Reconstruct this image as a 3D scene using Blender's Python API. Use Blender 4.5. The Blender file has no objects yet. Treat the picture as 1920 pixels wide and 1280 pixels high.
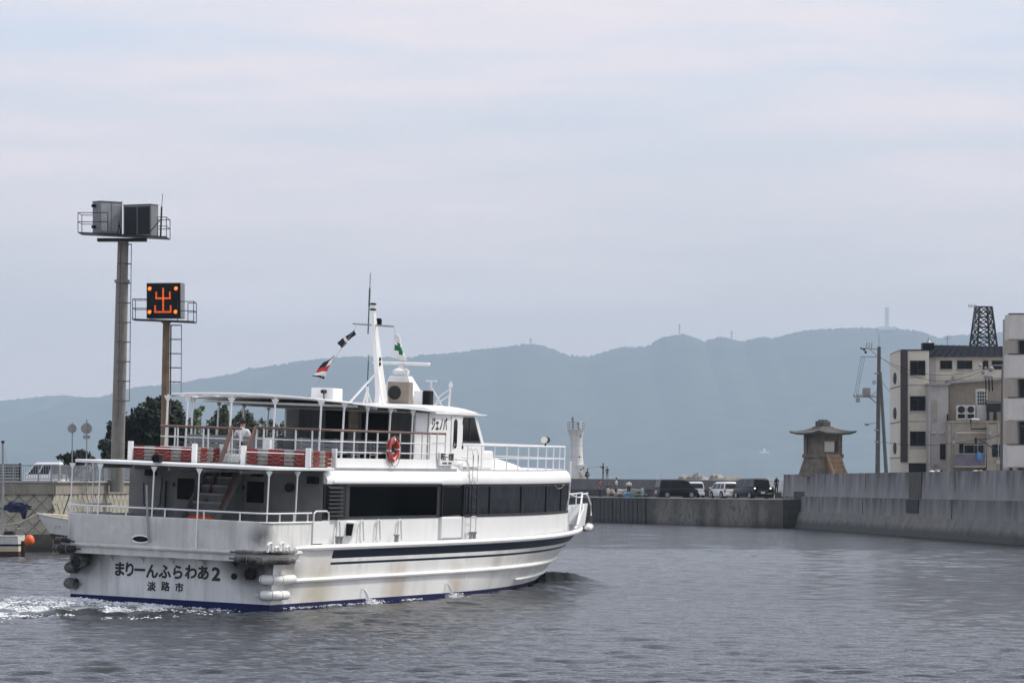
import bpy, bmesh, math, random
import numpy as np
from mathutils import Vector, Matrix, noise
R = math.radians
random.seed(7); rng = np.random.default_rng(5)
SC = bpy.context.scene
COL = SC.collection

# ------------------------------------------------------------------ camera
F, HZ, CX, CAMH = 7000.0, 908.0, 960.0, 3.46      # focal length and horizon in photo pixels, eye height in metres
cd = bpy.data.cameras.new('camera'); cam = bpy.data.objects.new('camera', cd); COL.objects.link(cam)
cd.sensor_width = 36.0; cd.lens = 36.0 * F / 1920.0
cd.shift_y = (HZ - 640.0) / 1920.0
cd.clip_start = 0.5; cd.clip_end = 40000.0
cam.location = (0, 0, CAMH); cam.rotation_euler = (R(90), 0, 0)
SC.camera = cam

# ------------------------------------------------------------------ sky and sun
SUN_AZ, SUN_EL = R(72), R(52)                      # clockwise from +Y: to the right, a little ahead
world = bpy.data.worlds.new('World'); SC.world = world; world.use_nodes = True
nt = world.node_tree; nt.nodes.clear()
N = nt.nodes.new; L = nt.links.new
out = N('ShaderNodeOutputWorld'); bg = N('ShaderNodeBackground')
sky = N('ShaderNodeTexSky'); sky.sky_type = 'NISHITA'; sky.sun_disc = False
sky.sun_elevation = SUN_EL; sky.sun_rotation = SUN_AZ; sky.air_density = 1.2; sky.dust_density = 3.0; sky.ozone_density = 1.5
tc = N('ShaderNodeTexCoord')
# thin high veil over the blue: streaky noise in sky directions
mp = N('ShaderNodeMapping'); mp.inputs['Scale'].default_value = (3.2, 3.2, 26.0); mp.inputs['Rotation'].default_value = (0.0, 0.09, 0.0)
nz = N('ShaderNodeTexNoise'); nz.inputs['Scale'].default_value = 2.1; nz.inputs['Detail'].default_value = 6; nz.inputs['Roughness'].default_value = 0.55
rp = N('ShaderNodeValToRGB'); rp.color_ramp.elements[0].position = 0.44; rp.color_ramp.elements[1].position = 0.66
rp.color_ramp.elements[0].color = (0, 0, 0, 1); rp.color_ramp.elements[1].color = (1, 1, 1, 1)
veil = N('ShaderNodeMix'); veil.data_type = 'RGBA'
veil.inputs['B'].default_value = (8.5, 7.5, 7.7, 1)
sz = N('ShaderNodeSeparateXYZ'); L(tc.outputs['Generated'], sz.inputs[0])
el = N('ShaderNodeMapRange'); el.inputs[1].default_value = 0.02; el.inputs[2].default_value = 0.14; L(sz.outputs['Z'], el.inputs[0])
low = N('ShaderNodeMix'); low.data_type = 'RGBA'; low.inputs['A'].default_value = (7.7, 6.5, 6.2, 1); low.inputs['B'].default_value = (6.1, 6.75, 8.1, 1)
L(el.outputs[0], low.inputs['Factor']); L(low.outputs['Result'], veil.inputs['A'])
mx = N('ShaderNodeMix'); mx.data_type = 'RGBA'; mx.inputs['Factor'].default_value = 0.80
L(tc.outputs['Generated'], mp.inputs['Vector']); L(mp.outputs['Vector'], nz.inputs['Vector'])
L(nz.outputs['Fac'], rp.inputs['Fac']); L(rp.outputs['Color'], veil.inputs['Factor'])
L(sky.outputs['Color'], mx.inputs['A']); L(veil.outputs['Result'], mx.inputs['B'])
L(mx.outputs['Result'], bg.inputs['Color']); bg.inputs['Strength'].default_value = 0.138
L(bg.outputs['Background'], out.inputs['Surface'])
sd = bpy.data.lights.new('sun', 'SUN'); sun = bpy.data.objects.new('sun', sd); COL.objects.link(sun)
sd.energy = 3.4; sd.angle = R(8); sd.color = (1.0, 0.94, 0.86)
sv = Vector((math.sin(SUN_AZ) * math.cos(SUN_EL), math.cos(SUN_AZ) * math.cos(SUN_EL), math.sin(SUN_EL)))
sun.rotation_euler = sv.to_track_quat('Z', 'Y').to_euler(); sun.location = (80, 40, 90)
SC.view_settings.view_transform = 'Standard'; SC.view_settings.look = 'None'
SC.view_settings.exposure = 0.0; SC.view_settings.gamma = 1.0; SC.view_settings.use_curve_mapping = False
SC.cycles.use_denoising = True
SC.cycles.max_bounces = 6; SC.cycles.volume_bounces = 0; SC.cycles.transparent_max_bounces = 12
SC.cycles.use_adaptive_sampling = True

# ------------------------------------------------------------------ helpers
def at(px, py, Y):                                  # photo pixel at a distance -> place in metres
    return Vector(((px - CX) / F * Y, Y, CAMH - (py - HZ) / F * Y))

class MB:
    def __init__(s): s.v, s.f, s.m = [], [], []
    def add(s, vs, fs, mi=0):
        o = len(s.v); s.v += [tuple(p) for p in vs]
        s.f += [tuple(i + o for i in f) for f in fs]; s.m += [mi] * len(fs); return s
    def box(s, x0, x1, y0, y1, z0, z1, mi=0):
        return s.add([(x0,y0,z0),(x1,y0,z0),(x1,y1,z0),(x0,y1,z0),(x0,y0,z1),(x1,y0,z1),(x1,y1,z1),(x0,y1,z1)],
                     [(0,3,2,1),(4,5,6,7),(0,1,5,4),(1,2,6,5),(2,3,7,6),(3,0,4,7)], mi)
    def hexa(s, pts, mi=0):                          # 8 corners, bottom ring then top ring
        return s.add(pts, [(0,3,2,1),(4,5,6,7),(0,1,5,4),(1,2,6,5),(2,3,7,6),(3,0,4,7)], mi)
    def beam(s, a, b, w, h=None, mi=0):
        h = h or w; a, b = Vector(a), Vector(b); d = (b - a).normalized()
        u = d.cross(Vector((0,0,1)));
        if u.length < 1e-3: u = Vector((1,0,0))
        u.normalize(); k = u.cross(d).normalized(); u *= w/2; k *= h/2
        return s.hexa([a-u-k, b-u-k, b+u-k, a+u-k, a-u+k, b-u+k, b+u+k, a+u+k], mi)
    def tube(s, pts, r, n=8, closed=False, mi=0, cap=True):
        pts = [Vector(p) for p in pts]; m = len(pts)
        rr = r if isinstance(r, (list, tuple)) else [r] * m
        rings = []
        for i, p in enumerate(pts):
            if closed: d = pts[(i+1) % m] - pts[i-1]
            else: d = pts[min(i+1, m-1)] - pts[max(i-1, 0)]
            d.normalize(); u = d.cross(Vector((0,0,1)))
            if u.length < 1e-3: u = d.cross(Vector((0,1,0)))
            u.normalize(); k = d.cross(u)
            rings.append([p + (u*math.cos(a) + k*math.sin(a)) * rr[i] for a in [2*math.pi*j/n for j in range(n)]])
        return s.loft(rings, wrap=closed, cap=cap and not closed, mi=mi)
    def loft(s, rings, wrap=False, cap=True, mi=0, closed=True):
        n = len(rings[0]); o = len(s.v); fs = []
        for i in range(len(rings) - (0 if wrap else 1)):
            a, b = i * n, ((i + 1) % len(rings)) * n
            for j in range(n if closed else n - 1):
                k = (j + 1) % n; fs.append((a+j, a+k, b+k, b+j))
        if cap: fs += [tuple(range(n))[::-1], tuple(range((len(rings)-1)*n, len(rings)*n))]
        return s.add([p for r in rings for p in r], fs, mi)
    def lathe(s, prof, n=20, c=(0,0,0), mi=0):
        return s.loft([[(c[0]+r*math.cos(2*math.pi*j/n), c[1]+r*math.sin(2*math.pi*j/n), c[2]+z) for j in range(n)] for r, z in prof], mi=mi)
    def prism(s, poly, ax, a, b, mi=0):              # 2-D outline swept along an axis
        def P(p, t):
            return {0: (t, p[0], p[1]), 1: (p[0], t, p[1]), 2: (p[0], p[1], t)}[ax]
        return s.loft([[P(p, a) for p in poly], [P(p, b) for p in poly]], mi=mi)
    def ball(s, c, r, n=12, m=8, mi=0):
        if not isinstance(r, (tuple, list)): r = (r, r, r)
        rings = []
        for i in range(m + 1):
            t = math.pi * (0.02 + 0.96 * i / m)
            rings.append([(c[0]+r[0]*math.sin(t)*math.cos(2*math.pi*j/n), c[1]+r[1]*math.sin(t)*math.sin(2*math.pi*j/n), c[2]-r[2]*math.cos(t)) for j in range(n)])
        return s.loft(rings, mi=mi)
    def xf(s, M): s.v = [tuple(M @ Vector(p)) for p in s.v]; return s
    def build(s, name, mats, parent=None, smooth=True, bevel=0.0, ang=32, label=None, cat=None, group=None, kind=None):
        me = bpy.data.meshes.new(name); me.from_pydata(s.v, [], s.f)
        if not isinstance(mats, (list, tuple)): mats = [mats]
        for m in mats: me.materials.append(m)
        if len(mats) > 1: me.polygons.foreach_set('material_index', s.m)
        bm = bmesh.new(); bm.from_mesh(me); bmesh.ops.recalc_face_normals(bm, faces=bm.faces); bm.to_mesh(me); bm.free()
        if smooth:
            me.polygons.foreach_set('use_smooth', [True] * len(me.polygons)); me.set_sharp_from_angle(angle=R(ang))
        ob = bpy.data.objects.new(name, me); COL.objects.link(ob)
        if parent: ob.parent = parent
        if bevel:
            b = ob.modifiers.new('bevel', 'BEVEL'); b.width = bevel; b.segments = 2; b.limit_method = 'ANGLE'
        return tag(ob, label, cat, group, kind)

def tag(o, label=None, cat=None, group=None, kind=None):
    for k, v in (('label', label), ('category', cat), ('group', group), ('kind', kind)):
        if v: o[k] = v
    return o
def empty(name, loc=(0,0,0), rz=0.0, label=None, cat=None, group=None):
    o = bpy.data.objects.new(name, None); COL.objects.link(o); o.location = loc; o.rotation_euler = (0, 0, rz)
    o.empty_display_size = 0.2
    return tag(o, label, cat, group)
def dup(o, parent=None, loc=None, rot=None, label=None):
    c = o.copy(); COL.objects.link(c)
    if parent is not None: c.parent = parent
    if loc is not None: c.location = loc
    if rot is not None: c.rotation_euler = rot
    if label: c['label'] = label
    for ch in list(o.children): dup(ch, c)
    return c

# ------------------------------------------------------------------ materials
def mat(name, col, rough=0.5, metal=0.0, var=0.12, scale=2.0, streak=0.0, grime=(0.05,0.045,0.04), bump=0.0, bscale=20.0,
        sscale=(6, 6, 0.35), emit=None, zfade=None, spots=None, spec=0.5, zdark=None, coat=0.0, smin=0.48, smax=0.72):
    m = bpy.data.materials.new(name); m.use_nodes = True
    t = m.node_tree; b = t.nodes['Principled BSDF']; n = t.nodes.new; l = t.links.new
    b.inputs['Roughness'].default_value = rough; b.inputs['Metallic'].default_value = metal
    b.inputs['Specular IOR Level'].default_value = spec
    if coat: b.inputs['Coat Weight'].default_value = coat; b.inputs['Coat Roughness'].default_value = 0.05
    c = n('ShaderNodeTexCoord'); cur = None
    nz = n('ShaderNodeTexNoise'); nz.inputs['Scale'].default_value = scale; nz.inputs['Detail'].default_value = 5
    l(c.outputs['Object'], nz.inputs['Vector'])
    mr = n('ShaderNodeMapRange'); mr.inputs[1].default_value = 0.3; mr.inputs[2].default_value = 0.7
    mr.inputs[3].default_value = 1 - var; mr.inputs[4].default_value = 1 + var * 0.6
    l(nz.outputs['Fac'], mr.inputs[0])
    vm = n('ShaderNodeVectorMath'); vm.operation = 'SCALE'; vm.inputs[0].default_value = col
    l(mr.outputs[0], vm.inputs['Scale']); cur = vm.outputs[0]
    def blend(cur, facsock, colr):
        mx = n('ShaderNodeMix'); mx.data_type = 'RGBA'; l(facsock, mx.inputs['Factor']); l(cur, mx.inputs['A'])
        mx.inputs['B'].default_value = (*colr, 1); return mx.outputs['Result']
    if streak:
        mp = n('ShaderNodeMapping'); mp.inputs['Scale'].default_value = sscale; l(c.outputs['Object'], mp.inputs['Vector'])
        n2 = n('ShaderNodeTexNoise'); n2.inputs['Scale'].default_value = 1.0; n2.inputs['Detail'].default_value = 6; n2.inputs['Roughness'].default_value = 0.65
        l(mp.outputs[0], n2.inputs['Vector'])
        m2 = n('ShaderNodeMapRange'); m2.inputs[1].default_value = smin; m2.inputs[2].default_value = smax; m2.inputs[4].default_value = streak
        l(n2.outputs['Fac'], m2.inputs[0]); fac = m2.outputs[0]
        if zfade:                                   # runs that start at the top edge and thin out downwards
            sp0 = n('ShaderNodeSeparateXYZ'); l(c.outputs['Object'], sp0.inputs[0])
            zr = n('ShaderNodeMapRange'); zr.inputs[1].default_value = zfade[0]; zr.inputs[2].default_value = zfade[1]; zr.inputs[3].default_value = 0.22; zr.inputs[4].default_value = 1.0
            l(sp0.outputs['Z'], zr.inputs[0]); mm_ = n('ShaderNodeMath'); mm_.operation = 'MULTIPLY'; l(fac, mm_.inputs[0]); l(zr.outputs[0], mm_.inputs[1]); fac = mm_.outputs[0]
        cur = blend(cur, fac, grime)
    if zdark:                                       # tide line / weed band: wear with its own shape, (z0, z1, colour, amount)
        z0, z1, zc, am = zdark
        sp = n('ShaderNodeSeparateXYZ'); l(c.outputs['Object'], sp.inputs[0])
        n3 = n('ShaderNodeTexNoise'); n3.inputs['Scale'].default_value = 0.9; n3.inputs['Detail'].default_value = 5; l(c.outputs['Object'], n3.inputs['Vector'])
        ad = n('ShaderNodeMath'); ad.operation = 'MULTIPLY_ADD'; ad.inputs[1].default_value = (z1 - z0) * 2.2; l(n3.outputs['Fac'], ad.inputs[0])
        su = n('ShaderNodeMath'); su.operation = 'SUBTRACT'; l(sp.outputs['Z'], su.inputs[0]); su.inputs[1].default_value = -(z1 - z0) * 1.1
        l(su.outputs[0], ad.inputs[2])
        m3 = n('ShaderNodeMapRange'); m3.inputs[1].default_value = z1 + (z1-z0)*2.2; m3.inputs[2].default_value = z0 + (z1-z0)*2.0
        m3.inputs[4].default_value = am; l(ad.outputs[0], m3.inputs[0]); cur = blend(cur, m3.outputs[0], zc)
    for (sx, sy, sz, rad, sc_, am) in (spots or []): # soot, rust or painted-shade patches at a place on the thing
        d = n('ShaderNodeVectorMath'); d.operation = 'DISTANCE'; d.inputs[1].default_value = (sx, sy, sz); l(c.outputs['Object'], d.inputs[0])
        m4 = n('ShaderNodeMapRange'); m4.inputs[1].default_value = rad; m4.inputs[2].default_value = rad * 0.2; m4.inputs[4].default_value = am
        l(d.outputs['Value'], m4.inputs[0])
        mu = n('ShaderNodeMath'); mu.operation = 'MULTIPLY'; l(m4.outputs[0], mu.inputs[0])
        m5 = n('ShaderNodeMapRange'); m5.inputs[1].default_value = 0.22; m5.inputs[2].default_value = 0.5; l(nz.outputs['Fac'], m5.inputs[0])
        l(m5.outputs[0], mu.inputs[1]); cur = blend(cur, mu.outputs[0], sc_)
    l(cur, b.inputs['Base Color'])
    if bump:
        nb = n('ShaderNodeTexNoise'); nb.inputs['Scale'].default_value = bscale; nb.inputs['Detail'].default_value = 6; l(c.outputs['Object'], nb.inputs['Vector'])
        bp = n('ShaderNodeBump'); bp.inputs['Strength'].default_value = bump; bp.inputs['Distance'].default_value = 0.05
        l(nb.outputs['Fac'], bp.inputs['Height']); l(bp.outputs['Normal'], b.inputs['Normal'])
    if emit: b.inputs['Emission Color'].default_value = (*emit[0], 1); b.inputs['Emission Strength'].default_value = emit[1]
    return m

RUST = (0.10, 0.045, 0.02)
m_white = mat('white_paint', (0.80, 0.80, 0.78), 0.38, var=0.05, streak=0.22, grime=(0.33,0.28,0.2), scale=1.2, smin=0.55, smax=0.85)
m_hull = mat('hull_paint', (0.78, 0.78, 0.75), 0.35, var=0.07, streak=0.38, grime=(0.30,0.25,0.16), scale=0.7, sscale=(1.8, 1.8, 0.5), smin=0.5, smax=0.8,
             spots=[(20.5,-2.6,0.6,1.3,(0.36,0.26,0.14),0.45),(16.5,-3.0,1.2,0.7,(0.34,0.22,0.12),0.4),(1.2,-3.15,1.1,1.0,(0.12,0.11,0.1),0.6),(8.5,-3.1,0.5,1.2,(0.35,0.22,0.1),0.5),(3.0,-3.1,0.5,1.6,(0.36,0.3,0.16),0.6),(13.0,-3.1,0.45,0.9,(0.33,0.2,0.09),0.5)])
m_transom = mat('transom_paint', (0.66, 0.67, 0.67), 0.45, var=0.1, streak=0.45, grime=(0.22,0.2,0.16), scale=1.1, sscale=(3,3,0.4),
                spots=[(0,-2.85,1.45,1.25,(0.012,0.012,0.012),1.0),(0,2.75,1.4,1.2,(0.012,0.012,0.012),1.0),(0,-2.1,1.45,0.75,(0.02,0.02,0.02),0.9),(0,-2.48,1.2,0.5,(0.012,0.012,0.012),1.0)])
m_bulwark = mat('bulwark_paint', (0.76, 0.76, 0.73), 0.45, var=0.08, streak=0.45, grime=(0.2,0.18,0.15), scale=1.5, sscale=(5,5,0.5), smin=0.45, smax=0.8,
                spots=[(-0.5,-2.0,2.0,1.7,(0.22,0.21,0.195),0.36),(-0.5,-0.5,2.0,1.9,(0.22,0.21,0.195),0.36),(-0.5,1.0,2.0,1.9,(0.22,0.21,0.195),0.36),(-0.5,2.5,2.0,1.9,(0.2,0.19,0.18),0.42),(-0.45,-3.05,2.1,0.55,(0.05,0.045,0.04),0.8),(-0.45,3.2,2.0,0.5,(0.06,0.055,0.05),0.6)])  # wide grey spots paint the stern's shade along with its soot film
m_inner = mat('cabin_paint_with_shade', (0.215, 0.212, 0.205), 0.6, var=0.15, streak=0.4, grime=(0.07,0.066,0.06), spec=0.3)  # darkened paint: the shade under the canopies is put into this colour
m_blue = mat('boot_top_blue', (0.005, 0.010, 0.075), 0.5, var=0.2, spec=0.2)
m_navy = mat('navy_stripe', (0.005, 0.012, 0.030), 0.4, var=0.2, spec=0.15)
m_black = mat('black_paint', (0.005, 0.005, 0.006), 0.5, var=0.2, spec=0.15)
m_ink = mat('black_lettering', (0.01, 0.01, 0.012), 0.5, var=0.1)
m_dkgrey = mat('dark_grey_metal', (0.015, 0.016, 0.017), 0.5, spec=0.25, var=0.2)
m_frame = mat('window_frame_grey', (0.035, 0.037, 0.038), 0.5, spec=0.25, var=0.1)
m_steel = mat('worn_steel', (0.32, 0.32, 0.31), 0.45, 0.3, var=0.2, streak=0.3, grime=RUST)
m_rail = mat('white_rail_paint', (0.78, 0.78, 0.77), 0.4, var=0.06)
m_handrail = mat('brown_handrail', (0.16, 0.085, 0.07), 0.5, var=0.2)
m_deck = mat('deck_paint', (0.30, 0.33, 0.34), 0.7, var=0.15)
m_red = mat('red_float_cloth', (0.20, 0.013, 0.010), 0.6, var=0.25, scale=6)
m_fgrey = mat('grey_float_cloth', (0.25, 0.235, 0.215), 0.7, var=0.25, scale=6, streak=0.3)
m_rope = mat('pale_rope', (0.32, 0.26, 0.22), 0.9, var=0.3)
m_orange = mat('orange_plastic', (0.75, 0.12, 0.015), 0.5, var=0.2, scale=5)
m_ringred = mat('life_ring_red', (0.48, 0.03, 0.015), 0.5, var=0.15)
m_fender = mat('white_fender_rubber', (0.78, 0.78, 0.75), 0.45, var=0.08, streak=0.15, grime=(0.12,0.1,0.09))
m_dfender = mat('sooty_fender_rubber', (0.22, 0.21, 0.20), 0.55, var=0.6, scale=3, streak=0.95, grime=(0.012,0.012,0.012), sscale=(2.5,2.5,2.5), smin=0.35, smax=0.6, spec=0.25)
m_bfender = mat('black_fender_rubber', (0.022, 0.021, 0.020), 0.6, var=0.5, scale=4, spec=0.2)
m_beige = mat('aircon_beige', (0.25, 0.21, 0.17), 0.5, var=0.1)
m_green = mat('flag_green', (0.0, 0.13, 0.05), 0.8, var=0.1)
m_flagw = mat('flag_white', (0.72, 0.70, 0.68), 0.9, var=0.12, scale=8)
m_flagr = mat('flag_red', (0.45, 0.02, 0.03), 0.9, var=0.1)
m_flagn = mat('flag_navy', (0.012, 0.012, 0.035), 0.9, var=0.2)
m_bench = mat('bench_plastic_grey', (0.20, 0.205, 0.21), 0.6, var=0.15)
m_curtain = mat('window_curtain', (0.50, 0.38, 0.27), 0.9, var=0.25, scale=3)
m_dark_in = mat('dark_interior', (0.012, 0.012, 0.012), 0.9, var=0.1)
m_lens = mat('lamp_glass', (0.75, 0.75, 0.68), 0.15, var=0.05)
m_antgreen = mat('antenna_green', (0.02, 0.09, 0.075), 0.5)

def glass(name, tint, gloss=0.12, rough=0.04):
    m = bpy.data.materials.new(name); m.use_nodes = True; t = m.node_tree; t.nodes.clear(); n = t.nodes.new; l = t.links.new
    o = n('ShaderNodeOutputMaterial'); tr = n('ShaderNodeBsdfTransparent'); tr.inputs['Color'].default_value = (*tint, 1)
    g = n('ShaderNodeBsdfGlossy'); g.inputs['Roughness'].default_value = rough; g.inputs['Color'].default_value = (0.45, 0.47, 0.5, 1)
    fr = n('ShaderNodeFresnel'); fr.inputs['IOR'].default_value = 1.22
    mx = n('ShaderNodeMixShader'); l(fr.outputs[0], mx.inputs[0]); l(tr.outputs[0], mx.inputs[1]); l(g.outputs[0], mx.inputs[2])
    l(mx.outputs[0], o.inputs['Surface']); return m
m_glass = glass('tinted_glass', (0.30, 0.29, 0.28))
m_cabglass = glass('clear_glass', (0.55, 0.58, 0.56))
m_pane = mat('dark_window_glass', (0.006, 0.007, 0.008), 0.08, var=0.2, spec=0.2)

# ================================================================== SETTING
# ---- sea
def make_sea():
    fine = np.arange(-R(13), R(13), 0.0017)
    coarse = np.arange(R(13), R(347), R(5.0))
    ang = np.concatenate([fine, coarse])
    rad = np.concatenate([[0.5, 4, 10, 20], np.geomspace(30, 58, 40)[:-1], np.geomspace(58, 200, 860)[:-1], np.geomspace(200, 420, 240)[:-1], np.geomspace(421, 12000, 44)])
    A, Rr = np.meshgrid(ang, rad)
    X, Y = Rr*np.sin(A), Rr*np.cos(A)
    Z = np.zeros_like(X)
    sp = np.where(Rr < 200, Rr * 0.0015, Rr * 0.0031)
    for i in range(84):
        lam = math.exp(rng.uniform(math.log(0.36), math.log(3.6)))
        th = R(184) + rng.normal(0, 0.40 if lam < 1.6 else 0.6)
        k = 2*math.pi/lam; a = 0.038 / k * min(1.0, (0.9/lam)**0.95) * rng.uniform(0.5, 1.3)
        fade = np.clip((lam/np.maximum(sp, 1e-3) - 2.2)/2.0, 0, 1) * (np.abs(((A + math.pi) % (2*math.pi)) - math.pi) < R(13))
        ph = k*(X*math.sin(th) + Y*math.cos(th)) + rng.uniform(0, 6.28)
        w = np.sin(ph + 0.6*np.sin(ph*0.37 + X*0.11 + i))
        Z += a * w * fade
    # wind patches: ripples come and go
    patch = 0.62 + 0.38*np.sin(X*0.045 + 1.3*np.sin(Y*0.021)) * np.sin(Y*0.033 + 0.8*np.sin(X*0.05))
    Z *= patch
    # the ferry's own waves: a bow hump, side wash and stern wash
    fx, fy = math.sin(R(22)), math.cos(R(22))
    lx = (X + 9.503)*fx + (Y - 103.35)*fy; ly = -(X + 9.503)*fy + (Y - 103.35)*fx
    Z += 0.42*np.exp(-((lx-27.6)/1.5)**2 - ((ly+0.7)/1.5)**2) * (1 + 0.3*np.sin(lx*4.1+ly*3))
    for s in (-1, 1):
        d = s*ly - 0.9 - (27.5 - lx)*0.22
        Z += 0.13*np.exp(-(d/0.9)**2) * np.clip((27.5-lx)/3, 0, 1) * np.exp(-np.clip(27.5-lx, 0, None)/22) * (1+0.4*np.sin(lx*1.9))
        Z -= 0.07*np.exp(-((d-1.6)/0.9)**2) * np.clip((27.5-lx)/3, 0, 1) * np.exp(-np.clip(27.5-lx, 0, None)/22)
    st = np.exp(-((lx+4)/5)**2 - ((ly-1.2)/3.2)**2)
    Z += st*(0.10*np.sin(lx*2.3+1.7*np.sin(ly*1.4)) + 0.09*np.sin(ly*2.9+lx*1.1) + 0.05*np.sin(lx*5.1-ly*4.3))
    nr, na = X.shape
    v = np.stack([X, Y, Z], -1).reshape(-1, 3)
    i, j = np.meshgrid(np.arange(nr-1), np.arange(na), indexing='ij')
    j2 = (j+1) % na
    f = np.stack([i*na+j, (i+1)*na+j, (i+1)*na+j2, i*na+j2], -1).reshape(-1, 4)
    f = f[:, ::-1]
    me = bpy.data.meshes.new('sea'); me.vertices.add(len(v)); me.vertices.foreach_set('co', v.ravel())
    me.loops.add(f.size); me.loops.foreach_set('vertex_index', f.ravel())
    me.polygons.add(len(f)); me.polygons.foreach_set('loop_start', np.arange(0, f.size, 4)); me.update(calc_edges=True)
    me.polygons.foreach_set('use_smooth', [True]*len(f))
    m = bpy.data.materials.new('sea_water'); m.use_nodes = True; t = m.node_tree; b = t.nodes['Principled BSDF']; n = t.nodes.new; l = t.links.new
    b.inputs['Base Color'].default_value = (0.018, 0.023, 0.026, 1); b.inputs['Roughness'].default_value = 0.06; b.inputs['IOR'].default_value = 1.33
    c = n('ShaderNodeTexCoord'); h = None
    for sc_, st_, det in (((2.2, 4.4, 1), 0.030, 5),):
        mp = n('ShaderNodeMapping'); mp.inputs['Scale'].default_value = sc_; mp.inputs['Rotation'].default_value = (0, 0, 0.2)
        nz = n('ShaderNodeTexNoise'); nz.inputs['Scale'].default_value = 1.6; nz.inputs['Detail'].default_value = det; nz.inputs['Roughness'].default_value = 0.6
        l(c.outputs['Object'], mp.inputs[0]); l(mp.outputs[0], nz.inputs['Vector'])
        bp = n('ShaderNodeBump'); bp.inputs['Strength'].default_value = 1.0; bp.inputs['Distance'].default_value = st_
        l(nz.outputs['Fac'], bp.inputs['Height'])
        if h: l(h, bp.inputs['Normal'])
        h = bp.outputs['Normal']
    l(h, b.inputs['Normal'])
    # water churned full of air behind the ferry is paler and duller
    def dot_(vec, org, lo, hi, a0, a1):
        sb_ = n('ShaderNodeVectorMath'); sb_.operation = 'SUBTRACT'; l(c.outputs['Object'], sb_.inputs[0]); sb_.inputs[1].default_value = org
        d_ = n('ShaderNodeVectorMath'); d_.operation = 'DOT_PRODUCT'; l(sb_.outputs[0], d_.inputs[0]); d_.inputs[1].default_value = vec
        r_ = n('ShaderNodeMapRange'); r_.interpolation_type = 'SMOOTHSTEP'; r_.inputs[1].default_value = lo; r_.inputs[2].default_value = hi; r_.inputs[3].default_value = a0; r_.inputs[4].default_value = a1; l(d_.outputs['Value'], r_.inputs[0]); return r_.outputs[0]
    og = (-9.503, 103.35, 0); fwd_ = (fx, fy, 0); prt_ = (-fy, fx, 0)
    msk = None
    for s_ in (dot_(fwd_, og, 0.3, -0.6, 0, 1), dot_(fwd_, og, -11, -5, 0, 1), dot_((-fy*0.8+fx*0.6, fx*0.8+fy*0.6, 0), og, -2.6, -0.6, 0, 1), dot_(prt_, og, 9.5, 5.0, 0, 1)):
        if msk is None: msk = s_
        else: mu_ = n('ShaderNodeMath'); mu_.operation = 'MULTIPLY'; l(msk, mu_.inputs[0]); l(s_, mu_.inputs[1]); msk = mu_.outputs[0]
    nw = n('ShaderNodeTexNoise'); nw.inputs['Scale'].default_value = 1.3; nw.inputs['Detail'].default_value = 6; l(c.outputs['Object'], nw.inputs['Vector'])
    rw_ = n('ShaderNodeMapRange'); rw_.inputs[1].default_value = 0.40; rw_.inputs[2].default_value = 0.68; l(nw.outputs['Fac'], rw_.inputs[0])
    mu_ = n('ShaderNodeMath'); mu_.operation = 'MULTIPLY'; l(msk, mu_.inputs[0]); l(rw_.outputs[0], mu_.inputs[1])
    mc = n('ShaderNodeMix'); mc.data_type = 'RGBA'; mc.inputs['A'].default_value = (0.016, 0.020, 0.022, 1); mc.inputs['B'].default_value = (0.26, 0.29, 0.29, 1); l(mu_.outputs[0], mc.inputs['Factor']); l(mc.outputs['Result'], b.inputs['Base Color'])
    mr_ = n('ShaderNodeMapRange'); mr_.inputs[3].default_value = 0.05; mr_.inputs[4].default_value = 0.5; l(mu_.outputs[0], mr_.inputs[0]); l(mr_.outputs[0], b.inputs['Roughness'])
    # reflections dimmed through the gloss colour, much as a polarising filter would
    di = n('ShaderNodeBsdfDiffuse'); gl_ = n('ShaderNodeBsdfGlossy'); gl_.inputs['Color'].default_value = (0.76, 0.755, 0.755, 1); fz = n('ShaderNodeFresnel'); fz.inputs['IOR'].default_value = 1.33; ms = n('ShaderNodeMixShader')
    l(mc.outputs['Result'], di.inputs['Color']); l(mr_.outputs[0], gl_.inputs['Roughness'])
    for q_ in (gl_, fz): l(h, q_.inputs['Normal'])
    l(fz.outputs[0], ms.inputs[0]); l(di.outputs[0], ms.inputs[1]); l(gl_.outputs[0], ms.inputs[2]); l(ms.outputs[0], t.nodes['Material Output'].inputs['Surface']); t.nodes.remove(b)
    me.materials.append(m)
    ob = bpy.data.objects.new('sea', me); COL.objects.link(ob); ob['kind'] = 'structure'
make_sea()

# ---- hills across the strait
m_hill = mat('wooded_hill', (0.040, 0.055, 0.030), 0.9, var=0.45, scale=0.012)
MAIN = [(-400,800),(0,790),(60,775),(110,760),(150,748),(190,743),(220,735),(250,726),(300,721),(335,718),(374,712),(403,706),(443,699),(455,694),(472,688),(482,690),(503,686),(528,683),
        (560,677),(590,673),(621,671),(660,668),(700,668),(740,670),(773,670),(794,664),(840,663),(900,654),(934,652),(980,645),(1006,645),(1020,648),(1041,656),(1070,667),(1107,667),
        (1139,658),(1166,650),(1187,650),(1213,649),(1227,640),(1245,631),(1280,626),(1298,630),(1320,640),(1330,636),(1352,632),(1378,636),(1391,640),(1400,637),(1431,631),(1450,634),
        (1484,624),(1512,619),(1555,616),(1614,614),(1653,616),(1695,616),(1732,623),(1760,634),(1790,652),(1850,680),(1960,720),(2400,820)]
FARL = [(-400,790),(-150,765),(0,751),(60,745),(100,741),(125,741),(155,744),(215,746),(300,750),(420,760),(700,820)]
FARR = [(1500,760),(1640,690),(1730,645),(1780,629),(1816,627),(1892,621),(1960,627),(2100,660),(2400,720)]
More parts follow.
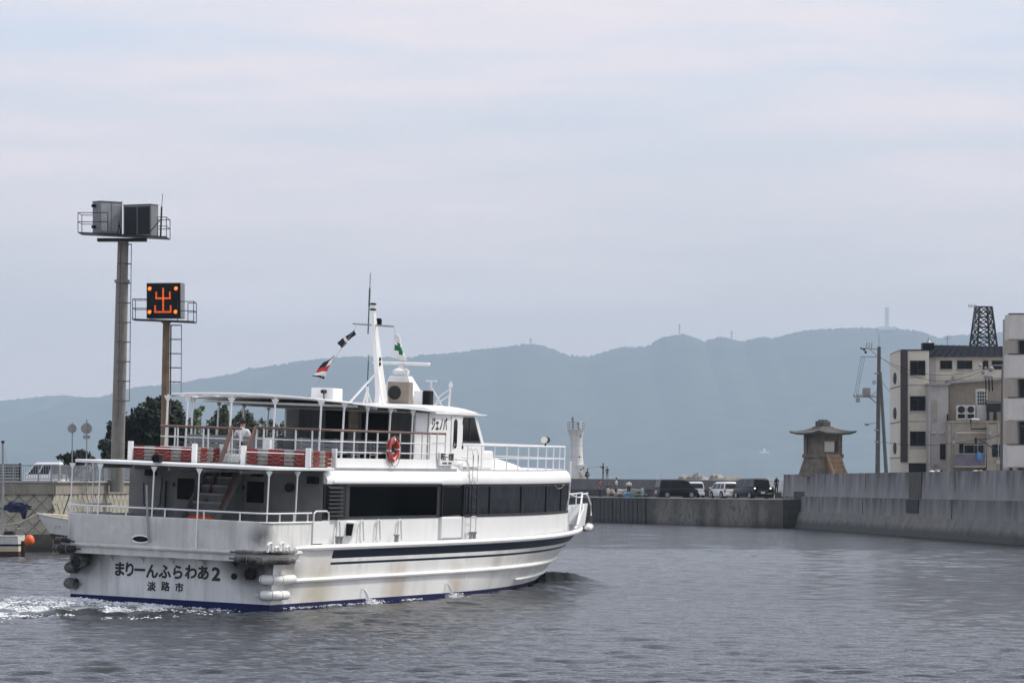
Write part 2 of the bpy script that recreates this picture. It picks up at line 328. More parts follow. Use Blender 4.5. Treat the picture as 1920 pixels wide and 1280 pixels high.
def ridge(name, pts, Y, front, back, seed, label):
    xs = np.arange(pts[0][0], pts[-1][0], 3.0)
    ys = np.interp(xs, [p[0] for p in pts], [p[1] for p in pts])
    rows = [(-front, 0.0), (-front*0.93, 0.06), (-front*0.7, 0.30), (-front*0.48, 0.50), (-front*0.3, 0.68), (-front*0.16, 0.83), (-front*0.07, 0.94), (0, 1.0), (back*0.3, 0.85), (back, 0.0)]
    v, f = [], []
    for r, (dy, h) in enumerate(rows):
        for i, x in enumerate(xs):
            p = at(x, ys[i], Y)
            nz_ = noise.fractal(Vector((x*0.009 + r*0.35, r*1.1, seed)), 1.0, 2.1, 5)
            z = p.z * h
            if 0 < h < 1: z *= 1 + 0.10*nz_
            if h == 1: z += 5.0*noise.noise(Vector((x*0.17, seed, 0))) + 5.0*noise.noise(Vector((x*0.47, seed, 3)))
            yy = Y + dy + (0 if h == 1 else 90*nz_)
            v.append((p.x, yy, max(z, -0.8) if h > 0 else -0.8))
    n = len(xs)
    for r in range(len(rows)-1):
        for i in range(n-1): f.append((r*n+i, r*n+i+1, (r+1)*n+i+1, (r+1)*n+i))
    mb = MB(); mb.add(v, f); return mb.build(name, m_hill, kind='structure', ang=80)
ridge('hills', MAIN, 10000, 1900, 900, 1.0, '')
ridge('hills', FARL, 11400, 1000, 500, 4.0, '')
ridge('hills', FARR, 11300, 800, 500, 9.0, '')

# ---- concrete
def wallmat(n_, c, zf): return mat(n_, c, 0.85, var=0.2, scale=0.5, streak=0.95, grime=(0.035,0.034,0.036), sscale=(1.1,0.55,0.16), bump=0.3, smin=0.36, smax=0.62, zfade=zf)
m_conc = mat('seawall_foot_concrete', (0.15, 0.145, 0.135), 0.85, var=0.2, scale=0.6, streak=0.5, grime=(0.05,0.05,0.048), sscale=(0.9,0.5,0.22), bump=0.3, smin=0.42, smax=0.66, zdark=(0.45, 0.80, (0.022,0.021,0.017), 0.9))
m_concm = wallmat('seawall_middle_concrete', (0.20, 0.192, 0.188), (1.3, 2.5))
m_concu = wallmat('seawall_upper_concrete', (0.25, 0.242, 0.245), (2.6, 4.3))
JSPOT = []
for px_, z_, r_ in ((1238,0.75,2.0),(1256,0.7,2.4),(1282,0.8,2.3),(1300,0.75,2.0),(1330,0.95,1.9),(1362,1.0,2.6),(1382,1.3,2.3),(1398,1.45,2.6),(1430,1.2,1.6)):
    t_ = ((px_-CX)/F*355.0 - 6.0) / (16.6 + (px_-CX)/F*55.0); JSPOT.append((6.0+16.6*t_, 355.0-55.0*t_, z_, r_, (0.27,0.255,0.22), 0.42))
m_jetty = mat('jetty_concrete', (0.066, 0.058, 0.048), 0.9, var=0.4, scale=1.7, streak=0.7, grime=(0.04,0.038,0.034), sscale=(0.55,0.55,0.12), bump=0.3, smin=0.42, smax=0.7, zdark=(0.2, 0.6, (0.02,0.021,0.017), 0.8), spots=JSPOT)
m_jdark = mat('weathered_dark_concrete', (0.045, 0.043, 0.039), 0.9, var=0.3, streak=0.8, grime=(0.018,0.018,0.016), sscale=(0.8,0.8,0.05), bump=0.3, zdark=(0.1,0.4,(0.012,0.013,0.01),0.8))
m_parapet = mat('parapet_concrete', (0.135, 0.133, 0.128), 0.9, var=0.2, scale=0.4, streak=0.4, grime=(0.08,0.08,0.08), sscale=(0.3,0.3,0.1))
m_pave = mat('pavement_grey', (0.28, 0.275, 0.26), 0.9, var=0.15)
m_pale = mat('jetty_edge_concrete', (0.36, 0.35, 0.33), 0.9, var=0.15)
m_quay = mat('quay_cap_concrete', (0.27, 0.245, 0.20), 0.9, var=0.2, scale=1.5, streak=0.5, grime=(0.12,0.1,0.08), sscale=(1.5,1.5,0.3))
m_stone = mat('quay_stone', (0.37, 0.35, 0.28), 0.9, var=0.35, scale=2.2, bump=0.5, bscale=9, streak=0.25, grime=(0.2,0.18,0.13))
m_mortar = mat('quay_mortar', (0.20, 0.185, 0.14), 0.95, var=0.2)
m_foot = mat('quay_foot_concrete', (0.09, 0.075, 0.06), 0.9, var=0.35, streak=0.5, zdark=(0.2,0.5,(0.02,0.02,0.016),0.8))

def wall_strip(name, path, prof, m, parent=None, **kw):
    """profile [(offset towards the water, z)...] swept along a plan path; offset to the left of the path direction"""
    rings = []
    for i, p in enumerate(path):
        a = Vector(path[max(i-1, 0)]); b = Vector(path[min(i+1, len(path)-1)])
        d = (b - a).normalized(); nrm = Vector((-d.y, d.x))
        rings.append([(p[0] + nrm.x*o, p[1] + nrm.y*o, z) for o, z in prof])
    mb = MB(); mb.loft(rings); return mb.build(name, m, parent, smooth=False, **kw)

# right: the high sea wall, receding to the left
RW = [(22.9, 314.0), (29.75, 216.0), (33.5, 196.0), (37.0, 150.0)]
rw_path = [(x, y) for x, y in RW][::-1]
rw = empty('sea_wall', (26, 265, 0), 0, 'long stepped grey concrete sea wall streaked with dark stains', 'wall')
def rw_part(name, prof, m, **kw):
    o = wall_strip(name, rw_path, prof, m, **kw); o.parent = rw; o.matrix_parent_inverse = Matrix.Translation((-26, -265, 0)); return o
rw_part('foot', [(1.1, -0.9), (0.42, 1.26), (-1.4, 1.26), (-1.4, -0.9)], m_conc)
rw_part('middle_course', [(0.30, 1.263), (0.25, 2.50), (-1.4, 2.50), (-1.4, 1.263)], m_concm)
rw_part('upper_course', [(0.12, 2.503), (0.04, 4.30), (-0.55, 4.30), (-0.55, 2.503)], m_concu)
# vertical joints, and the dark drain slot
d_rw = (Vector(RW[1]) - Vector(RW[0])).normalized(); n_rw = Vector((d_rw.y, -d_rw.x)) * -1
n_rw = Vector((-1, 0)) if n_rw.x > 0 else n_rw
n_rw = Vector((d_rw.y, -d_rw.x)); 
if n_rw.x > 0: n_rw = -n_rw
def rw_at(px):                                        # plan point on the wall line seen at that column
    k = (px - CX) / F; a = Vector(RW[0]); s = (k*a.y - a.x) / (d_rw.x - k*d_rw.y); return a + d_rw * s
for px in (1543, 1625, 1793):
    p = rw_at(px); mb = MB()
    mb.box(-0.04, 0.04, 0, 0.02, 2.51, 4.30); mb.box(-0.05, 0.05, -0.22, -0.2, 1.27, 2.50)
    o = mb.build('joint', m_jdark, rw); o.location = (p.x + n_rw.x*0.1 - 26, p.y + n_rw.y*0.1 - 265, 0)
    o.rotation_euler = (0, 0, math.atan2(d_rw.y, d_rw.x)); 
p = rw_at(1719); mb = MB(); mb.box(-2.3, 2.3, -0.34, 0.06, 1.55, 2.46)
o = mb.build('drain_slot', m_dark_in, rw, label='dark drain opening'); o.location = (p.x - 26, p.y - 265, 0); o.rotation_euler = (0, 0, math.atan2(d_rw.y, d_rw.x))
mb = MB(); mb.box(-2.4, 2.4, -0.14, 0.06, 2.52, 4.28)
o = mb.build('stained_panel', m_jetty, rw, smooth=False); o.location = (p.x - 26, p.y - 265, 0); o.rotation_euler = (0, 0, math.atan2(d_rw.y, d_rw.x))
# land behind it
mb = MB(); pl = [(RW[0][0]+0.5, RW[0][1]), (60, 316), (90, 330), (120, 150), (RW[3][0]+0.6, 150), (RW[2][0]+0.6, RW[2][1]), (RW[1][0]+0.6, RW[1][1])]
mb.prism(pl, 2, -1.0, 4.1); mb.build('shore_ground', m_pave, smooth=False, kind='structure')

# middle: the jetty with its parapet
JA, JB = Vector((6.0, 355.0)), Vector((22.6, 300.0))
jd = (JB - JA).normalized(); jn = Vector((-jd.y, jd.x)); 
if jn.y < 0: jn = -jn                                  # away from the harbour
jet = empty('jetty', (14, 328, 0), 0, 'dark weathered concrete jetty across the harbour mouth', 'jetty')
def jp(mb, name, m, **kw):
    o = mb.build(name, m, jet, smooth=False, **kw); o.matrix_parent_inverse = Matrix.Translation((-14, -328, 0)); return o
def along(px):
    k = (px - CX) / F; s = (k*JA.y - JA.x) / (jd.x - k*jd.y); return s
def jpt(s, off): q = JA + jd*s + jn*off; return (q.x, q.y)
def slab(s0, s1, o0, o1, z0, z1):
    mb = MB(); mb.prism([jpt(s0, o0), jpt(s1, o0), jpt(s1, o1), jpt(s0, o1)], 2, z0, z1); return mb
joints = [-30, along(1213), along(1343), along(1455) + 1.6]
for i in range(3):
    mm = m_jdark if i == 0 else m_jetty
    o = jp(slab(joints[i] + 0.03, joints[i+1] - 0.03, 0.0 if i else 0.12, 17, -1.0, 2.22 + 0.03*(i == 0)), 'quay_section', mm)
s0_, s1_p = along(1096), along(1211)
for i in range(15):
    sa = s0_ + (s1_p - s0_)*i/15
    jp(slab(sa + 0.10, sa + (s1_p - s0_)/15 - 0.12, 0.0 + random.uniform(-0.03, 0.03), 0.2, -1.0, 2.18), 'pile', m_jdark)
jp(slab(-30, joints[3], -0.03, 0.5, 2.24, 2.30), 'edge_kerb', m_pale)
for px_ in (1262, 1300, 1322, 1385, 1420):
    jp(slab(along(px_) - 0.03, along(px_) + 0.03, -0.012, 0.05, 0.2, 2.1), 'form_line', m_jdark)
def jhex(s0, s1, o0, o1, z0, za, zb):                   # top slopes from za (far end) to zb (near end)
    mb = MB(); q = [jpt(s0, o0), jpt(s1, o0), jpt(s1, o1), jpt(s0, o1)]
    return mb.hexa([(x, y, z0) for x, y in q] + [(q[0][0], q[0][1], za), (q[1][0], q[1][1], zb), (q[2][0], q[2][1], zb), (q[3][0], q[3][1], za)])
def ptop(s): return 4.22 + (3.76 - 4.22) * (s + 75) / (75 + 25)
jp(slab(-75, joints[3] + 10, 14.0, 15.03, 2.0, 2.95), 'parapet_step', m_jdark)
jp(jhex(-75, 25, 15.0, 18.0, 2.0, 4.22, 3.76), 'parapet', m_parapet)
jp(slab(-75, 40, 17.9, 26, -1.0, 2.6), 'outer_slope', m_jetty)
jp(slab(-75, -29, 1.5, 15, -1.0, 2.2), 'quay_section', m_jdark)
def jpos(px, off):
    k = (px - CX) / F; o = JA + jn*off; s = (k*o.y - o.x) / (jd.x - k*jd.y); q = o + jd*s; return q.x, q.y, s
jp(slab(joints[3] - 1.5, joints[3] + 12, 1.5, 15, -1.0, 2.9), 'root_block', m_jetty)

# left: the stone quay
QY = 196.0
QA, QB, QC = Vector((-46, 196)), Vector((-24.05, 196)), Vector((-17.2, 232))
qroot = empty('quay_wall', (-24, 196, 0), 0, 'pale stone quay wall of diagonal blocks below the road railing', 'wall')
def qp(mb, name, m, **kw):
    o = mb.build(name, m, qroot, **kw); o.matrix_parent_inverse = Matrix.Translation((24, -196, 0)); return o
def qseg(a, b, o0, o1, z0, z1, mb=None):
    d = (b - a).normalized(); n_ = Vector((d.y, -d.x)); mb = mb or MB()
    pts = [a + n_*o1, b + n_*o1, b + n_*o0, a + n_*o0]
    mb.prism([(p.x, p.y) for p in pts], 2, z0, z1); return mb
for a, b in ((QA, QB), (QB, QC)):
    qp(qseg(a, b, -1.2, 0, 0.6, 3.0), 'mortar_bed', m_mortar, smooth=False)
    qp(qseg(a, b, -1.2, 0.45, -1.0, 0.85), 'foot', m_foot, smooth=False)
    qp(qseg(a, b, -1.2, 0.16 if a is QA else 0.10, 2.95, 3.56), 'cap', m_quay, smooth=False)
    qp(qseg(a, b, -0.5, 0.22, 3.563, 3.66), 'kerb', m_pale, smooth=False)
    d = (b - a).normalized(); n_ = Vector((d.y, -d.x))
    s0 = 0.36; base = None; k = 0
    vis0 = 14.5 if a is QA else 0.0; ln = (b - a).length
    cs, cz = 0.40, 0.40
    row = 0; z = 0.85
    while z < 3.1:
        u = vis0 + (cs if row % 2 else 0.0)
        while u < min(ln, vis0 + 22):
            if base is None:
                mb = MB(); h = 0.392; t = 0.365
                mb.add([(-h,0,0),(0,0,-h),(h,0,0),(0,0,h),(-t,-0.05,0),(0,-0.05,-t),(t,-0.05,0),(0,-0.05,t)], [(4,5,6,7),(0,1,5,4),(1,2,6,5),(2,3,7,6),(3,0,4,7)])
                base = qp(mb, 'stone', m_stone, smooth=False); o = base
            else: o = dup(base, qroot)
            p = a + d*u + n_*random.uniform(-0.015, 0.02)
            o.matrix_parent_inverse = Matrix.Translation((24, -196, 0))
            o.location = (p.x, p.y, z); o.rotation_euler = (0, 0, math.atan2(d.y, d.x)); o.scale = (random.uniform(0.95, 1.04),)*3
            u += cs*2
        z += cz; row += 1
mb = MB(); mb.prism([(-46,196.8),(-24.4,196.8),(-17.9,232.5),(-6,262),(-6,300),(-70,300),(-70,196.8)], 2, -1.0, 3.05)
mb.build('quay_ground', m_pave, smooth=False, kind='structure')

# ================================================================== FERRY
TH, HEEL = R(22), R(2.3)
FO = Vector((-9.503, 103.35, 0.0))
fv = Vector((math.sin(TH), math.cos(TH), 0)); pv0 = Vector((-math.cos(TH), math.sin(TH), 0)); uz = Vector((0,0,1))
pv = pv0*math.cos(HEEL) + uz*math.sin(HEEL); uv = -pv0*math.sin(HEEL) + uz*math.cos(HEEL)
FR = Matrix((fv, pv, uv)).transposed()
FM = Matrix.Translation(FO) @ FR.to_4x4()
def fl(px, py, ax, val):                               # photo pixel -> ferry coordinates on a plane of the ferry
    d = FR.transposed() @ Vector(((px-CX)/F, 1, -(py-HZ)/F)); o = FR.transposed() @ (Vector((0,0,CAMH)) - FO)
    return o + d*((val - o[ax]) / d[ax])
ferry = empty('ferry', (0,0,0), 0, 'white two-deck passenger ferry with navy stripe, red striped floats and tall mast', 'ferry')
ferry.matrix_world = FM
def fworld(p): return FM @ Vector(p)
def fp(mb, name, m, parent=None, **kw): return mb.build(name, m, parent or ferry, **kw)

ZS = [-0.6, 0.0, 2.75]; 
def xstem(z): return float(np.interp(z, [-0.6, 0, 0.3, 0.9, 1.2, 1.9, 2.1, 2.8], [25.2, 27.2, 27.9, 29.3, 30.0, 31.7, 32.0, 32.5]))
def halfb(x, z):
    u = x / xstem(z); t = max(0.0, (u - 0.42) / 0.58)
    B = float(np.interp(z, [-0.6, 0, 0.9, 1.9, 2.8], [2.7, 3.08, 3.13, 3.2, 3.2])); p = float(np.interp(z, [0, 1.9], [1.9, 2.5]))
    return B * (1 - min(t, 1.0)**p)
def sheer(x, z): return z + 0.16 * max(0, z/1.9) * max(0, (x - 8)/24)**2
# hull shell
lev = [-0.6, 0.0, 0.29, 0.9, 1.32, 1.39, 1.50, 1.74, 1.90]
us = [0.0, 0.0]; us = sorted(set([0, 0.03, 0.06, 0.09, 0.122] + [0.122 + (0.42-0.122)*i/6 for i in range(7)] + [0.42 + 0.58*(i/22)**0.9 for i in range(23)]))
mb = MB()
for side in (-1, 1):
    for a in range(len(lev)-1):
        for i in range(len(us)-1):
            q = []
            for (uu, zz) in ((us[i], lev[a]), (us[i+1], lev[a]), (us[i+1], lev[a+1]), (us[i], lev[a+1])):
                x = uu * xstem(zz); q.append((x, side*halfb(x, zz), sheer(x, zz)))
            mi = 1 if a < 2 else (2 if (a in (4, 6) and us[i] >= 0.1215) else 0)
            mb.add(q, [(0,1,2,3)], mi)
hull = fp(mb, 'hull', [m_hull, m_blue, m_navy], ang=50)
bmm = bmesh.new(); bmm.from_mesh(hull.data); bmesh.ops.remove_doubles(bmm, verts=bmm.verts, dist=0.002); bmesh.ops.recalc_face_normals(bmm, faces=bmm.faces); bmm.to_mesh(hull.data); bmm.free()
# transom plate
mb = MB(); mb.add([(0,-2.7,-0.6),(0,2.7,-0.6),(0,3.08,0.0),(0,3.09,0.29),(0,-3.09,0.29),(0,-3.08,0)], [(0,1,2,3,4,5)], 1)
mb.add([(0,-3.09,0.29),(0,3.09,0.29),(0,3.13,0.9),(0,3.17,1.5),(0,-3.17,1.5),(0,-3.13,0.9)], [(0,1,2,3,4,5)], 0)
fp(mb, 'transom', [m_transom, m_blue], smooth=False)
# deck
mb = MB(); ring = []
for x in [0, 4, 8, 12, 16, 20, 24, 26, 28, 30, 31.4]: ring.append((x, halfb(x, 1.9) - 0.03, sheer(x, 1.9) - 0.02))
mb.add(ring + [(a, -b, c) for a, b, c in ring[::-1]], [tuple(range(len(ring)*2))]); fp(mb, 'deck', m_deck, smooth=False)
# strakes
def strake(name, z, x0, x1, r, m=m_white, off=0.03, sides=(-1, 1), n=26):
    for s in sides:
        pts = [(x0 + (x1-x0)*i/n, s*(halfb(x0 + (x1-x0)*i/n, z) + off), sheer(x0 + (x1-x0)*i/n, z)) for i in range(n+1)]
        t = MB(); t.tube(pts, [r*0.5] + [r]*(n-1) + [r*0.4], 8); fp(t, name, m)
strake('rub_strake', 0.92, 0.15, 29.0, 0.065)
strake('rub_strake', 0.50, 19.3, 28.2, 0.05)
strake('gunwale', 1.82, 1.2, 31.4, 0.085)
# stern ledge that overhangs the transom
def cornered(x0, x1, yh, r, n=6, z=0, inset=0.0):      # open plan path: port side forward -> round the stern -> starboard forward
    pts = [(x1, yh - inset)]
    for i in range(n+1):
        a = math.pi/2 * i/n; pts.append((x0 + r - (r-inset)*math.sin(a), yh - r + (r-inset)*math.cos(a)))
    for i in range(n+1):
        a = math.pi/2 * (1 - i/n); pts.append((x0 + r - (r-inset)*math.sin(a), -yh + r - (r-inset)*math.cos(a)))
    pts.append((x1, -yh + inset)); return pts
lp = cornered(-0.55, 1.4, 3.28, 0.55)
mb = MB(); n = len(lp)
mb.add([(x, y, 1.46) for x, y in lp] + [(x, y, 1.74) for x, y in lp], [(i, i+1, n+i+1, n+i) for i in range(n-1)] + [tuple(range(n)), tuple(range(n, 2*n))])
ledge = fp(mb, 'stern_ledge', m_bulwark)
mb = MB(); mb.tube([(x, y, 1.70) for x, y in cornered(-0.58, 1.4, 3.31, 0.58)], 0.06, 8); fp(mb, 'edge_roll', m_bulwark, ledge)
for y in (-2.0, -1.05, -0.1, 0.85, 1.8, 2.6):
    mb = MB(); mb.prism([(0, 1.47), (-0.45, 1.47), (-0.30, 1.43), (-0.15, 1.38), (-0.04, 1.30), (0, 1.22)], 1, y - 0.02, y + 0.02); fp(mb, 'bracket', m_transom, ledge, smooth=False)
# exhausts
mb = MB(); mb.tube([(-0.06, -2.48, 1.10), (0.35, -2.48, 1.10)], 0.155, 20, cap=False); mb.tube([(-0.05, -2.48, 1.10), (-0.02, -2.48, 1.1)], 0.19, 20, cap=False)
ex = fp(mb, 'exhaust_pipe', m_dkgrey); mb = MB(); mb.tube([(-0.012, -2.48, 1.10), (-0.010, -2.48, 1.10)], 0.15, 20); fp(mb, 'exhaust_mouth', m_dark_in, ex)
mb = MB(); mb.tube([(-0.55, 2.66, 1.20), (0.1, 2.66, 1.25)], 0.16, 18, cap=False); mb.tube([(-0.55, 2.66, 1.2), (-0.5, 2.66, 1.2)], 0.165, 18, cap=False)
ex = fp(mb, 'exhaust_pipe', m_dfender); mb = MB(); mb.tube([(-0.50, 2.66, 1.20), (-0.49, 2.66, 1.2)], 0.15, 18); fp(mb, 'exhaust_mouth', m_dark_in, ex)
mb = MB(); mb.tube([(-0.03, -1.98, 1.02), (0.02, -1.98, 1.02)], 0.09, 14); fp(mb, 'drain_hole', m_black)
# lettering on the transom
def lettering(name, text, size, M_, m, parent=None, bold=0.0, sx=1.0, spacing=1.0, align='CENTER'):
    cu = bpy.data.curves.new(name, 'FONT'); cu.body = text; cu.size = size; cu.space_character = spacing
    cu.align_x = align; cu.align_y = 'CENTER'; cu.resolution_u = 3
    o = bpy.data.objects.new(name, cu); COL.objects.link(o); dg = bpy.context.evaluated_depsgraph_get()
    me0 = bpy.data.meshes.new_from_object(o.evaluated_get(dg)); bpy.data.objects.remove(o)
    mb = MB(); vs = [v.co.copy() for v in me0.vertices]; fs = [tuple(p.vertices) for p in me0.polygons]
    offs = [(0, 0)] + ([(bold*math.cos(2*math.pi*i/8), bold*math.sin(2*math.pi*i/8)) for i in range(8)] if bold else [])
    for i, (dx, dy) in enumerate(offs): mb.add([(v.x+dx, v.y+dy, 0.0005*i) for v in vs], fs)
    ob = mb.build(name, m, parent or ferry, smooth=False); ob.matrix_local = M_ @ Matrix.Diagonal((sx, 1, 1, 1)); return ob
def face_aft(x, y, z, tilt=0.0): return Matrix.Translation((x, y, z)) @ Matrix.Rotation(tilt, 4, 'X') @ Matrix(((0,0,-1,0),(-1,0,0,0),(0,1,0,0),(0,0,0,1)))
def face_stb(x, y, z, yaw=0.0): return Matrix.Translation((x, y, z)) @ Matrix.Rotation(yaw, 4, 'Z') @ Matrix(((1,0,0,0),(0,0,-1,0),(0,1,0,0),(0,0,0,1)))
for ch, px, py, sz in zip('まりーんふらわあ', (224, 243, 262, 285, 309, 333, 358, 381), (1068, 1069, 1070, 1072, 1073, 1074, 1074, 1075), (0.40,)*8):
    p = fl(px, py, 0, -0.008); lettering('name_letter', ch, sz*1.06, face_aft(-0.008, p.y, p.z), m_ink, bold=0.017, sx=0.92)
p = fl(405, 1077, 0, -0.008); lettering('name_letter', '2', 0.50, face_aft(-0.008, p.y, p.z), m_ink, bold=0.02, sx=1.05)
for ch, px, py in zip('淡路市', (284, 310, 336), (1100, 1100, 1102)):
    p = fl(px, py, 0, -0.008); lettering('port_letter', ch, 0.27, face_aft(-0.008, p.y, p.z), m_ink, bold=0.009)

# bulwark round the after deck
def ribbon(path, z0, z1, th):
    mb = MB(); n = len(path); inn = []
    for i, p in enumerate(path):
        a = Vector(path[max(i-1,0)]); b = Vector(path[min(i+1,n-1)]); d = (b-a).normalized(); inn.append((p[0] + d.y*-th*-1, p[1] + d.x*th))
    z0f = z0 if callable(z0) else (lambda x: z0); z1f = z1 if callable(z1) else (lambda x: z1)
    mb.loft([[(p[0],p[1],z0f(p[0])), (p[0],p[1],z1f(p[0])), (q[0],q[1],z1f(p[0])), (q[0],q[1],z0f(p[0]))] for p, q in zip(path, inn)]); return mb
bp_ = cornered(-0.46, 2.35, 3.17, 0.42)
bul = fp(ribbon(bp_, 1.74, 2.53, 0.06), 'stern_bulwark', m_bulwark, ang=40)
mb = MB(); mb.tube([(x, y, 2.535) for x, y in bp_], 0.035, 6); fp(mb, 'capping', m_bulwark, bul)
mb = MB(); mb.prism([(-0.475 + 0.0, 0)] * 0 + [(-0.26*math.cos(a)*1.0 - 0.0, 0.09*math.sin(a)) for a in [2*math.pi*i/16 for i in range(16)]], 0, -0.545, -0.53)
mb.xf(Matrix.Translation((0, fl(266, 1010, 0, -0.47).y, 1.93))); fp(mb, 'scupper', m_black, bul, smooth=False)
rg = []
for i in range(17):
    a = 2*math.pi*i/16; rg.append((-0.54, fl(266,1010,0,-0.47).y + 0.27*math.cos(a), 1.93 + 0.1*math.sin(a)))
mb = MB(); mb.tube(rg[:-1], 0.022, 6, closed=True); fp(mb, 'scupper_rim', m_white, bul)
gate = fp(MB().box(2.42, 3.5, -3.19, -3.14, 1.93, 2.56), 'boarding_gate', m_white, bevel=0.01)
mb = MB(); mb.tube([(2.45,-3.17,2.55),(2.47,-3.17,2.78),(2.6,-3.17,2.84),(3.3,-3.17,2.84),(3.45,-3.17,2.78),(3.47,-3.17,2.55)], 0.025, 8); fp(mb, 'gate_hoop', m_rail, gate)
for s in (1,): fp(MB().box(2.35, 3.6, 3.12, 3.18, 1.74, 2.53), 'side_bulwark', m_bulwark)
mb = MB(); mb.tube([(x, y, 2.79) for x, y in cornered(-0.44, 2.35, 3.15, 0.42)], 0.027, 6); srail = fp(mb, 'stern_rail', m_rail)
for (x, y) in [(2.2,3.15),(1.1,3.15),(0.1,3.15),(-0.44,2.4),(-0.44,1.2),(-0.44,0.0),(-0.44,-1.2),(-0.44,-2.3),(0.3,-3.15),(1.2,-3.15),(2.1,-3.15)]:
    mb = MB(); mb.tube([(x,y,2.5),(x,y,2.79)], 0.022, 6); fp(mb, 'post', m_rail, srail)
mb = MB(); pa = fl(279, 1016, 0, -0.58); pb = fl(275, 909, 0, -0.5); mb.tube([(-0.58, pa.y, pa.z), (-0.58, pa.y*0.6+pb.y*0.4, pa.z*0.6+pb.z*0.4), (-0.5, pb.y, pb.z)], 0.03, 8); fp(mb, 'flag_staff', m_steel)
# fairleads and bollards on the quarter
for px, w_, tall in ((506, 0.26, 1), (520, 0.22, 0), (528, 0.22, 1), (540, 0.22, 0)):
    p = fl(px, 1023, 1, -3.27); mb = MB(); hh = 0.24 if tall else 0.14
    mb.tube([(p.x-w_/2,-3.27,1.75),(p.x-w_/2,-3.27,1.75+hh*0.8),(p.x-w_/2+0.05,-3.27,1.75+hh),(p.x+w_/2-0.05,-3.27,1.75+hh),(p.x+w_/2,-3.27,1.75+hh*0.8),(p.x+w_/2,-3.27,1.75)], 0.04, 8)
    fp(mb, 'fairlead', m_white)

# deckhouse
def hw(x): return min(2.93, halfb(x, 1.9) - 0.26)
XA, XF = 3.6, 26.1
hx = [XA, 4.8, 6, 8, 10, 12.0, 13.7, 14.6] + [14.6 + (XF-14.6)*i/16 for i in range(1, 17)]
def side_shell(name, z0, z1, m, x0=XA, x1=XF, off=0.0, th=0.05, front=True, parent=None):
    xs = [x for x in hx if x0 - 1e-6 <= x <= x1 + 1e-6]
    xs = sorted(set([x0] + xs + [x1]))
    stb = [(x, -(hw(x) + off)) for x in xs]
    if front:
        e = hw(XF) + off; fr = [(XF + 0.7*math.cos(a), e*math.sin(a)) for a in [-1.2, -0.8, -0.4, 0, 0.4, 0.8, 1.2]]
        path = stb + fr + [(x, -y) for x, y in stb[::-1]]
        return fp(ribbon(path, z0, z1, th), name, m, parent, ang=40)
    r = []
    for s in (1, -1): r.append(fp(ribbon([(x, y*s) for x, y in stb], z0, z1, th), name, m, parent, ang=40))
    return r
house = side_shell('cabin_side', lambda x: sheer(x, 1.9) - 0.03, 2.575, m_white)
side_shell('window_band', 2.575, 3.60, m_dkgrey, x0=XA, x1=5.05, off=0.01, front=False)
side_shell('window_sill', 2.575, 2.66, m_frame, x0=5.05, x1=XF, off=0.012)
side_shell('window_head', 3.52, 3.60, m_frame, x0=5.05, x1=XF, off=0.012)
side_shell('window_pane', 2.66, 3.52, m_glass, x0=5.3, x1=11.75, off=0.0, th=0.012, front=False)
side_shell('window_pane', 2.66, 3.52, m_glass, x0=13.9, x1=XF, off=0.0, th=0.012)
for s in (-1, 1):
    for xa, xb in ((5.05, 5.32), (11.72, 12.05)): fp(MB().box(xa, xb, s*2.93-0.02, s*2.93+0.025, 2.66, 3.52), 'window_jamb', m_frame)
    for x in (16.0, 19.0, 22.0, 24.4):
        y = s*(hw(x)); fp(MB().box(x-0.05, x+0.05, y-0.035, y+0.012, 2.66, 3.52), 'window_mullion', m_dkgrey)
    for x in list(np.arange(5.45, 11.7, 0.62)) + list(np.arange(14.2, 25.6, 0.7)):
        if random.random() < 0.8:
            y = s*(hw(x) - 0.10); w_ = random.uniform(0.16, 0.36); mb = MB(); pts = []
            for k in range(9): pts.append((x + w_*k/8, y + 0.025*math.sin(k*2.1)))
            mb.add([(a,b,2.66) for a,b in pts] + [(a,b,3.52) for a,b in pts], [(i,i+1,10+i,9+i) for i in range(8)]); fp(mb, 'curtain', m_curtain)
    # louvre slats
    for k in range(8):
        z = 2.67 + k*0.113; mb = MB(); mb.prism([(0,0),(0.10,-0.05),(0.11,-0.02),(0.0,0.05)], 0, 3.75, 4.72); mb.xf(Matrix.Translation((0, s*2.945, z+0.04)) @ Matrix.Scale(s, 4, (0,1,0)))
        fp(mb, 'louvre_slat', m_frame, smooth=False)
# interior floor / dark core keeps the cabin dark inside
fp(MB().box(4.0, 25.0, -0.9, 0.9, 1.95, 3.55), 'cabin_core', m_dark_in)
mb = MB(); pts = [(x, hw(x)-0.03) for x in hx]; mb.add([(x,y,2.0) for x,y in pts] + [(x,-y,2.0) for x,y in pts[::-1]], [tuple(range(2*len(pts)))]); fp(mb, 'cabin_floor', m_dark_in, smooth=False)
# side door column
for s in (-1, 1):
    dr = fp(MB().box(12.05, 13.65, min(s*2.86, s*2.99), max(s*2.86, s*2.99), 1.93, 2.60), 'side_door', m_white, bevel=0.04)
    fp(MB().box(12.06, 13.95, min(s*2.86, s*2.965), max(s*2.86, s*2.985), 2.60, 3.56), 'door_pane', m_pane, dr, bevel=0.05)
    fp(MB().box(12.02, 13.68, min(s*2.84, s*3.0), max(s*2.84, s*3.0), 3.56, 3.84), 'door_hood', m_white, dr, bevel=0.06)
    for x in (12.0, 13.7): fp(MB().box(x-0.03, x+0.03, min(s*2.86, s*3.02), max(s*2.86, s*3.02), 1.93, 2.6), 'door_post', m_white, dr, bevel=0.01); fp(MB().box(x-0.03, x+0.03, min(s*2.86, s*3.015), max(s*2.86, s*3.015), 2.6, 3.56), 'door_post', m_dkgrey, dr, bevel=0.01)
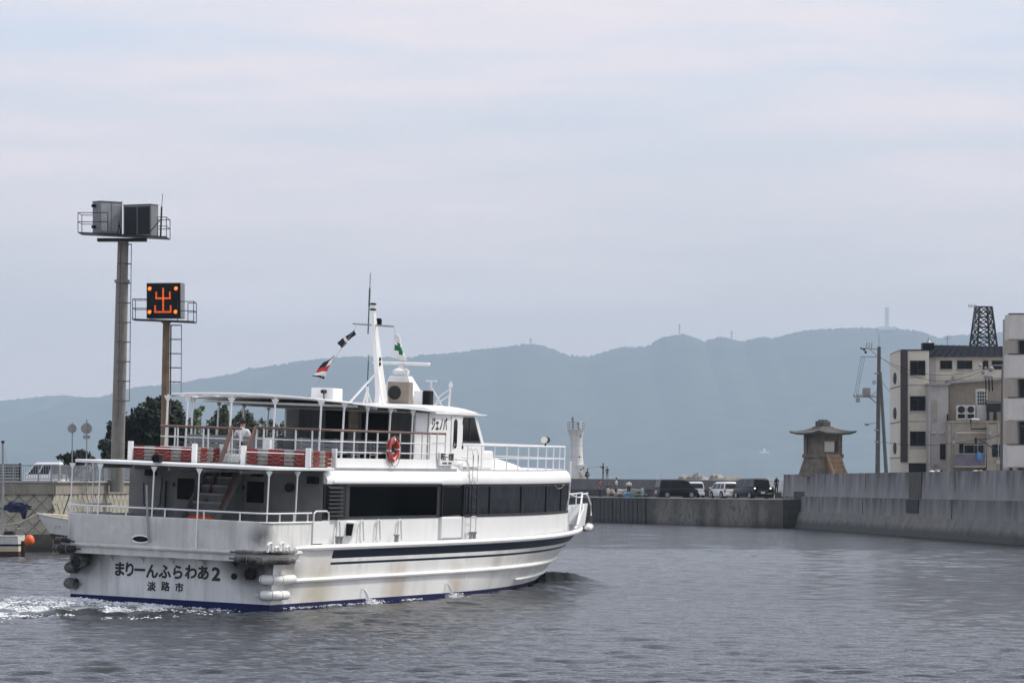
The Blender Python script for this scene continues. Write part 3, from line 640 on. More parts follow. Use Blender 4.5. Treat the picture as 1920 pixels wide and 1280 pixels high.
# eave moulding / coaming of the upper deck, swept along the cabin
def sweep(name, prof, x0, x1, m, front=False, parent=None):
    xs = sorted(set([x0] + [x for x in hx if x0 < x < x1] + [x1])); r = []
    if front:
        e = hw(XF); path = [(x, -hw(x), 0, -1) for x in xs] 
        for a in [-1.2, -0.8, -0.4, 0, 0.4, 0.8, 1.2]: path.append((XF + 0.75*math.cos(a), e*math.sin(a), math.cos(a), math.sin(a)))
        path += [(x, hw(x), 0, 1) for x in xs[::-1]]
        mb = MB(); mb.loft([[(x + nx*o, y + ny*o, z) for o, z in prof] for x, y, nx, ny in path]); return fp(mb, name, m, parent, ang=50)
    for s in (-1, 1):
        mb = MB(); mb.loft([[(x, s*(hw(x) + o), z) for o, z in prof] for x in xs]); r.append(fp(mb, name, m, parent, ang=50))
    return r
sweep('upper_coaming', [(0.08,3.60),(0.10,3.68),(0.07,3.78),(-0.02,3.90),(-0.10,4.0),(-0.13,4.33),(-0.19,4.33),(-0.25,3.6)], XA, 13.55, m_white)
sweep('eave_trim', [(0.085,3.62),(0.13,3.63),(0.13,3.69),(0.085,3.70)], 4.0, 11.9, m_white)
sweep('fore_roof_edge', [(0.05,3.60),(0.07,3.66),(0.05,3.80),(-0.02,3.93),(-0.14,4.02),(-0.30,4.04),(-0.30,3.6)], 13.55, XF, m_white, front=True)
mb = MB(); pts = [(x, hw(x)-0.1) for x in hx if x >= 13.5] + [(XF + 0.55, 0.9), (XF+0.62, 0.4)]; mb.add([(x,y,4.03) for x,y in pts] + [(x,-y,4.03) for x,y in pts[::-1]], [tuple(range(2*len(pts)))]); fp(mb, 'fore_roof', m_white, smooth=False)
fp(MB().box(2.2, 13.4, -2.85, 2.85, 3.95, 4.06), 'upper_deck', m_deck)
# step fairing where the coaming ends
fp(MB().box(13.45, 14.0, -2.82, 2.82, 3.9, 4.30), 'coaming_end', m_white, bevel=0.08)

# after bulkhead with doors
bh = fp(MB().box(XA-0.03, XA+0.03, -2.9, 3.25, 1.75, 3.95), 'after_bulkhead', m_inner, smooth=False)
def bulk_door(y0, y1, label=None):
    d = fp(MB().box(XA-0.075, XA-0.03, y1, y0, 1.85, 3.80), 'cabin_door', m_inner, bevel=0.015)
    w0, w1 = y0 - 0.12*(y0-y1)/0.76, y1 + 0.13
    fp(MB().box(XA-0.09, XA-0.076, y1+0.11, y0-0.11, 2.98, 3.58), 'door_window', m_black, d, bevel=0.03)
    mb = MB(); mb.tube([(XA-0.12, y1+0.08, 2.75), (XA-0.12, y1+0.2, 2.75)], 0.014, 6); fp(mb, 'door_handle', m_steel, d)
    for z in (2.2, 3.4): fp(MB().box(XA-0.1, XA-0.076, y0-0.03, y0+0.03, z-0.06, z+0.06), 'hinge', m_dkgrey, d)
bulk_door(1.78, 1.02); bulk_door(-0.44, -1.20)
mb = MB(); mb.tube([(XA-0.1, 2.05, 1.9), (XA-0.1, 2.02, 3.5)], 0.03, 8); mb.tube([(XA-0.1, 2.75, 3.4),(XA-0.13, 2.7, 2.8),(XA-0.12, 2.4, 2.55),(XA-0.1, 2.2, 2.8),(XA-0.1, 2.15, 3.6)], 0.018, 6); fp(mb, 'wall_pipe', m_dkgrey, bh)
mb = MB(); mb.tube([(XA-0.03, -1.9, 3.45), (XA-0.16, -1.9, 3.45)], 0.13, 16); fp(mb, 'round_vent', m_dkgrey, bh)
for y, z in ((-2.65, 3.72), (2.5, 3.75), (0.05, 3.8), (-0.9, 3.86)): fp(MB().box(XA-0.3, XA-0.04, y-0.14, y+0.14, z-0.13, z+0.08), 'deck_lamp', m_black, bh, bevel=0.02)
# lower canopy (roof over the after deck)
cp = cornered(-0.40, 3.9, 3.08, 0.5)
mb = MB(); n = len(cp)
mb.add([(x, y, 3.972) for x, y in cp] + [(x, y, 4.055) for x, y in cp], [(i, i+1, n+i+1, n+i) for i in range(n-1)] + [tuple(range(n)), tuple(range(n, 2*n))]); can = fp(mb, 'stern_canopy', m_white, bevel=0.015)
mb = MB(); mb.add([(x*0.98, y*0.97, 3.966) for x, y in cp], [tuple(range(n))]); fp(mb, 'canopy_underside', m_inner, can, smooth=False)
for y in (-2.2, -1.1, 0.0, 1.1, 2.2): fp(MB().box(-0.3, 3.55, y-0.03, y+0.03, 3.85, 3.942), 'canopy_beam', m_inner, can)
for (x, y, z0) in [(-0.36, 3.0, 1.75), (0.9, 3.0, 2.5), (-0.50, fl(290,900,0,-0.4).y, 2.5), (-0.56, fl(370,950,0,-0.56).y, 1.75), (-0.2, -3.0, 2.5), (1.55, -3.03, 2.5), (-0.5, 2.05, 2.5)]:
    mb = MB(); mb.tube([(x, y, z0), (x + 0.05, y, 3.95)], 0.022, 8); st_ = fp(mb, 'canopy_post', m_rail, can)
    mb = MB(); mb.prism([(-0.10, 3.945), (0.10, 3.945), (0.025, 3.80), (-0.025, 3.80)], 0, x + 0.04, x + 0.06); mb.xf(Matrix.Translation((0, y, 0))); fp(mb, 'gusset', m_rail, can, smooth=False)
mb = MB(); mb.box(-0.55, -0.32, fl(297,852,0,-0.4).y-0.1, fl(297,852,0,-0.4).y+0.1, 4.06, 4.28); mb.box(-0.5,-0.35, fl(297,852,0,-0.4).y-0.04, fl(297,852,0,-0.4).y+0.17, 4.12, 4.24); fp(mb, 'stern_light', m_black, bevel=0.02)
# stairs
stp = empty('stairs'); stp.parent = ferry
for k in range(9):
    x = 1.35 + k*0.27; z = 2.0 + k*0.235
    fp(MB().box(x, x+0.30, -0.36, 0.62, z-0.02, z+0.035), 'tread', mat('tread_grey', (0.36,0.37,0.38), 0.7) if k == 0 else bpy.data.materials['tread_grey'], stp)
    fp(MB().box(x+0.27, x+0.285, -0.36, 0.62, z+0.03, z+0.215), 'riser', m_inner, stp)
for y in (-0.40, 0.66):
    mb = MB(); mb.beam((1.2, y, 1.85), (3.75, y, 4.05), 0.05, 0.24); fp(mb, 'stringer', m_inner, stp)
for px0, py0, px1, py1 in ((384, 950, 436, 800), (414, 955, 481, 800)):
    e = fl(px1, py1, 0, 4.2); s_ = fl(px0, py0, 1, e.y); mb = MB(); mb.beam(s_, e, 0.07, 0.13); fp(mb, 'stair_handrail', m_handrail, stp)

# fore trunk on the roof
def trunk():
    mb = MB(); rings = []
    for x, h, w_ in ((16.9, 0.55, 1.75), (18.0, 0.50, 1.7), (20.0, 0.36, 1.55), (22.2, 0.18, 1.25), (24.0, 0.02, 0.8)):
        rings.append([(x, -w_, 4.03), (x, -w_*0.97, 4.03 + h*0.8), (x, -w_*0.86, 4.03 + h), (x, w_*0.86, 4.03 + h), (x, w_*0.97, 4.03 + h*0.8), (x, w_, 4.03)])
    mb.loft(rings); return fp(mb, 'fore_trunk', m_white, ang=40)
trunk()
fp(MB().box(13.9, 18.3, -2.05, 2.05, 4.03, 4.62), 'wheelhouse_base', m_white, bevel=0.07)

# wheelhouse
wb = MB(); wb.prism([(12.6,4.1),(17.15,4.1),(17.15,4.80),(16.4,5.74),(12.6,5.74)], 1, -2.2, 2.2); wh = fp(wb, 'wheelhouse', m_white, bevel=0.03)
rb = MB(); rings = []
for y, k in ((-2.30, 0.0), (-2.26, 0.45), (-2.1, 0.8), (-1.6, 1.0), (1.6, 1.0), (2.1, 0.8), (2.26, 0.45), (2.30, 0.0)):
    prof = [(12.45, 5.72), (12.45, 5.80+0.13*k), (13.6, 5.82+0.17*k), (14.8, 5.82+0.17*k), (15.6, 5.82+0.12*k), (16.15, 5.80+0.06*k), (16.45, 5.775), (17.0, 5.765), (17.0, 5.735), (16.3, 5.72)]
    rings.append([(x, y, z) for x, z in prof])
rb.loft(rings); fp(rb, 'wheelhouse_roof', m_white, ang=50)
ys = -2.205
def wquad(mb, pts, y, th=0.02):
    mb.prism(pts, 1, y - th, y + 0.001); return mb
def side_window(s):
    f_ = fp(wquad(MB(), [(15.17,4.86),(16.78,4.86),(16.17,5.66),(15.17,5.66)], 0).xf(Matrix.Translation((0, s*2.2, 0)) @ Matrix.Scale(-s, 4, (0,1,0))), 'side_window', m_frame, wh, smooth=False)
    fp(wquad(MB(), [(15.24,4.92),(16.62,4.92),(16.1,5.60),(15.24,5.60)], 0, 0.026).xf(Matrix.Translation((0, s*2.2, 0)) @ Matrix.Scale(-s, 4, (0,1,0))), 'pane', m_pane, f_, smooth=False)
    fp(wquad(MB(), [(15.74,4.90),(15.82,4.90),(15.82,5.62),(15.74,5.62)], 0, 0.034).xf(Matrix.Translation((0, s*2.2, 0)) @ Matrix.Scale(-s, 4, (0,1,0))), 'sash_bar', m_black, f_, smooth=False)
side_window(-1); side_window(1)
for k in range(3):
    y0, y1 = -2.05 + k*1.39, -0.73 + k*1.39; e = 0.012
    mb = MB(); mb.hexa([(17.08+e,y0,4.88),(17.08+e,y1,4.88),(17.06+e,y1,4.88),(17.06+e,y0,4.88),(16.47+e,y0,5.66),(16.47+e,y1,5.66),(16.45+e,y1,5.66),(16.45+e,y0,5.66)])
    fp(mb, 'front_window', m_pane, wh, smooth=False)
dx0, dx1 = fl(848, 800, 1, -2.2).x, fl(863, 800, 1, -2.2).x
wd = fp(MB().box(dx0-0.1, dx1+0.15, -2.235, -2.2, 4.35, 5.68), 'wheelhouse_door', m_white, wh, bevel=0.02)
mb = MB(); a0, a1 = fl(851, 800, 1, -2.24).x, fl(857.5, 800, 1, -2.24).x; c_ = (a0+a1)/2; w_ = (a1-a0)/2
pp = [(c_ + w_*math.cos(t), 5.13 + (0.33 if math.sin(t) > 0 else -0.33) + w_*0.9*math.sin(t)) for t in [2*math.pi*i/20 + 0.01 for i in range(20)]]
mb.prism(pp, 1, -2.25, -2.234); fp(mb, 'oval_window', m_pane, wd, smooth=False)
for z in (4.75, 5.5): fp(MB().box(dx1+0.10, dx1+0.19, -2.25, -2.2, z-0.09, z+0.09), 'hinge', m_black, wd)
mb = MB(); mb.tube([(dx0+0.02, -2.27, 4.78), (dx0+0.2, -2.27, 4.78)], 0.016, 6); mb.tube([(dx0+0.04,-2.27,4.66),(dx0+0.04,-2.27,4.86)],0.014,6); fp(mb, 'door_handle', m_steel, wd)
lettering('line_name', 'ジェノバ', 0.43, face_stb(fl(824,795,1,-2.21).x, -2.206, 5.38), m_ink, wh, bold=0.016, sx=0.72)
# after wall of the wheelhouse seen under the upper canopy
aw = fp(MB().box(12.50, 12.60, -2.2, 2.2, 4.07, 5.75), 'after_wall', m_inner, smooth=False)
for (px0, px1, py0, py1, nm, mm) in ((612, 651, 762, 822, 'doorway', m_dark_in), (679, 727, 774, 820, 'doorway', m_dark_in), (656, 672, 766, 802, 'notice_board', m_curtain)):
    a = fl(px0, py0, 0, 12.5); b = fl(px1, py1, 0, 12.5)
    fp(MB().box(12.47, 12.497, b.y, a.y, 4.1 if nm == 'doorway' else b.z, a.z), nm, mm, aw, smooth=False)
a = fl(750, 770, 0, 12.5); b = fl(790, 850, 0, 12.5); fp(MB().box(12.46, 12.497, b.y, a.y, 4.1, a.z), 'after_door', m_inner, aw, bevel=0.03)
for s in (-1, 1): fp(MB().box(11.6, 12.5, min(s*2.2, s*2.14), max(s*2.2, s*2.14), 4.07, 5.74), 'wing_wall', m_white, bevel=0.0)

# upper canopy
mb = MB(); xs = [6.0, 6.1, 8, 10, 12.9]; rings = []
for x in xs:
    top, bot = [], []
    for i in range(13):
        y = -2.60 + 5.04*i/12; z = 5.99 + 0.09*(1-(y/2.6)**2) - 0.022*(x-4) + (0.02*math.sin(x*1.7 + y) if x > 6.2 else 0)
        top.append((x, y, z)); bot.append((x, y, z - (0.05 if x > 6.05 else 0.03)))
    rings.append(top + bot[::-1])
mb.loft(rings); uc = fp(mb, 'upper_canopy', m_white, ang=40)
def cz_(x, y): return 5.965 + 0.09*(1-(y/2.6)**2) - 0.022*(x-4)
mb = MB(); mb.tube([(6.1, -2.56, cz_(6.1,-2.56)), (4.4, -2.5, cz_(4.4,-2.5)), (4.15, -2.3, cz_(4.15,-2.3))] + [(4.1, y, cz_(4.1, y)) for y in (-1.6,-0.8,0,0.8,1.6)] + [(4.15, 2.25, cz_(4.15,2.25)), (4.4, 2.4, cz_(4.4,2.4)), (6.1, 2.4, cz_(6.1,2.4))], 0.035, 8); fp(mb, 'canopy_rim', m_white, uc)
for y in (-1.7, -0.85, 0.0, 0.85, 1.7):
    mb = MB(); mb.tube([(4.12, y, cz_(4.1,y)), (6.1, y, cz_(6.1,y))], 0.022, 6); fp(mb, 'canopy_strut', m_white, uc)
mb = MB(); mb.tube([(5.1, y, cz_(5.1,y)) for y in (-2.5,-1.2,0,1.2,2.4)], 0.022, 6); fp(mb, 'canopy_strut', m_white, uc)
for x in (6.6, 8.0, 9.4, 10.8): fp(MB().box(x-0.03, x+0.03, -2.5, 2.5, 5.86-0.022*(x-4), 5.925-0.022*(x-4)), 'canopy_beam', m_white, uc)
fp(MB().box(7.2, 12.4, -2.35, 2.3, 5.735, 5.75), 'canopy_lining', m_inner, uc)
sx = [fl(px, 800, 1, -2.45).x for px in (600, 643, 687, 730, 772)]
posts = [(4.2, fl(352,760,0,4.2).y), (4.2, fl(434,760,0,4.2).y), (4.2, fl(516,760,0,4.2).y)] + [(x, -2.47) for x in sx] + [(4.25, 2.45)] + [(x, 2.47) for x in (5.9, 7.6, 9.3, 11.0)]
for x, y in posts:
    z1 = 5.98 - 0.022*(x-4); mb = MB(); mb.tube([(x-0.08, y, 4.1), (x, y, z1)], 0.03, 8); p_ = fp(mb, 'canopy_post', m_rail, uc)
    mb = MB()
    if x < 4.5: mb.prism([(y-0.12, z1-0.03), (y+0.12, z1-0.03), (y+0.03, z1-0.19), (y-0.03, z1-0.19)], 0, x-0.02, x+0.02)
    else: mb.prism([(x-0.2, z1-0.03), (x+0.2, z1-0.03), (x+0.04, z1-0.2), (x-0.04, z1-0.2)], 1, y-0.02, y+0.02)
    fp(mb, 'gusset', m_rail, uc, smooth=False)
# upper deck railing
def railing(name, path, zt, mids, post_pts, zb, m_top, rt=0.035, rm=0.02, rp=0.024, parent=None):
    mb = MB(); mb.tube([(x, y, zt) for x, y in path], rt, 8); r = fp(mb, name, m_top, parent)
    for z in mids:
        t = MB(); t.tube([(x, y, z) for x, y in path], rm, 6); fp(t, 'mid_rail', m_rail, r)
    for x, y in post_pts:
        t = MB(); t.tube([(x, y, zb), (x, y, zt)], rp, 6); fp(t, 'post', m_rail, r)
    return r
ey = fl(313, 797, 0, 4.2).y
railing('aft_railing', [(4.15, ey), (4.15, fl(453,803,0,4.15).y)], 5.06, (4.76, 4.46), [(4.15, fl(px, 800, 0, 4.15).y) for px in (314, 334, 382, 391, 430, 436, 451)], 4.08, m_handrail)
stb_x = [fl(px, 820, 1, -2.72).x for px in (640, 664, 708, 750, 777, 792)]
railing('starboard_railing', [(4.15, fl(481,803,0,4.15).y), (4.15, -2.45), (4.4, -2.72), (12.6, -2.72)], 5.12, (4.80, 4.50), [(4.15, fl(px, 800, 0, 4.15).y) for px in (481, 495, 555, 586)] + [(x, -2.72) for x in stb_x], 4.2, m_handrail)
railing('port_railing', [(4.15, ey), (4.4, 2.72), (12.6, 2.72)], 5.06, (4.76, 4.46), [(x, 2.72) for x in (5.3, 6.6, 8.0, 9.4, 10.8, 12.2)], 4.08, m_handrail)
x0, x1 = fl(806, 820, 1, -2.78).x, fl(838, 820, 1, -2.78).x
railing('wing_railing', [(12.6, -2.74), (x1, -2.74), (x1, -2.3)], 5.12, (4.82,), [(x0+0.1, -2.74), ((x0+x1)/2, -2.74), (x1, -2.74)], 4.3, m_handrail)
# benches on the upper deck
def bench(x, y0, y1):
    b = empty('bench'); b.parent = ferry
    for k in range(3): fp(MB().box(x, x+0.03, y0, y1, 4.50+k*0.125, 4.60+k*0.125), 'back_slat', m_bench, b)
    for k in range(3): fp(MB().box(x+0.06+k*0.14, x+0.18+k*0.14, y0, y1, 4.44, 4.47), 'seat_slat', m_bench, b)
    for y in (y0+0.15, y1-0.15):
        mb = MB(); mb.tube([(x+0.02,y,4.86),(x+0.05,y,4.42),(x+0.02,y,4.07)], 0.02, 6); mb.tube([(x+0.05,y,4.42),(x+0.45,y,4.42),(x+0.45,y,4.07)], 0.02, 6); fp(mb, 'bench_leg', m_rail, b)
for x in (5.0, 6.2, 7.4, 8.6, 9.8):
    bench(x, -2.2, -0.75 if x > 5.5 else -1.35); bench(x, 0.5, 2.2)
bench(5.0, -0.72, 0.36)
fp(MB().box(4.7, 5.1, fl(512,820,0,4.9).y, fl(498,820,0,4.9).y, 4.06, 4.82), 'deck_locker', m_white, bevel=0.03)
fp(MB().box(4.35, 4.7, fl(449,860,0,4.4).y, fl(413,860,0,4.4).y, 4.06, 4.32), 'deck_box', m_white, bevel=0.03)

# mast, radar and roof gear
bz = 5.93
mb = MB(); rings = []
for z, xc, lx, ly in ((5.85, 13.95, 0.60, 0.085), (6.0, 13.95, 0.42, 0.08), (6.25, 13.9, 0.30, 0.075), (6.8, 13.72, 0.23, 0.07), (7.6, 13.45, 0.18, 0.06), (8.4, 13.18, 0.12, 0.05), (8.82, 13.05, 0.09, 0.045)):
    rings.append([(xc-lx, -ly, z), (xc+lx, -ly*0.8, z), (xc+lx, ly*0.8, z), (xc-lx, ly, z)])
mb.loft(rings); mast = fp(mb, 'mast', m_white, ang=30)
mb = MB(); mb.tube([(13.6, 0, 7.0), (12.6, 0.5, 5.95)], 0.035, 8); mb.tube([(13.6, 0, 7.0), (12.7, -0.6, 5.95)], 0.035, 8); fp(mb, 'mast_stay', m_white, mast)
yl, yr = fl(662, 607, 0, 13.2), fl(738, 612, 0, 13.2)
mb = MB(); mb.beam(yl, yr, 0.07, 0.05); fp(mb, 'yard', m_steel, mast)
mb = MB(); mb.lathe([(0.10,0),(0.10,0.04),(0.08,0.05),(0.085,0.17),(0.10,0.18),(0.10,0.21),(0.05,0.23)], 14, (13.03, 0, 8.84)); ml = fp(mb, 'masthead_light', m_black, mast)
mb = MB(); mb.lathe([(0.088,0.055),(0.092,0.165)], 14, (13.03,0,8.84)); fp(mb, 'lens', m_lens, ml)
p = fl(710, 603, 1, 0.0); mb = MB(); mb.lathe([(0.06,-0.1),(0.1,-0.09),(0.1,0.08),(0.05,0.11)], 12, (p.x, 0, p.z)); fp(mb, 'side_light', m_black, mast)
mb = MB(); q0, q1 = fl(690, 626, 1, 0.25), fl(694.5, 512, 1, 0.25); mb.tube([q0, q0.lerp(q1, 0.45)], 0.022, 6); mb.tube([q0.lerp(q1, 0.45), q0.lerp(q1, 0.75)], 0.03, 6); mb.tube([q0.lerp(q1, 0.75), q1], 0.013, 6); fp(mb, 'whip_antenna', m_antgreen, mast)
mb = MB(); q0, q1 = fl(689, 724, 1, 0.6), fl(691, 665, 1, 0.6); mb.tube([q0, q0.lerp(q1, 0.8)], 0.02, 6); mb.tube([q0.lerp(q1,0.8), q1], 0.01, 6); fp(mb, 'whip_antenna', m_antgreen)
mb = MB(); mb.tube([q0, q0 + Vector((0,0,-0.5))], 0.05, 8); mb.tube([q0 + Vector((0,0,-0.1)), (q0.x-0.3, q0.y, 5.95)], 0.025, 6); mb.tube([q0 + Vector((0,0,-0.1)), (q0.x+0.4, q0.y, 5.95)], 0.025, 6); fp(mb, 'antenna_bracket', m_white)
for (zz) in (7.35, 7.2):
    mb = MB(); mb.tube([(13.55, -0.05, zz), (13.55, -0.085, zz)], 0.06, 10); fp(mb, 'mast_port', m_dkgrey, mast)
rp_ = fl(752, 700, 1, 0.0)
mb = MB(); mb.hexa([(14.9,-0.75,6.0),(16.0,-0.75,6.0),(16.0,0.55,6.0),(14.9,0.55,6.0),(15.1,-0.3,6.88),(15.6,-0.3,6.88),(15.6,0.3,6.88),(15.1,0.3,6.88)])
rad = fp(mb, 'radar_stand', m_white, bevel=0.05)
mb = MB(); mb.lathe([(0.20,0),(0.26,0.06),(0.27,0.16),(0.16,0.24),(0.08,0.27),(0.08,0.34)], 16, (15.35, 0, 6.88)); fp(mb, 'radar_pedestal', m_white, rad)
mb = MB(); mb.box(15.27, 15.43, -0.98, 0.98, 7.22, 7.32); fp(mb, 'radar_scanner', m_white, rad, bevel=0.04)
ac0, ac1 = fl(729, 715, 0, 14.6), fl(768, 748, 0, 14.6)
acu = fp(MB().box(14.5, 14.85, ac1.y, ac0.y, 6.0, ac0.z), 'air_conditioner', m_beige, bevel=0.02)
mb = MB(); cy, cz = ac1.y*0.35 + ac0.y*0.65, (6.0+ac0.z)/2; mb.tube([(14.495, cy, cz), (14.49, cy, cz)], 0.22, 20); fp(mb, 'fan_grille', m_dkgrey, acu)
b0, b1 = fl(588, 742, 0, 9.0), fl(630, 728, 0, 9.0)
rb_ = fp(MB().box(8.8, 9.5, b1.y, b0.y, 5.93, b1.z), 'roof_box', m_white, bevel=0.03)
mb = MB(); c_ = fl(609, 734, 0, 8.78); mb.tube([(8.6, c_.y, c_.z), (8.8, c_.y, c_.z)], 0.06, 10); mb.tube([(8.7,c_.y,c_.z),(8.75,c_.y,5.98)],0.02,6); fp(mb, 'deck_light', m_dkgrey, rb_)
g0, g1 = fl(778, 732, 0, 14.2), fl(794, 750, 0, 14.2); fp(MB().box(14.1, 14.4, g1.y, g0.y, 5.95, g0.z), 'white_cabinet', m_white, bevel=0.03)
g0, g1 = fl(795, 732, 0, 14.2), fl(808, 749, 0, 14.2); fp(MB().box(14.1, 14.4, g1.y, g0.y, 5.98, g0.z), 'loudspeaker', m_black, bevel=0.02)
t0 = fl(809, 714, 0, 14.6); mb = MB(); mb.beam((14.6, t0.y-0.17, t0.z), (14.6, t0.y+0.17, t0.z), 0.12, 0.035); mb.tube([t0, t0 + Vector((0,0,-0.14))], 0.035, 8); mb.tube([t0 + Vector((0,0,-0.12)), (14.6, t0.y+0.03, 5.95)], 0.025, 6); mb.tube([t0 + Vector((0,0,-0.2)), (14.75, t0.y-0.12, 6.3), (14.9, t0.y-0.28, 5.95)], 0.022, 6); fp(mb, 'satellite_antenna', m_white)
t0 = fl(845, 722, 0, 15.0); mb = MB(); mb.tube([t0, (15.0, t0.y+0.04, 5.9)], 0.035, 8); mb.tube([t0 + Vector((0,0,-0.1)), (14.8, t0.y+0.25, 6.3), (14.6, t0.y+0.42, 5.9)], 0.02, 6); mb.tube([t0 + Vector((0,0,-0.3)), (14.6, t0.y+0.42, 5.95)], 0.018, 6); mb.lathe([(0.06,-0.06),(0.06,0.05),(0.03,0.06)], 10, t0); mb.lathe([(0.03,0.05),(0.03,0.13)], 8, t0, 0); fp(mb, 'light_tripod', m_white)

# fore deck rail, searchlight, ladder
frx = list(np.linspace(14.4, 25.9, 11)); fpath = [(x, -(hw(x)-0.16)) for x in frx]
railing('fore_railing', [(14.0, -2.75)] + fpath + [(XF+0.35, -0.8), (XF+0.45, 0), (XF+0.35, 0.8)] + [(x, -y) for x, y in fpath[::-1]], 4.80, (4.40,), fpath + [(x, -y) for x, y in fpath], 4.03, m_rail, rt=0.028, rm=0.018, rp=0.020)
sl = fl(1023, 825, 1, -1.5); mb = MB(); mb.tube([(sl.x, -1.5, 4.8), (sl.x, -1.5, 4.92)], 0.03, 8); mb.tube([(sl.x-0.12, -1.5, 5.02), (sl.x+0.14, -1.5, 5.02)], [0.13, 0.11], 14); s1 = fp(mb, 'searchlight', m_dkgrey)
mb = MB(); mb.tube([(sl.x-0.14, -1.5, 5.02), (sl.x-0.12, -1.5, 5.02)], 0.12, 14); fp(mb, 'lamp_glass', m_lens, s1)
ld = empty('side_ladder'); ld.parent = ferry
lx0, lx1 = 14.15, 14.55
for x in (lx0, lx1):
    mb = MB(); mb.tube([(x, -2.85, 4.62), (x, -3.0, 4.70), (x, -3.07, 4.5), (x, -3.07, 3.6)], 0.02, 6); fp(mb, 'ladder_rail', m_rail, ld); mb = MB(); mb.tube([(x, -3.07, 3.6), (x, -3.07, 2.6)], 0.02, 6); fp(mb, 'ladder_rail', m_dkgrey, ld); mb = MB(); mb.tube([(x, -3.07, 2.6), (x, -3.07, 2.15), (x, -2.97, 2.05)], 0.02, 6); fp(mb, 'ladder_rail', m_rail, ld)
for z in np.arange(2.3, 4.4, 0.3): mb = MB(); mb.tube([(lx0, -3.07, z), (lx1, -3.07, z)], 0.014, 6); fp(mb, 'rung', m_rail if z > 3.6 or z < 2.6 else m_dkgrey, ld)
mb = MB(); mb.tube([(13.2,-2.9,4.35),(13.8,-2.95,4.35),(14.05,-2.97,4.2),(14.1,-3.0,3.6)], 0.022, 6); fp(mb, 'grab_rail', m_rail)
# route sign
s0, s1_ = fl(823, 848, 1, -2.86), fl(849, 873, 1, -2.86)
sg = fp(MB().box(s0.x, s1_.x, -2.90, -2.82, s1_.z, s0.z), 'route_sign', mat('sign_white', (0.82,0.82,0.8), 0.4), bevel=0.01)
cxs, czs, ws = (s0.x+s1_.x)/2, (s0.z+s1_.z)/2, s1_.x - s0.x
for ch, dx in zip('明石岩屋', (-0.36, -0.185, 0.185, 0.36)): lettering('sign_letter', ch, 0.23, face_stb(cxs + dx*ws, -2.903, czs + 0.06), m_ink, sg, bold=0.008, sx=ws*0.20/0.23)
fp(MB().box(cxs-0.08*ws, cxs+0.08*ws, -2.905, -2.90, czs+0.05, czs+0.075), 'red_arrow', m_ringred, sg)
for k in range(8):
    if k != 4: fp(MB().box(cxs + (-0.32+k*0.082)*ws, cxs + (-0.26+k*0.082)*ws, -2.905, -2.90, czs-0.15, czs-0.09), 'small_print', m_ink, sg)
# grab hoops, vent and bollards along the side
for px in (633, 677, 708, 748):
    x = fl(px, 990, 1, -2.98).x; mb = MB(); mb.tube([(x-0.14, -3.0, 1.95), (x-0.06, -3.0, 2.5), (x, -3.0, 2.56), (x+0.08, -3.0, 2.5), (x+0.18, -3.0, 1.95)], 0.028, 8); fp(mb, 'grab_hoop', m_rail)
x = fl(655, 990, 1, -2.98).x; vt = fp(MB().hexa([(x-0.1,-3.12,2.1),(x+0.35,-3.0,2.1),(x+0.35,-2.9,2.1),(x-0.1,-2.9,2.1),(x-0.1,-3.18,2.5),(x+0.5,-3.05,2.46),(x+0.5,-2.9,2.46),(x-0.1,-2.9,2.5)]), 'side_vent', m_white, bevel=0.01)
fp(MB().hexa([(x-0.115,-3.1,2.12),(x-0.105,-3.1,2.12),(x-0.105,-2.92,2.12),(x-0.115,-2.92,2.12),(x-0.115,-3.16,2.46),(x-0.105,-3.16,2.46),(x-0.105,-2.92,2.46),(x-0.115,-2.92,2.46)]), 'vent_mouth', m_black, vt)
for px, s in ((630, 1), (636, 1), (845-105, 1), (880, 1), (886, 1), (1050, 0.8)):
    x = fl(px, 1000, 1, -3.08).x if px < 1000 else 25.6
    y = -(halfb(x, 1.9) - 0.06); mb = MB(); mb.lathe([(0.07,0),(0.06,0.03),(0.06,0.17),(0.09,0.19),(0.09,0.22)], 12, (x, y, sheer(x, 1.9))); fp(mb, 'bollard', m_steel)
# bow bulwark and pulpit
bx = [26.6, 27.2, 27.8, 28.4, 29.0, 29.6, 30.2, 30.8, 31.3, 31.7, 32.05]
def bz1(x): return float(np.interp(x, [26.6, 27.6, 28.6, 30.0, 32.1], [2.06, 2.25, 2.55, 2.66, 2.80]))
for s in (-1, 1):
    mb = MB(); rings = []
    for x in bx:
        y = s*max(halfb(min(x, 31.65), 1.9), 0.05) if x < 31.6 else s*0.05*(32.2-x)*2; zz = sheer(x, 1.9) - 0.06
        rings.append([(x, y, zz), (x + 0.15*(x-26)/6, y + s*0.03*(x-26)/6, bz1(x)), (x + 0.15*(x-26)/6, y*0.96, bz1(x)), (x, y*0.96, zz)])
    mb.loft(rings); bb = fp(mb, 'bow_bulwark', m_white, ang=50)
    mb = MB(); pts = [(27.0, s*(halfb(27.0,1.9)-0.02), 2.15), (28.2, s*(halfb(28.2,1.9)-0.03), 2.60), (29.8, s*(halfb(29.8,1.9)-0.05), 3.02), (31.2, s*(halfb(31.2,1.9)-0.02), 3.12), (32.0, s*0.1, 3.16)]
    mb.tube(pts, 0.026, 8); pr = fp(mb, 'bow_rail', m_rail, bb)
    for x in (29.2, 30.4, 31.4): mb = MB(); y = s*(halfb(x,1.9)-0.03); mb.tube([(x, y, bz1(x)-0.02), (x, y, float(np.interp(x, [27,28.2,29.8,31.2,32],[2.15,2.6,3.02,3.12,3.16])))], 0.022, 6); fp(mb, 'post', m_rail, bb)
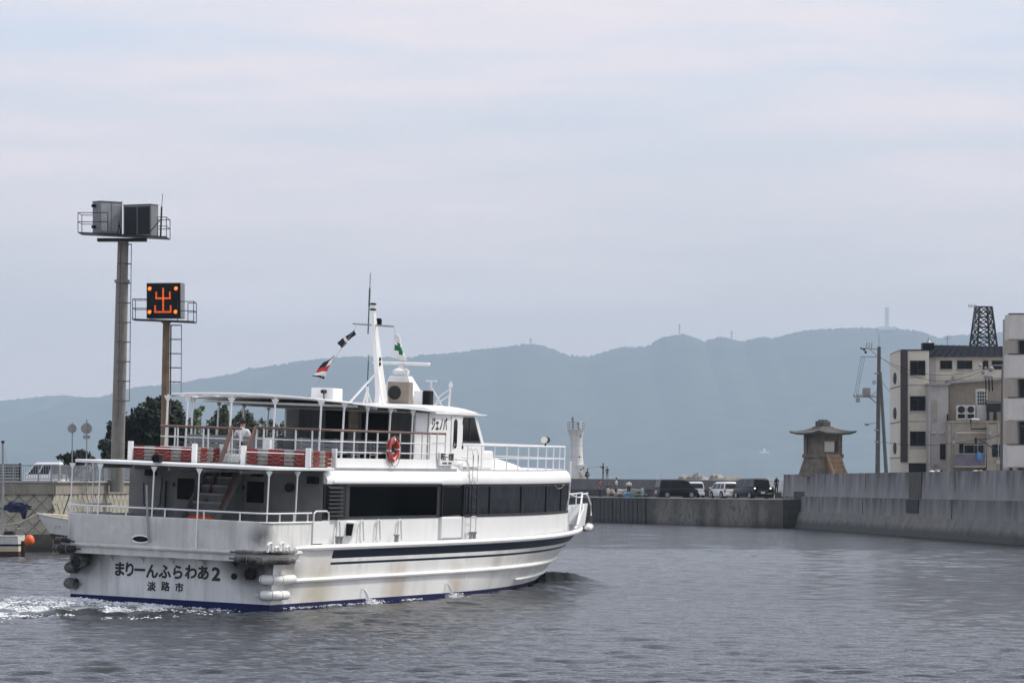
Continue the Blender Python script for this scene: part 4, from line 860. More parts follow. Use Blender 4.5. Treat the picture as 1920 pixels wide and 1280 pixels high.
mb = MB(); mb.tube([(31.9, 0, 3.14), (32.15, -0.05, 3.08), (32.35, -0.1, 2.75), (32.38, -0.12, 2.4), (32.2, -0.1, 2.1)], 0.028, 8); fp(mb, 'bow_hoop', m_rail)
mb = MB(); mb.tube([(31.9, -0.3, 2.35), (31.75, -0.32, 2.05), (31.3, -0.42, 1.9)], [0.05, 0.09, 0.05], 8); mb.beam((31.5, -0.55, 1.95), (31.5, -0.2, 1.85), 0.14, 0.08); fp(mb, 'anchor', mat('anchor_rust', (0.035,0.025,0.02), 0.8, var=0.4))
mb = MB(); mb.tube([(26.75,-1.45,4.3),(26.85,-1.4,3.6),(26.95,-1.35,3.3),(26.9,-1.3,2.5)], 0.028, 8); mb.tube([(26.9,-1.35,3.2),(29.0,-0.9,3.05),(31.0,-0.3,3.05)], 0.02, 6); fp(mb, 'fore_stanchion', m_rail)
mb = MB(); pts = [(23.0+k*0.22, -(hw(23+k*0.22)+0.03), 3.55 - 0.14*math.sin(math.pi*k/8)) for k in range(9)]; mb.tube(pts, 0.012, 6); fp(mb, 'slack_line', m_rope)

# ---- loose gear that rides on the ferry: things of their own
def on_ferry(mb_root): mb_root.matrix_world = FM; return mb_root
def fthing(name, label, cat, group=None):
    o = empty(name, (0,0,0), 0, label, cat, group); o.matrix_world = FM; return o
def life_float(x0, x1, y0, y1, z0, z1, label):
    t = fthing('life_float', label, 'life float', 'red striped life floats on the stern canopy'); n_ = 4
    hh = (z1 - z0) / n_
    for k in range(n_):
        za, zb = z0 + k*hh + 0.006, z0 + (k+1)*hh - 0.006
        L_ = y1 - y0; segs = [0, 0.2, 0.37, 0.64, 0.82, 1.0]
        for i in range(5):
            ya, yb = y0 + L_*segs[i], y0 + L_*segs[i+1]
            t2 = MB(); t2.box(x0, x0+0.10, ya, yb, za, zb); t2.build('red_block' if i % 2 == 0 else 'grey_block', m_red if i % 2 == 0 else m_fgrey, t, bevel=0.02)
        D_ = x1 - x0 - 0.10
        for i in range(4):
            xa, xb = x0 + 0.10 + D_*i/4, x0 + 0.10 + D_*(i+1)/4; r_ = (i % 2 == 1)
            t2 = MB(); t2.box(xa, xb, y0, y0+0.10, za, zb); t2.build('red_block' if r_ else 'grey_block', m_red if r_ else m_fgrey, t, bevel=0.015)
    t2 = MB(); t2.box(x0+0.1, x1-0.02, y0+0.1, y1-0.1, z0, z1-0.08); t2.build('core', m_dark_in, t)
    for zc in (z0 + hh*1.5, z0 + hh*2.6):
        m_ = 5
        for k in range(m_):
            ya, yb = y0 + (y1-y0)*k/m_, y0 + (y1-y0)*(k+1)/m_; t2 = MB()
            t2.tube([(x0-0.02, ya + (yb-ya)*j/8, zc - 0.09*math.sin(math.pi*j/8)) for j in range(9)], 0.006, 5); t2.build('grab_line', m_rope, t)
        for k in range(4):
            xa, xb = x0 + (x1-x0)*k/4, x0 + (x1-x0)*(k+1)/4; t2 = MB()
            t2.tube([(xa + (xb-xa)*j/8, y0-0.02, zc - 0.08*math.sin(math.pi*j/8)) for j in range(9)], 0.006, 5); t2.build('grab_line', m_rope, t)
    return t
ra, rb2 = fl(250, 836, 0, 2.3), fl(361, 868, 0, 2.3)
life_float(2.3, 4.0, rb2.y, ra.y, 4.075, 4.49, 'red and grey striped life float on the stern canopy, left of the stairs')
rc, rd = fl(463, 840, 0, 2.3), fl(573, 876, 0, 2.3)
life_float(2.3, 4.0, rd.y, rc.y, 4.075, 4.53, 'red and grey striped life float on the stern canopy, right of the stairs')
rk = empty('float_rack'); rk.parent = ferry
for (x, y) in ((2.24, ra.y+0.05), (2.24, rb2.y-0.08), (4.05, rb2.y-0.05), (2.24, rc.y+0.07), (2.24, rd.y-0.1), (4.06, rd.y-0.06)):
    MB().box(x-0.05, x+0.05, y-0.07, y+0.07, 4.06, 4.60).build('rack_post', m_white, rk, bevel=0.01)
for ya, yb in ((ra.y, rb2.y), (rc.y, rd.y)):
    t2 = MB(); t2.tube([(2.18, ya, 4.43), (2.18, yb, 4.43)], 0.016, 6); t2.build('rack_bar', m_rail, rk)
# life ring on the starboard rail
lr = fthing('life_ring', 'red life ring with white bands on the starboard rail', 'life ring')
c_ = fl(737, 843, 1, -2.86); n_ = 28
for k in range(4):
    a0, a1 = math.pi/2*k + 0.15, math.pi/2*(k+1) - 0.05
    t2 = MB(); t2.tube([(c_.x + 0.30*math.cos(a), -2.86, c_.z + 0.30*math.sin(a)) for a in np.linspace(a0, a1, 9)], 0.075, 10); t2.build('red_arc', m_ringred, lr)
    t2 = MB(); t2.tube([(c_.x + 0.30*math.cos(a), -2.86, c_.z + 0.30*math.sin(a)) for a in np.linspace(a1, a1+0.2, 4)], 0.079, 10); t2.build('white_band', m_white, lr)
t2 = MB(); t2.tube([(c_.x + 0.40*math.cos(a), -2.93, c_.z + (0.40 if math.sin(a) > 0 else 0.5)*math.sin(a)) for a in np.linspace(0, 2*math.pi, 25)[:-1]], 0.012, 5, closed=True); t2.build('grab_line', m_rope, lr)
# orange heap on the after deck
def lumpy(c, r, seed, n=18, m=12, amp=0.22, fr=3.0):
    mb = MB(); mb.ball((0,0,0), 1.0, n, m); out_ = []
    for p in mb.v:
        v_ = Vector(p); k = 1 + amp*noise.fractal(v_*fr*0.5 + Vector((seed,0,0)), 1.0, 2.0, 4); out_.append((c[0]+v_.x*r[0]*k, c[1]+v_.y*r[1]*k, c[2]+max(v_.z*k, -0.9)*r[2]))
    mb.v = out_; return mb
oc = fl(375, 964, 0, 0.9)
oh = lumpy((0.9, oc.y, 2.42), (0.35, 0.5, 0.22), 3.0).build('net_heap', m_orange, label='heap of orange netting on the after deck below the stairs', cat='net'); oh.matrix_world = FM
stv = fp(MB().box(0.6, 1.2, oc.y-0.5, oc.y+0.5, 1.76, 2.24), 'deck_chest', m_inner, bevel=0.02)
# fenders
def fender(pts, r, m, label, group='fenders round the ferry'):
    t = fthing('fender', label, 'fender', group); V = [Vector(p) for p in pts]
    e0, e1 = (V[1]-V[0]).normalized(), (V[-1]-V[-2]).normalized(); V2 = [V[0], V[0]+e0*r*0.18, V[0]+e0*r*0.55] + V[1:-1] + [V[-1]-e1*r*0.55, V[-1]-e1*r*0.18, V[-1]]; rs = [r*0.35, r*0.68, r*0.93] + [r]*(len(V)-2) + [r*0.93, r*0.68, r*0.35]; b = MB(); b.tube(V2, rs, 14); b.build('body', m, t, ang=60)
    for i in (1, len(V)//2, len(V)-2):
        p = V[i]; b = MB(); d = (V[min(i+1,len(V)-1)] - V[i-1]).normalized(); u_ = d.cross(Vector((0,0,1))).normalized(); w2 = d.cross(u_)
        b.tube([p + (u_*math.cos(a) + w2*math.sin(a))*(r+0.004) for a in np.linspace(0, 2*math.pi, 13)[:-1]], 0.008, 5, closed=True); b.build('lashing', m_steel, t)
    b = MB(); b.tube([V[0], V[0] + (V[0]-V[1]).normalized()*0.15], 0.025, 6); b.tube([V[-1], V[-1] + (V[-1]-V[-2]).normalized()*0.15], 0.025, 6); b.build('end_eye', m, t)
def corner_path(z, off, x_far, y_far, n=7, side=-1):
    pts = [(x_far, side*(3.12+off), z)]
    for i in range(n): a = math.pi/2*i/(n-1); pts.append((0.25 - (0.25+off)*math.sin(a), side*(2.87 + (0.25+off)*math.cos(a)), z))
    pts.append((-off, side*y_far, z)); return pts
fender(corner_path(0.98, 0.11, 1.2, 2.92), 0.135, m_fender, 'white sausage fender on the near stern corner, upper of two')
fender(corner_path(0.55, 0.11, 0.8, 2.84), 0.135, m_fender, 'white sausage fender on the near stern corner, lower of two')
fender([(0.75,-3.42,1.53),(0.3,-3.44,1.50),(-0.2,-3.40,1.50),(-0.58,-3.1,1.50),(-0.70,-2.7,1.51),(-0.70,-2.3,1.53)], 0.095, m_dfender, 'sooty grey fender lashed under the near stern ledge corner')
fender([(0.8,-3.40,1.74),(0.3,-3.41,1.73),(-0.2,-3.37,1.73),(-0.56,-3.05,1.73),(-0.66,-2.6,1.73),(-0.66,-2.3,1.72)], 0.055, m_dfender, 'thin sooty fender on top of the near stern ledge corner')
fender([(0.9,3.44,1.60),(0.2,3.46,1.56),(-0.35,3.42,1.56),(-0.63,3.15,1.56),(-0.70,2.85,1.56),(-0.70,2.6,1.57)], 0.11, m_bfender, 'black sooty fender on the far left stern ledge corner')
fender([(0.9,3.42,1.82),(0.2,3.42,1.80),(-0.35,3.38,1.80),(-0.6,3.1,1.80),(-0.66,2.8,1.78)], 0.065, m_bfender, 'thin dark fender above the black one on the left stern corner')
fender(corner_path(1.02, 0.13, 1.3, 2.85, side=1), 0.15, m_dfender, 'grey fender on the far left stern corner, upper of two')
fender(corner_path(0.58, 0.13, 1.0, 2.85, side=1), 0.15, m_dfender, 'grey fender on the far left stern corner, lower of two')
fender([(30.4,-0.75,1.95),(30.9,-0.62,1.97),(31.3,-0.5,1.98),(31.7,-0.3,2.0)], 0.13, m_fender, 'small white fender below the bow')
# flags
def flag(corners, nx, ny, colour, mats, label, wob, seed):
    """corners: top-left, top-right, bottom-right, bottom-left in ferry space"""
    A, B, C_, D = [Vector(c) for c in corners]; mb = MB(); vs = []
    nrm = (B-A).cross(D-A).normalized()
    for j in range(ny+1):
        for i in range(nx+1):
            u, v = i/nx, j/ny; p = A.lerp(B, u).lerp(D.lerp(C_, u), v)
            vs.append(p + nrm*wob*(math.sin(u*5 + v*3 + seed) + 0.5*math.sin(v*9 - u*4 + seed*2)))
    mb.add(vs, []); k = 0
    for j in range(ny):
        for i in range(nx):
            a = j*(nx+1)+i; mb.f.append((a, a+1, a+nx+2, a+nx+1)); mb.m.append(colour((i+0.5)/nx, (j+0.5)/ny))
    o = mb.build('flag', mats, label=label, cat='flag', group='flags on the ferry mast', ang=180)
    s = o.modifiers.new('thick', 'SOLIDIFY'); s.thickness = 0.006; o.matrix_world = FM; return o
fx = 13.1
def fq(*pp): return [fl(px, py, 0, fx + dx) for px, py, dx in pp]
flag(fq((664,621,0),(668,625,0.1),(641,654,0.2),(632,641,0)), 10, 14, lambda u, v: 1 if 0.50 < v < 0.66 else 0, [m_flagn, m_flagw], 'dark navy pennant with a pale band, upper flag left of the mast', 0.03, 1.0)
def tri(u, v):
    if u < 0.55 and v < 0.45 and u + v < 0.9: return 0
    if v > 0.86: return 0
    return 2 if 0.42 < v < 0.66 else 1
flag(fq((606,680,0),(628,667,0.1),(607,710,0.3),(585,704,0)), 14, 20, lambda u, v: 0 if (v < 0.42 and u < 0.6) or v < 0.1 or v > 0.88 else (2 if 0.42 < v < 0.68 else 1), [m_flagn, m_flagw, m_flagr], 'red, white and black striped flag, lower flag left of the mast', 0.04, 2.2)
def cross(u, v):
    return 1 if (abs(v-0.58) < 0.24 and abs(u-0.52) < 0.19) or (abs(v-0.58) < 0.11 and abs(u-0.52) < 0.44) else 0
flag(fq((740,622,0),(747,630,0.2),(765,677,0.2),(738,671,0)), 24, 32, cross, [m_flagw, m_green], 'white flag with a green cross, right of the mast', 0.04, 0.4)
hl = MB(); a = fl(668, 612, 0, fx); b = fl(560, 768, 0, 11.0); hl.tube([a, a.lerp(b, 0.5) + Vector((0,0,-0.05)), b], 0.008, 4); fp(hl, 'halyard', m_rope, mast)
hl = MB(); a = fl(738, 612, 0, fx); b = fl(775, 745, 0, 14.0); hl.tube([a, a.lerp(b, 0.5) + Vector((0,0,-0.05)), b], 0.006, 4); fp(hl, 'halyard', m_rope, mast)

# ================================================================== PEOPLE
SKIN = mat('skin', (0.42, 0.24, 0.16), 0.6, var=0.08); HAIR = mat('black_hair', (0.010, 0.008, 0.007), 0.5)
_cloth = {}
def cloth(c):
    if c not in _cloth: _cloth[c] = mat('cloth_%d' % len(_cloth), c, 0.9, var=0.15, scale=6)
    return _cloth[c]
def person(loc, rz, label, shirt, trousers, h=1.70, pose='stand', sleeves='short', legs='long', arms=None, hat=None, shoes=(0.03,0.03,0.03), matrix=None, group='people on the jetty'):
    k = h/1.70
    J = {'pel':(0,0,0.93),'wai':(0,0,1.08),'che':(0,0.0,1.30),'nec':(0,0.01,1.46),'hd1':(0,-0.01,1.545),'hd2':(0,-0.015,1.63)}
    for s, n in ((-1,'r'),(1,'l')):
        J['hip'+n] = (s*0.09,0,0.90); J['kne'+n] = (s*0.10,-0.01,0.49); J['ank'+n] = (s*0.11,0.02,0.09); J['toe'+n] = (s*0.13,-0.15,0.035)
        J['sho'+n] = (s*0.185,0.01,1.40); J['elb'+n] = (s*0.24,0.04,1.12); J['wri'+n] = (s*0.24,-0.05,0.88); J['han'+n] = (s*0.235,-0.08,0.79)
    if pose == 'sit':
        for s, n in ((-1,'r'),(1,'l')):
            J['hip'+n] = (s*0.10,0,0.50); J['kne'+n] = (s*0.12,-0.42,0.52); J['ank'+n] = (s*0.12,-0.44,0.10); J['toe'+n] = (s*0.13,-0.60,0.04)
            J['elb'+n] = (s*0.25,-0.02,0.72); J['wri'+n] = (s*0.16,-0.26,0.62); J['han'+n] = (s*0.12,-0.34,0.60)
        for q in ('pel','wai','che','nec','hd1','hd2','shor','shol'): x,y,z = J[q]; J[q] = (x, y, z-0.41)
    if pose == 'crouch':
        for s, n in ((-1,'r'),(1,'l')):
            J['hip'+n] = (s*0.10,0.10,0.30); J['kne'+n] = (s*0.14,-0.26,0.46); J['ank'+n] = (s*0.12,-0.02,0.09); J['toe'+n] = (s*0.13,-0.2,0.035)
            J['elb'+n] = (s*0.24,-0.20,0.50); J['wri'+n] = (s*0.12,-0.38,0.42); J['han'+n] = (s*0.08,-0.44,0.36)
        for q, (y, z) in dict(pel=(0.10,0.33), wai=(0.06,0.46), che=(-0.04,0.66), nec=(-0.10,0.82), hd1=(-0.14,0.90), hd2=(-0.16,0.98)).items(): J[q] = (J[q][0], y, z)
        for s, n in ((-1,'r'),(1,'l')): J['sho'+n] = (s*0.18,-0.06,0.76)
    if pose == 'walk':
        J['kner'] = (-0.10,-0.16,0.50); J['ankr'] = (-0.11,-0.18,0.09); J['toer'] = (-0.12,-0.35,0.035)
        J['knel'] = (0.10,0.06,0.49); J['ankl'] = (0.11,0.26,0.12); J['toel'] = (0.12,0.13,0.03)
    for n, pts in (arms or {}).items():
        J['elb'+n], J['wri'+n], J['han'+n] = pts
    rad = dict(pel=0.145, wai=0.125, che=0.155, nec=0.055, hd1=0.082, hd2=0.092)
    for n in 'rl': rad.update({'hip'+n:0.095,'kne'+n:0.062,'ank'+n:0.042,'toe'+n:0.035,'sho'+n:0.065,'elb'+n:0.042,'wri'+n:0.030,'han'+n:0.036})
    E_ = [('pel','wai'),('wai','che'),('che','nec'),('nec','hd1'),('hd1','hd2')]
    for n in 'rl': E_ += [('pel','hip'+n),('hip'+n,'kne'+n),('kne'+n,'ank'+n),('ank'+n,'toe'+n),('che','sho'+n),('sho'+n,'elb'+n),('elb'+n,'wri'+n),('wri'+n,'han'+n)]
    names = list(J); idx = {n:i for i, n in enumerate(names)}
    me = bpy.data.meshes.new('tmp'); me.from_pydata([Vector(J[n])*k for n in names], [(idx[a],idx[b]) for a,b in E_], [])
    ob = bpy.data.objects.new('tmp', me); COL.objects.link(ob); ob.modifiers.new('s','SKIN')
    for n in names: me.skin_vertices[0].data[idx[n]].radius = (rad[n]*k, rad[n]*k*(0.72 if n in ('pel','wai','che') else 1.0))
    me.skin_vertices[0].data[0].use_root = True
    sb = ob.modifiers.new('d','SUBSURF'); sb.levels = 1; sb.render_levels = 1
    dg = bpy.context.evaluated_depsgraph_get(); em = bpy.data.meshes.new_from_object(ob.evaluated_get(dg)); bpy.data.objects.remove(ob)
    em.name = 'person'
    em.materials.clear()
    for m in (SKIN, cloth(shirt), cloth(trousers), cloth(shoes)): em.materials.append(m)
    kind = {}
    for a, b in E_:
        if a[:3] in ('pel',) and b == 'wai': c = 2
        elif b in ('che',) or (a == 'che' and b[:3] in ('sho','nec')): c = 1
        elif a[:3] == 'sho': c = 1
        elif a[:3] == 'elb': c = 1 if sleeves == 'long' else 0
        elif a[:3] in ('wri','nec','hd1'): c = 0
        elif a[:3] == 'hip' or a == 'pel': c = 2
        elif a[:3] == 'kne': c = 2 if legs == 'long' else 0
        else: c = 3
        kind[(a,b)] = c
    segs = [(Vector(J[a])*k, Vector(J[b])*k, c) for (a,b), c in kind.items()]
    for p in em.polygons:
        best = 9
        for a, b, c in segs:
            d = b-a; t = max(0, min(1, (p.center-a).dot(d)/max(d.length_squared,1e-6))); q = (p.center-(a+d*t)).length
            if q < best: best = q; p.material_index = c
        p.use_smooth = True
    o = bpy.data.objects.new('person', em); COL.objects.link(o); tag(o, label, 'person', group)
    if matrix is not None: o.matrix_world = matrix
    else: o.location = loc; o.rotation_euler = (0,0,rz)
    hb = MB(); hd = Vector(J['hd2'])*k; hb.ball((0,0,0), (0.108*k,0.116*k,0.125*k), 12, 8)
    hb.v = [(x+hd.x, y+hd.y+0.022*k, max(z, -0.065*k if y > 0.0 else 0.035*k)+hd.z+0.025*k) for x,y,z in hb.v]; hb.build('hair', HAIR if hat is None else cloth(hat), o)
    nb = MB(); nb.ball((hd.x, hd.y-0.10*k, hd.z-0.03*k), (0.014*k,0.022*k,0.02*k), 6, 4); nb.build('nose', SKIN, o)
    return o

# passenger on the ferry's upper deck, seen from behind
pp_ = fl(458, 800, 0, 5.25)
person(None, 0, 'seated passenger in a white shirt with dark hair on the ferry upper deck', (0.78,0.77,0.75), (0.03,0.03,0.05), pose='sit',
       matrix=FM @ Matrix.Translation((5.15, pp_.y, 4.03)) @ Matrix.Rotation(R(90), 4, 'Z') @ Matrix.Scale(1.0, 4), group='people')

# ================================================================== LEFT BANK
m_galv = mat('galvanised_steel', (0.30, 0.31, 0.32), 0.45, 0.4, var=0.2, streak=0.3, grime=(0.12,0.1,0.08))
m_pole = mat('concrete_grey_pole', (0.21, 0.20, 0.18), 0.7, var=0.15, streak=0.5, grime=RUST, sscale=(5,5,0.4))
m_rustpole = mat('rusty_pole', (0.22, 0.16, 0.09), 0.8, var=0.3, streak=0.75, grime=(0.13,0.05,0.025), sscale=(6,6,0.3), smin=0.4)
m_cab = mat('cabinet_grey', (0.20, 0.205, 0.21), 0.5, 0.2, var=0.12, streak=0.3, grime=(0.1,0.1,0.1))
m_rustiron = mat('rusty_iron', (0.10, 0.07, 0.055), 0.8, var=0.3, streak=0.4, grime=RUST)
GZ = 3.05
def edge_walk(a, b, z):                                # steps along a quay edge
    return a, (b-a).normalized(), (b-a).length
def quay_rail(a, b, label, off=-0.15):
    d = (b-a).normalized(); n_ = Vector((d.y,-d.x)); a = a + n_*off; ln = (b-a).length
    root = empty('railing', (a.x, a.y, 3.66), math.atan2(d.y, d.x), label, 'railing', 'railings along the quay')
    mb = MB(); mb.beam((0,0,0.80), (ln,0,0.80), 0.06, 0.05); mb.build('top_rail', m_galv, root)
    mb = MB(); mb.beam((0,0,0.10), (ln,0,0.10), 0.05, 0.04); mb.build('bottom_rail', m_galv, root)
    base = None; u = 0.0
    while u <= ln:
        mb = MB()
        if base is None: base = mb.box(-0.04,0.04,-0.04,0.04,0,0.84).build('post', m_galv, root); o = base
        else: o = dup(base, root)
        o.location = (u,0,0); u += 1.32
    mb = MB(); u = 0.12
    while u < ln: mb.box(u-0.012,u+0.012,-0.012,0.012,0.1,0.8); u += 0.132
    mb.build('balusters', m_galv, root, kind='stuff', smooth=False)
quay_rail(QA, QB, 'pale metal railing along the quay edge, nearer straight run in front of the white van')
quay_rail(QB, QC, 'grey metal railing running back along the quay behind the ferry stern')

# cars ---------------------------------------------------------------
m_tyre = mat('tyre_rubber', (0.012,0.012,0.012), 0.85); m_rim = mat('alloy_rim', (0.35,0.35,0.36), 0.35, 0.7)
m_tail = mat('tail_light_red', (0.22,0.01,0.01), 0.25); m_plate = mat('plate_white', (0.7,0.7,0.68), 0.5); m_platey = mat('plate_yellow', (0.6,0.38,0.04), 0.5)
m_chrome = mat('chrome', (0.6,0.6,0.62), 0.2, 0.9)
m_carglass = mat('car_glass', (0.008,0.010,0.011), 0.08, var=0.1, spec=0.3)
m_paintw = mat('car_white', (0.72,0.72,0.72), 0.3, var=0.04, coat=0.6); m_paintb = mat('car_black', (0.004,0.004,0.005), 0.3, var=0.1, spec=0.25); m_paintd = mat('car_dark_blue', (0.006,0.007,0.011), 0.3, var=0.1, spec=0.3)
m_lamp = mat('reversing_lamp', (0.9,0.9,0.85), 0.2, emit=((1.0,0.97,0.9), 3.0))
def car(loc, rz, label, paint, Lc, Wc, Hc, nose, plate, tail=m_tail, lamps_on=False, cat='car', group='cars parked on the jetty'):
    """x forward, y left; nose = bonnet length share"""
    root = empty('parked_car', loc, rz, label, cat, group)
    hl, hwid = Lc/2, Wc/2; belt = 0.55*Hc; sill = 0.2
    # lower body: stations along x
    mb = MB(); rings = []
    xb = hl*(1-2*nose)
    for x, zt, w_ in ((-hl, 0.42, 0.90), (-hl+0.03, belt-0.05, 0.94), (-hl+0.10, belt, 0.97), (0, belt+0.01, 1.0), (xb, belt, 0.99), (hl*0.93, belt-0.16*Hc*0.6, 0.93), (hl-0.02, belt-0.2*Hc*0.7, 0.86), (hl, 0.40, 0.84)):
        w2 = hwid*w_; rings.append([(x,-w2*0.95,sill), (x,-w2,sill+0.18), (x,-w2,zt-0.12 if zt > 0.55 else zt-0.05), (x,-w2*0.95,zt), (x,w2*0.95,zt), (x,w2,zt-0.12 if zt > 0.55 else zt-0.05), (x,w2,sill+0.18), (x,w2*0.95,sill)])
    mb.loft(rings); mb.build('body', paint, root, ang=40)
    # glasshouse
    x0b, x1b, x0t, x1t = -hl+0.06, xb+0.28, -hl+0.20, xb-0.42; wt, wb_ = hwid*0.80, hwid*0.94
    mb = MB(); mb.hexa([(x0b,-wb_,belt-0.01),(x1b,-wb_,belt-0.01),(x1b,wb_,belt-0.01),(x0b,wb_,belt-0.01),(x0t,-wt,Hc-0.09),(x1t,-wt,Hc-0.09),(x1t,wt,Hc-0.09),(x0t,wt,Hc-0.09)])
    gh = mb.build('cabin', paint, root, bevel=0.05)
    mb = MB(); mb.hexa([(x0t-0.02,-wt-0.01,Hc-0.12),(x1t+0.02,-wt-0.01,Hc-0.12),(x1t+0.02,wt+0.01,Hc-0.12),(x0t-0.02,wt+0.01,Hc-0.12),(x0t+0.1,-wt+0.12,Hc),(x1t-0.15,-wt+0.12,Hc-0.01),(x1t-0.15,wt-0.12,Hc-0.01),(x0t+0.1,wt-0.12,Hc)])
    mb.build('roof', paint, root, bevel=0.04)
    def sidep(s, ta, tb, za, zb):                       # window pane on the sloping cabin side
        q = []
        for t, zz in ((ta,za),(tb,za),(tb,zb),(ta,zb)):
            zf = (zz-belt)/(Hc-0.09-belt); w2 = wb_+(wt-wb_)*zf + 0.006; xa = x0b+(x0t-x0b)*zf; xz = x1b+(x1t-x1b)*zf; q.append((xa+(xz-xa)*t, s*w2, zz))
        q2 = [(x, y - s*0.02, z) for x, y, z in q]; m_ = MB(); m_.hexa(q2+q); m_.build('side_window', m_carglass, root, smooth=False)
    z0, z1 = belt+0.05, Hc-0.17
    for s in (-1,1):
        for ta, tb in ((0.05,0.30),(0.34,0.62),(0.66,0.93)): sidep(s, ta, tb, z0, z1)
    zf0, zf1 = (z0-belt)/(Hc-0.09-belt), (z1-belt)/(Hc-0.09-belt)
    q = [(x0b+(x0t-x0b)*zf0-0.012,-wb_*0.86,z0),(x0b+(x0t-x0b)*zf0-0.012,wb_*0.86,z0),(x0b+(x0t-x0b)*zf1-0.012,wt*0.90,z1),(x0b+(x0t-x0b)*zf1-0.012,-wt*0.90,z1)]
    m_ = MB(); m_.hexa([(x+0.02,y,z) for x,y,z in q]+q); m_.build('rear_window', m_carglass, root, smooth=False)
    q = [(x1b+(x1t-x1b)*zf0+0.012,-wb_*0.9,z0),(x1b+(x1t-x1b)*zf0+0.012,wb_*0.9,z0),(x1b+(x1t-x1b)*zf1+0.012,wt*0.92,z1),(x1b+(x1t-x1b)*zf1+0.012,-wt*0.92,z1)]
    m_ = MB(); m_.hexa([(x-0.02,y,z) for x,y,z in q]+q); m_.build('windscreen', m_carglass, root, smooth=False)
    for s in (-1,1):
        for x in (-hl*0.62, hl*0.62):
            w = MB(); w.tube([(x, s*(hwid-0.17), 0.30), (x, s*(hwid+0.005), 0.30)], 0.30, 20); tw = w.build('wheel', m_tyre, root)
            w = MB(); w.tube([(x, s*(hwid-0.03), 0.30), (x, s*(hwid+0.015), 0.30)], 0.19, 16); w.build('rim', m_rim, tw)
            w = MB(); w.tube([(x, s*(hwid-0.16), 0.33), (x, s*(hwid+0.001), 0.33)], 0.35, 20); w.build('wheel_arch', m_black, root)
        MB().box(-hl-0.015, -hl+0.10, s*hwid*0.90-0.07, s*hwid*0.90+0.04, belt-0.30, belt-0.02).build('tail_light', tail, root, bevel=0.01)
        if lamps_on: MB().box(-hl-0.022, -hl, s*hwid*0.88-0.06, s*hwid*0.88+0.06, belt-0.12, belt-0.02).build('reversing_light', m_lamp, root)
        MB().box(hl-0.16, hl+0.005, s*hwid*0.74-0.12, s*hwid*0.74+0.1, 0.52, 0.64).build('headlight', m_lens, root, bevel=0.02)
        mb = MB(); mb.box(xb+0.12, xb+0.22, s*(hwid+0.02)-0.08, s*(hwid+0.02)+0.08, belt+0.03, belt+0.17); mb.build('mirror', paint, root, bevel=0.02)
    MB().box(-hl-0.07, -hl+0.1, -hwid*0.93, hwid*0.93, 0.25, 0.46).build('rear_bumper', paint, root, bevel=0.03)
    MB().box(hl-0.12, hl+0.06, -hwid*0.90, hwid*0.90, 0.22, 0.44).build('front_bumper', paint, root, bevel=0.03)
    MB().box(-hl-0.085, -hl-0.03, -0.17, 0.17, 0.44, 0.60).build('number_plate', plate, root)
    MB().box(-hl-0.03, -hl+0.0, -0.45, 0.45, 0.64, 0.68).build('tailgate_trim', m_chrome if paint is not m_paintw else paint, root)
    return root
p = at(88, 900, 258.0); car((p.x, p.y, GZ), R(160), 'white van parked behind the quay railing at the far left', m_paintw, 3.0, 1.48, 1.95, 0.14, m_plate, group=None, cat='van')

# road signs seen from behind
def round_sign(px, top, r, Y, plate, label):
    b = at(px, 900, Y); root = empty('road_sign', (b.x, Y, GZ), 0, label, 'sign', 'round road signs on the quay'); z = at(px, top, Y).z - GZ; zc = at(px, 803, Y).z - GZ
    mb = MB(); mb.tube([(0,0,0),(0.02,0,z)], 0.035, 8); mb.build('post', m_galv, root)
    mb = MB(); mb.tube([(0,0.04,zc),(0,0.06,zc)], r, 24); mb.build('disc', m_steel, root)
    mb = MB(); mb.beam((-r*0.8,0.03,zc+0.1),(r*0.8,0.03,zc+0.1),0.02,0.03); mb.build('bracket', m_galv, root)
    mb = MB(); mb.beam((-r*0.8,0.03,zc-0.12),(r*0.8,0.03,zc-0.12),0.02,0.03); mb.build('bracket', m_galv, root)
    if plate: MB().box(-0.19,0.19,0.04,0.055,zc-0.55,zc-0.36).build('plate', m_steel, root)
round_sign(135, 792, 0.25, 203.0, False, 'round road sign seen from behind, smaller left one')
round_sign(162, 786, 0.30, 200.0, True, 'round road sign seen from behind, larger right one with a plate below')
# dark slatted fence behind the railing at the far left
fr_ = empty('slatted_fence', (at(-30,900,199).x, 199, GZ+0.55), 0, 'dark brown slatted fence behind the railing at the left edge', 'fence'); m_bwood = mat('dark_brown_wood', (0.035,0.022,0.016), 0.8, var=0.3)
for k in range(6): MB().box(0, 2.0, 0, 0.04, 0.08+k*0.15, 0.20+k*0.15).build('slat', m_bwood, fr_)
for x in (0.1, 1.0, 1.9): MB().box(x-0.05, x+0.05, 0.04, 0.12, -0.55, 1.0).build('post', m_bwood, fr_)
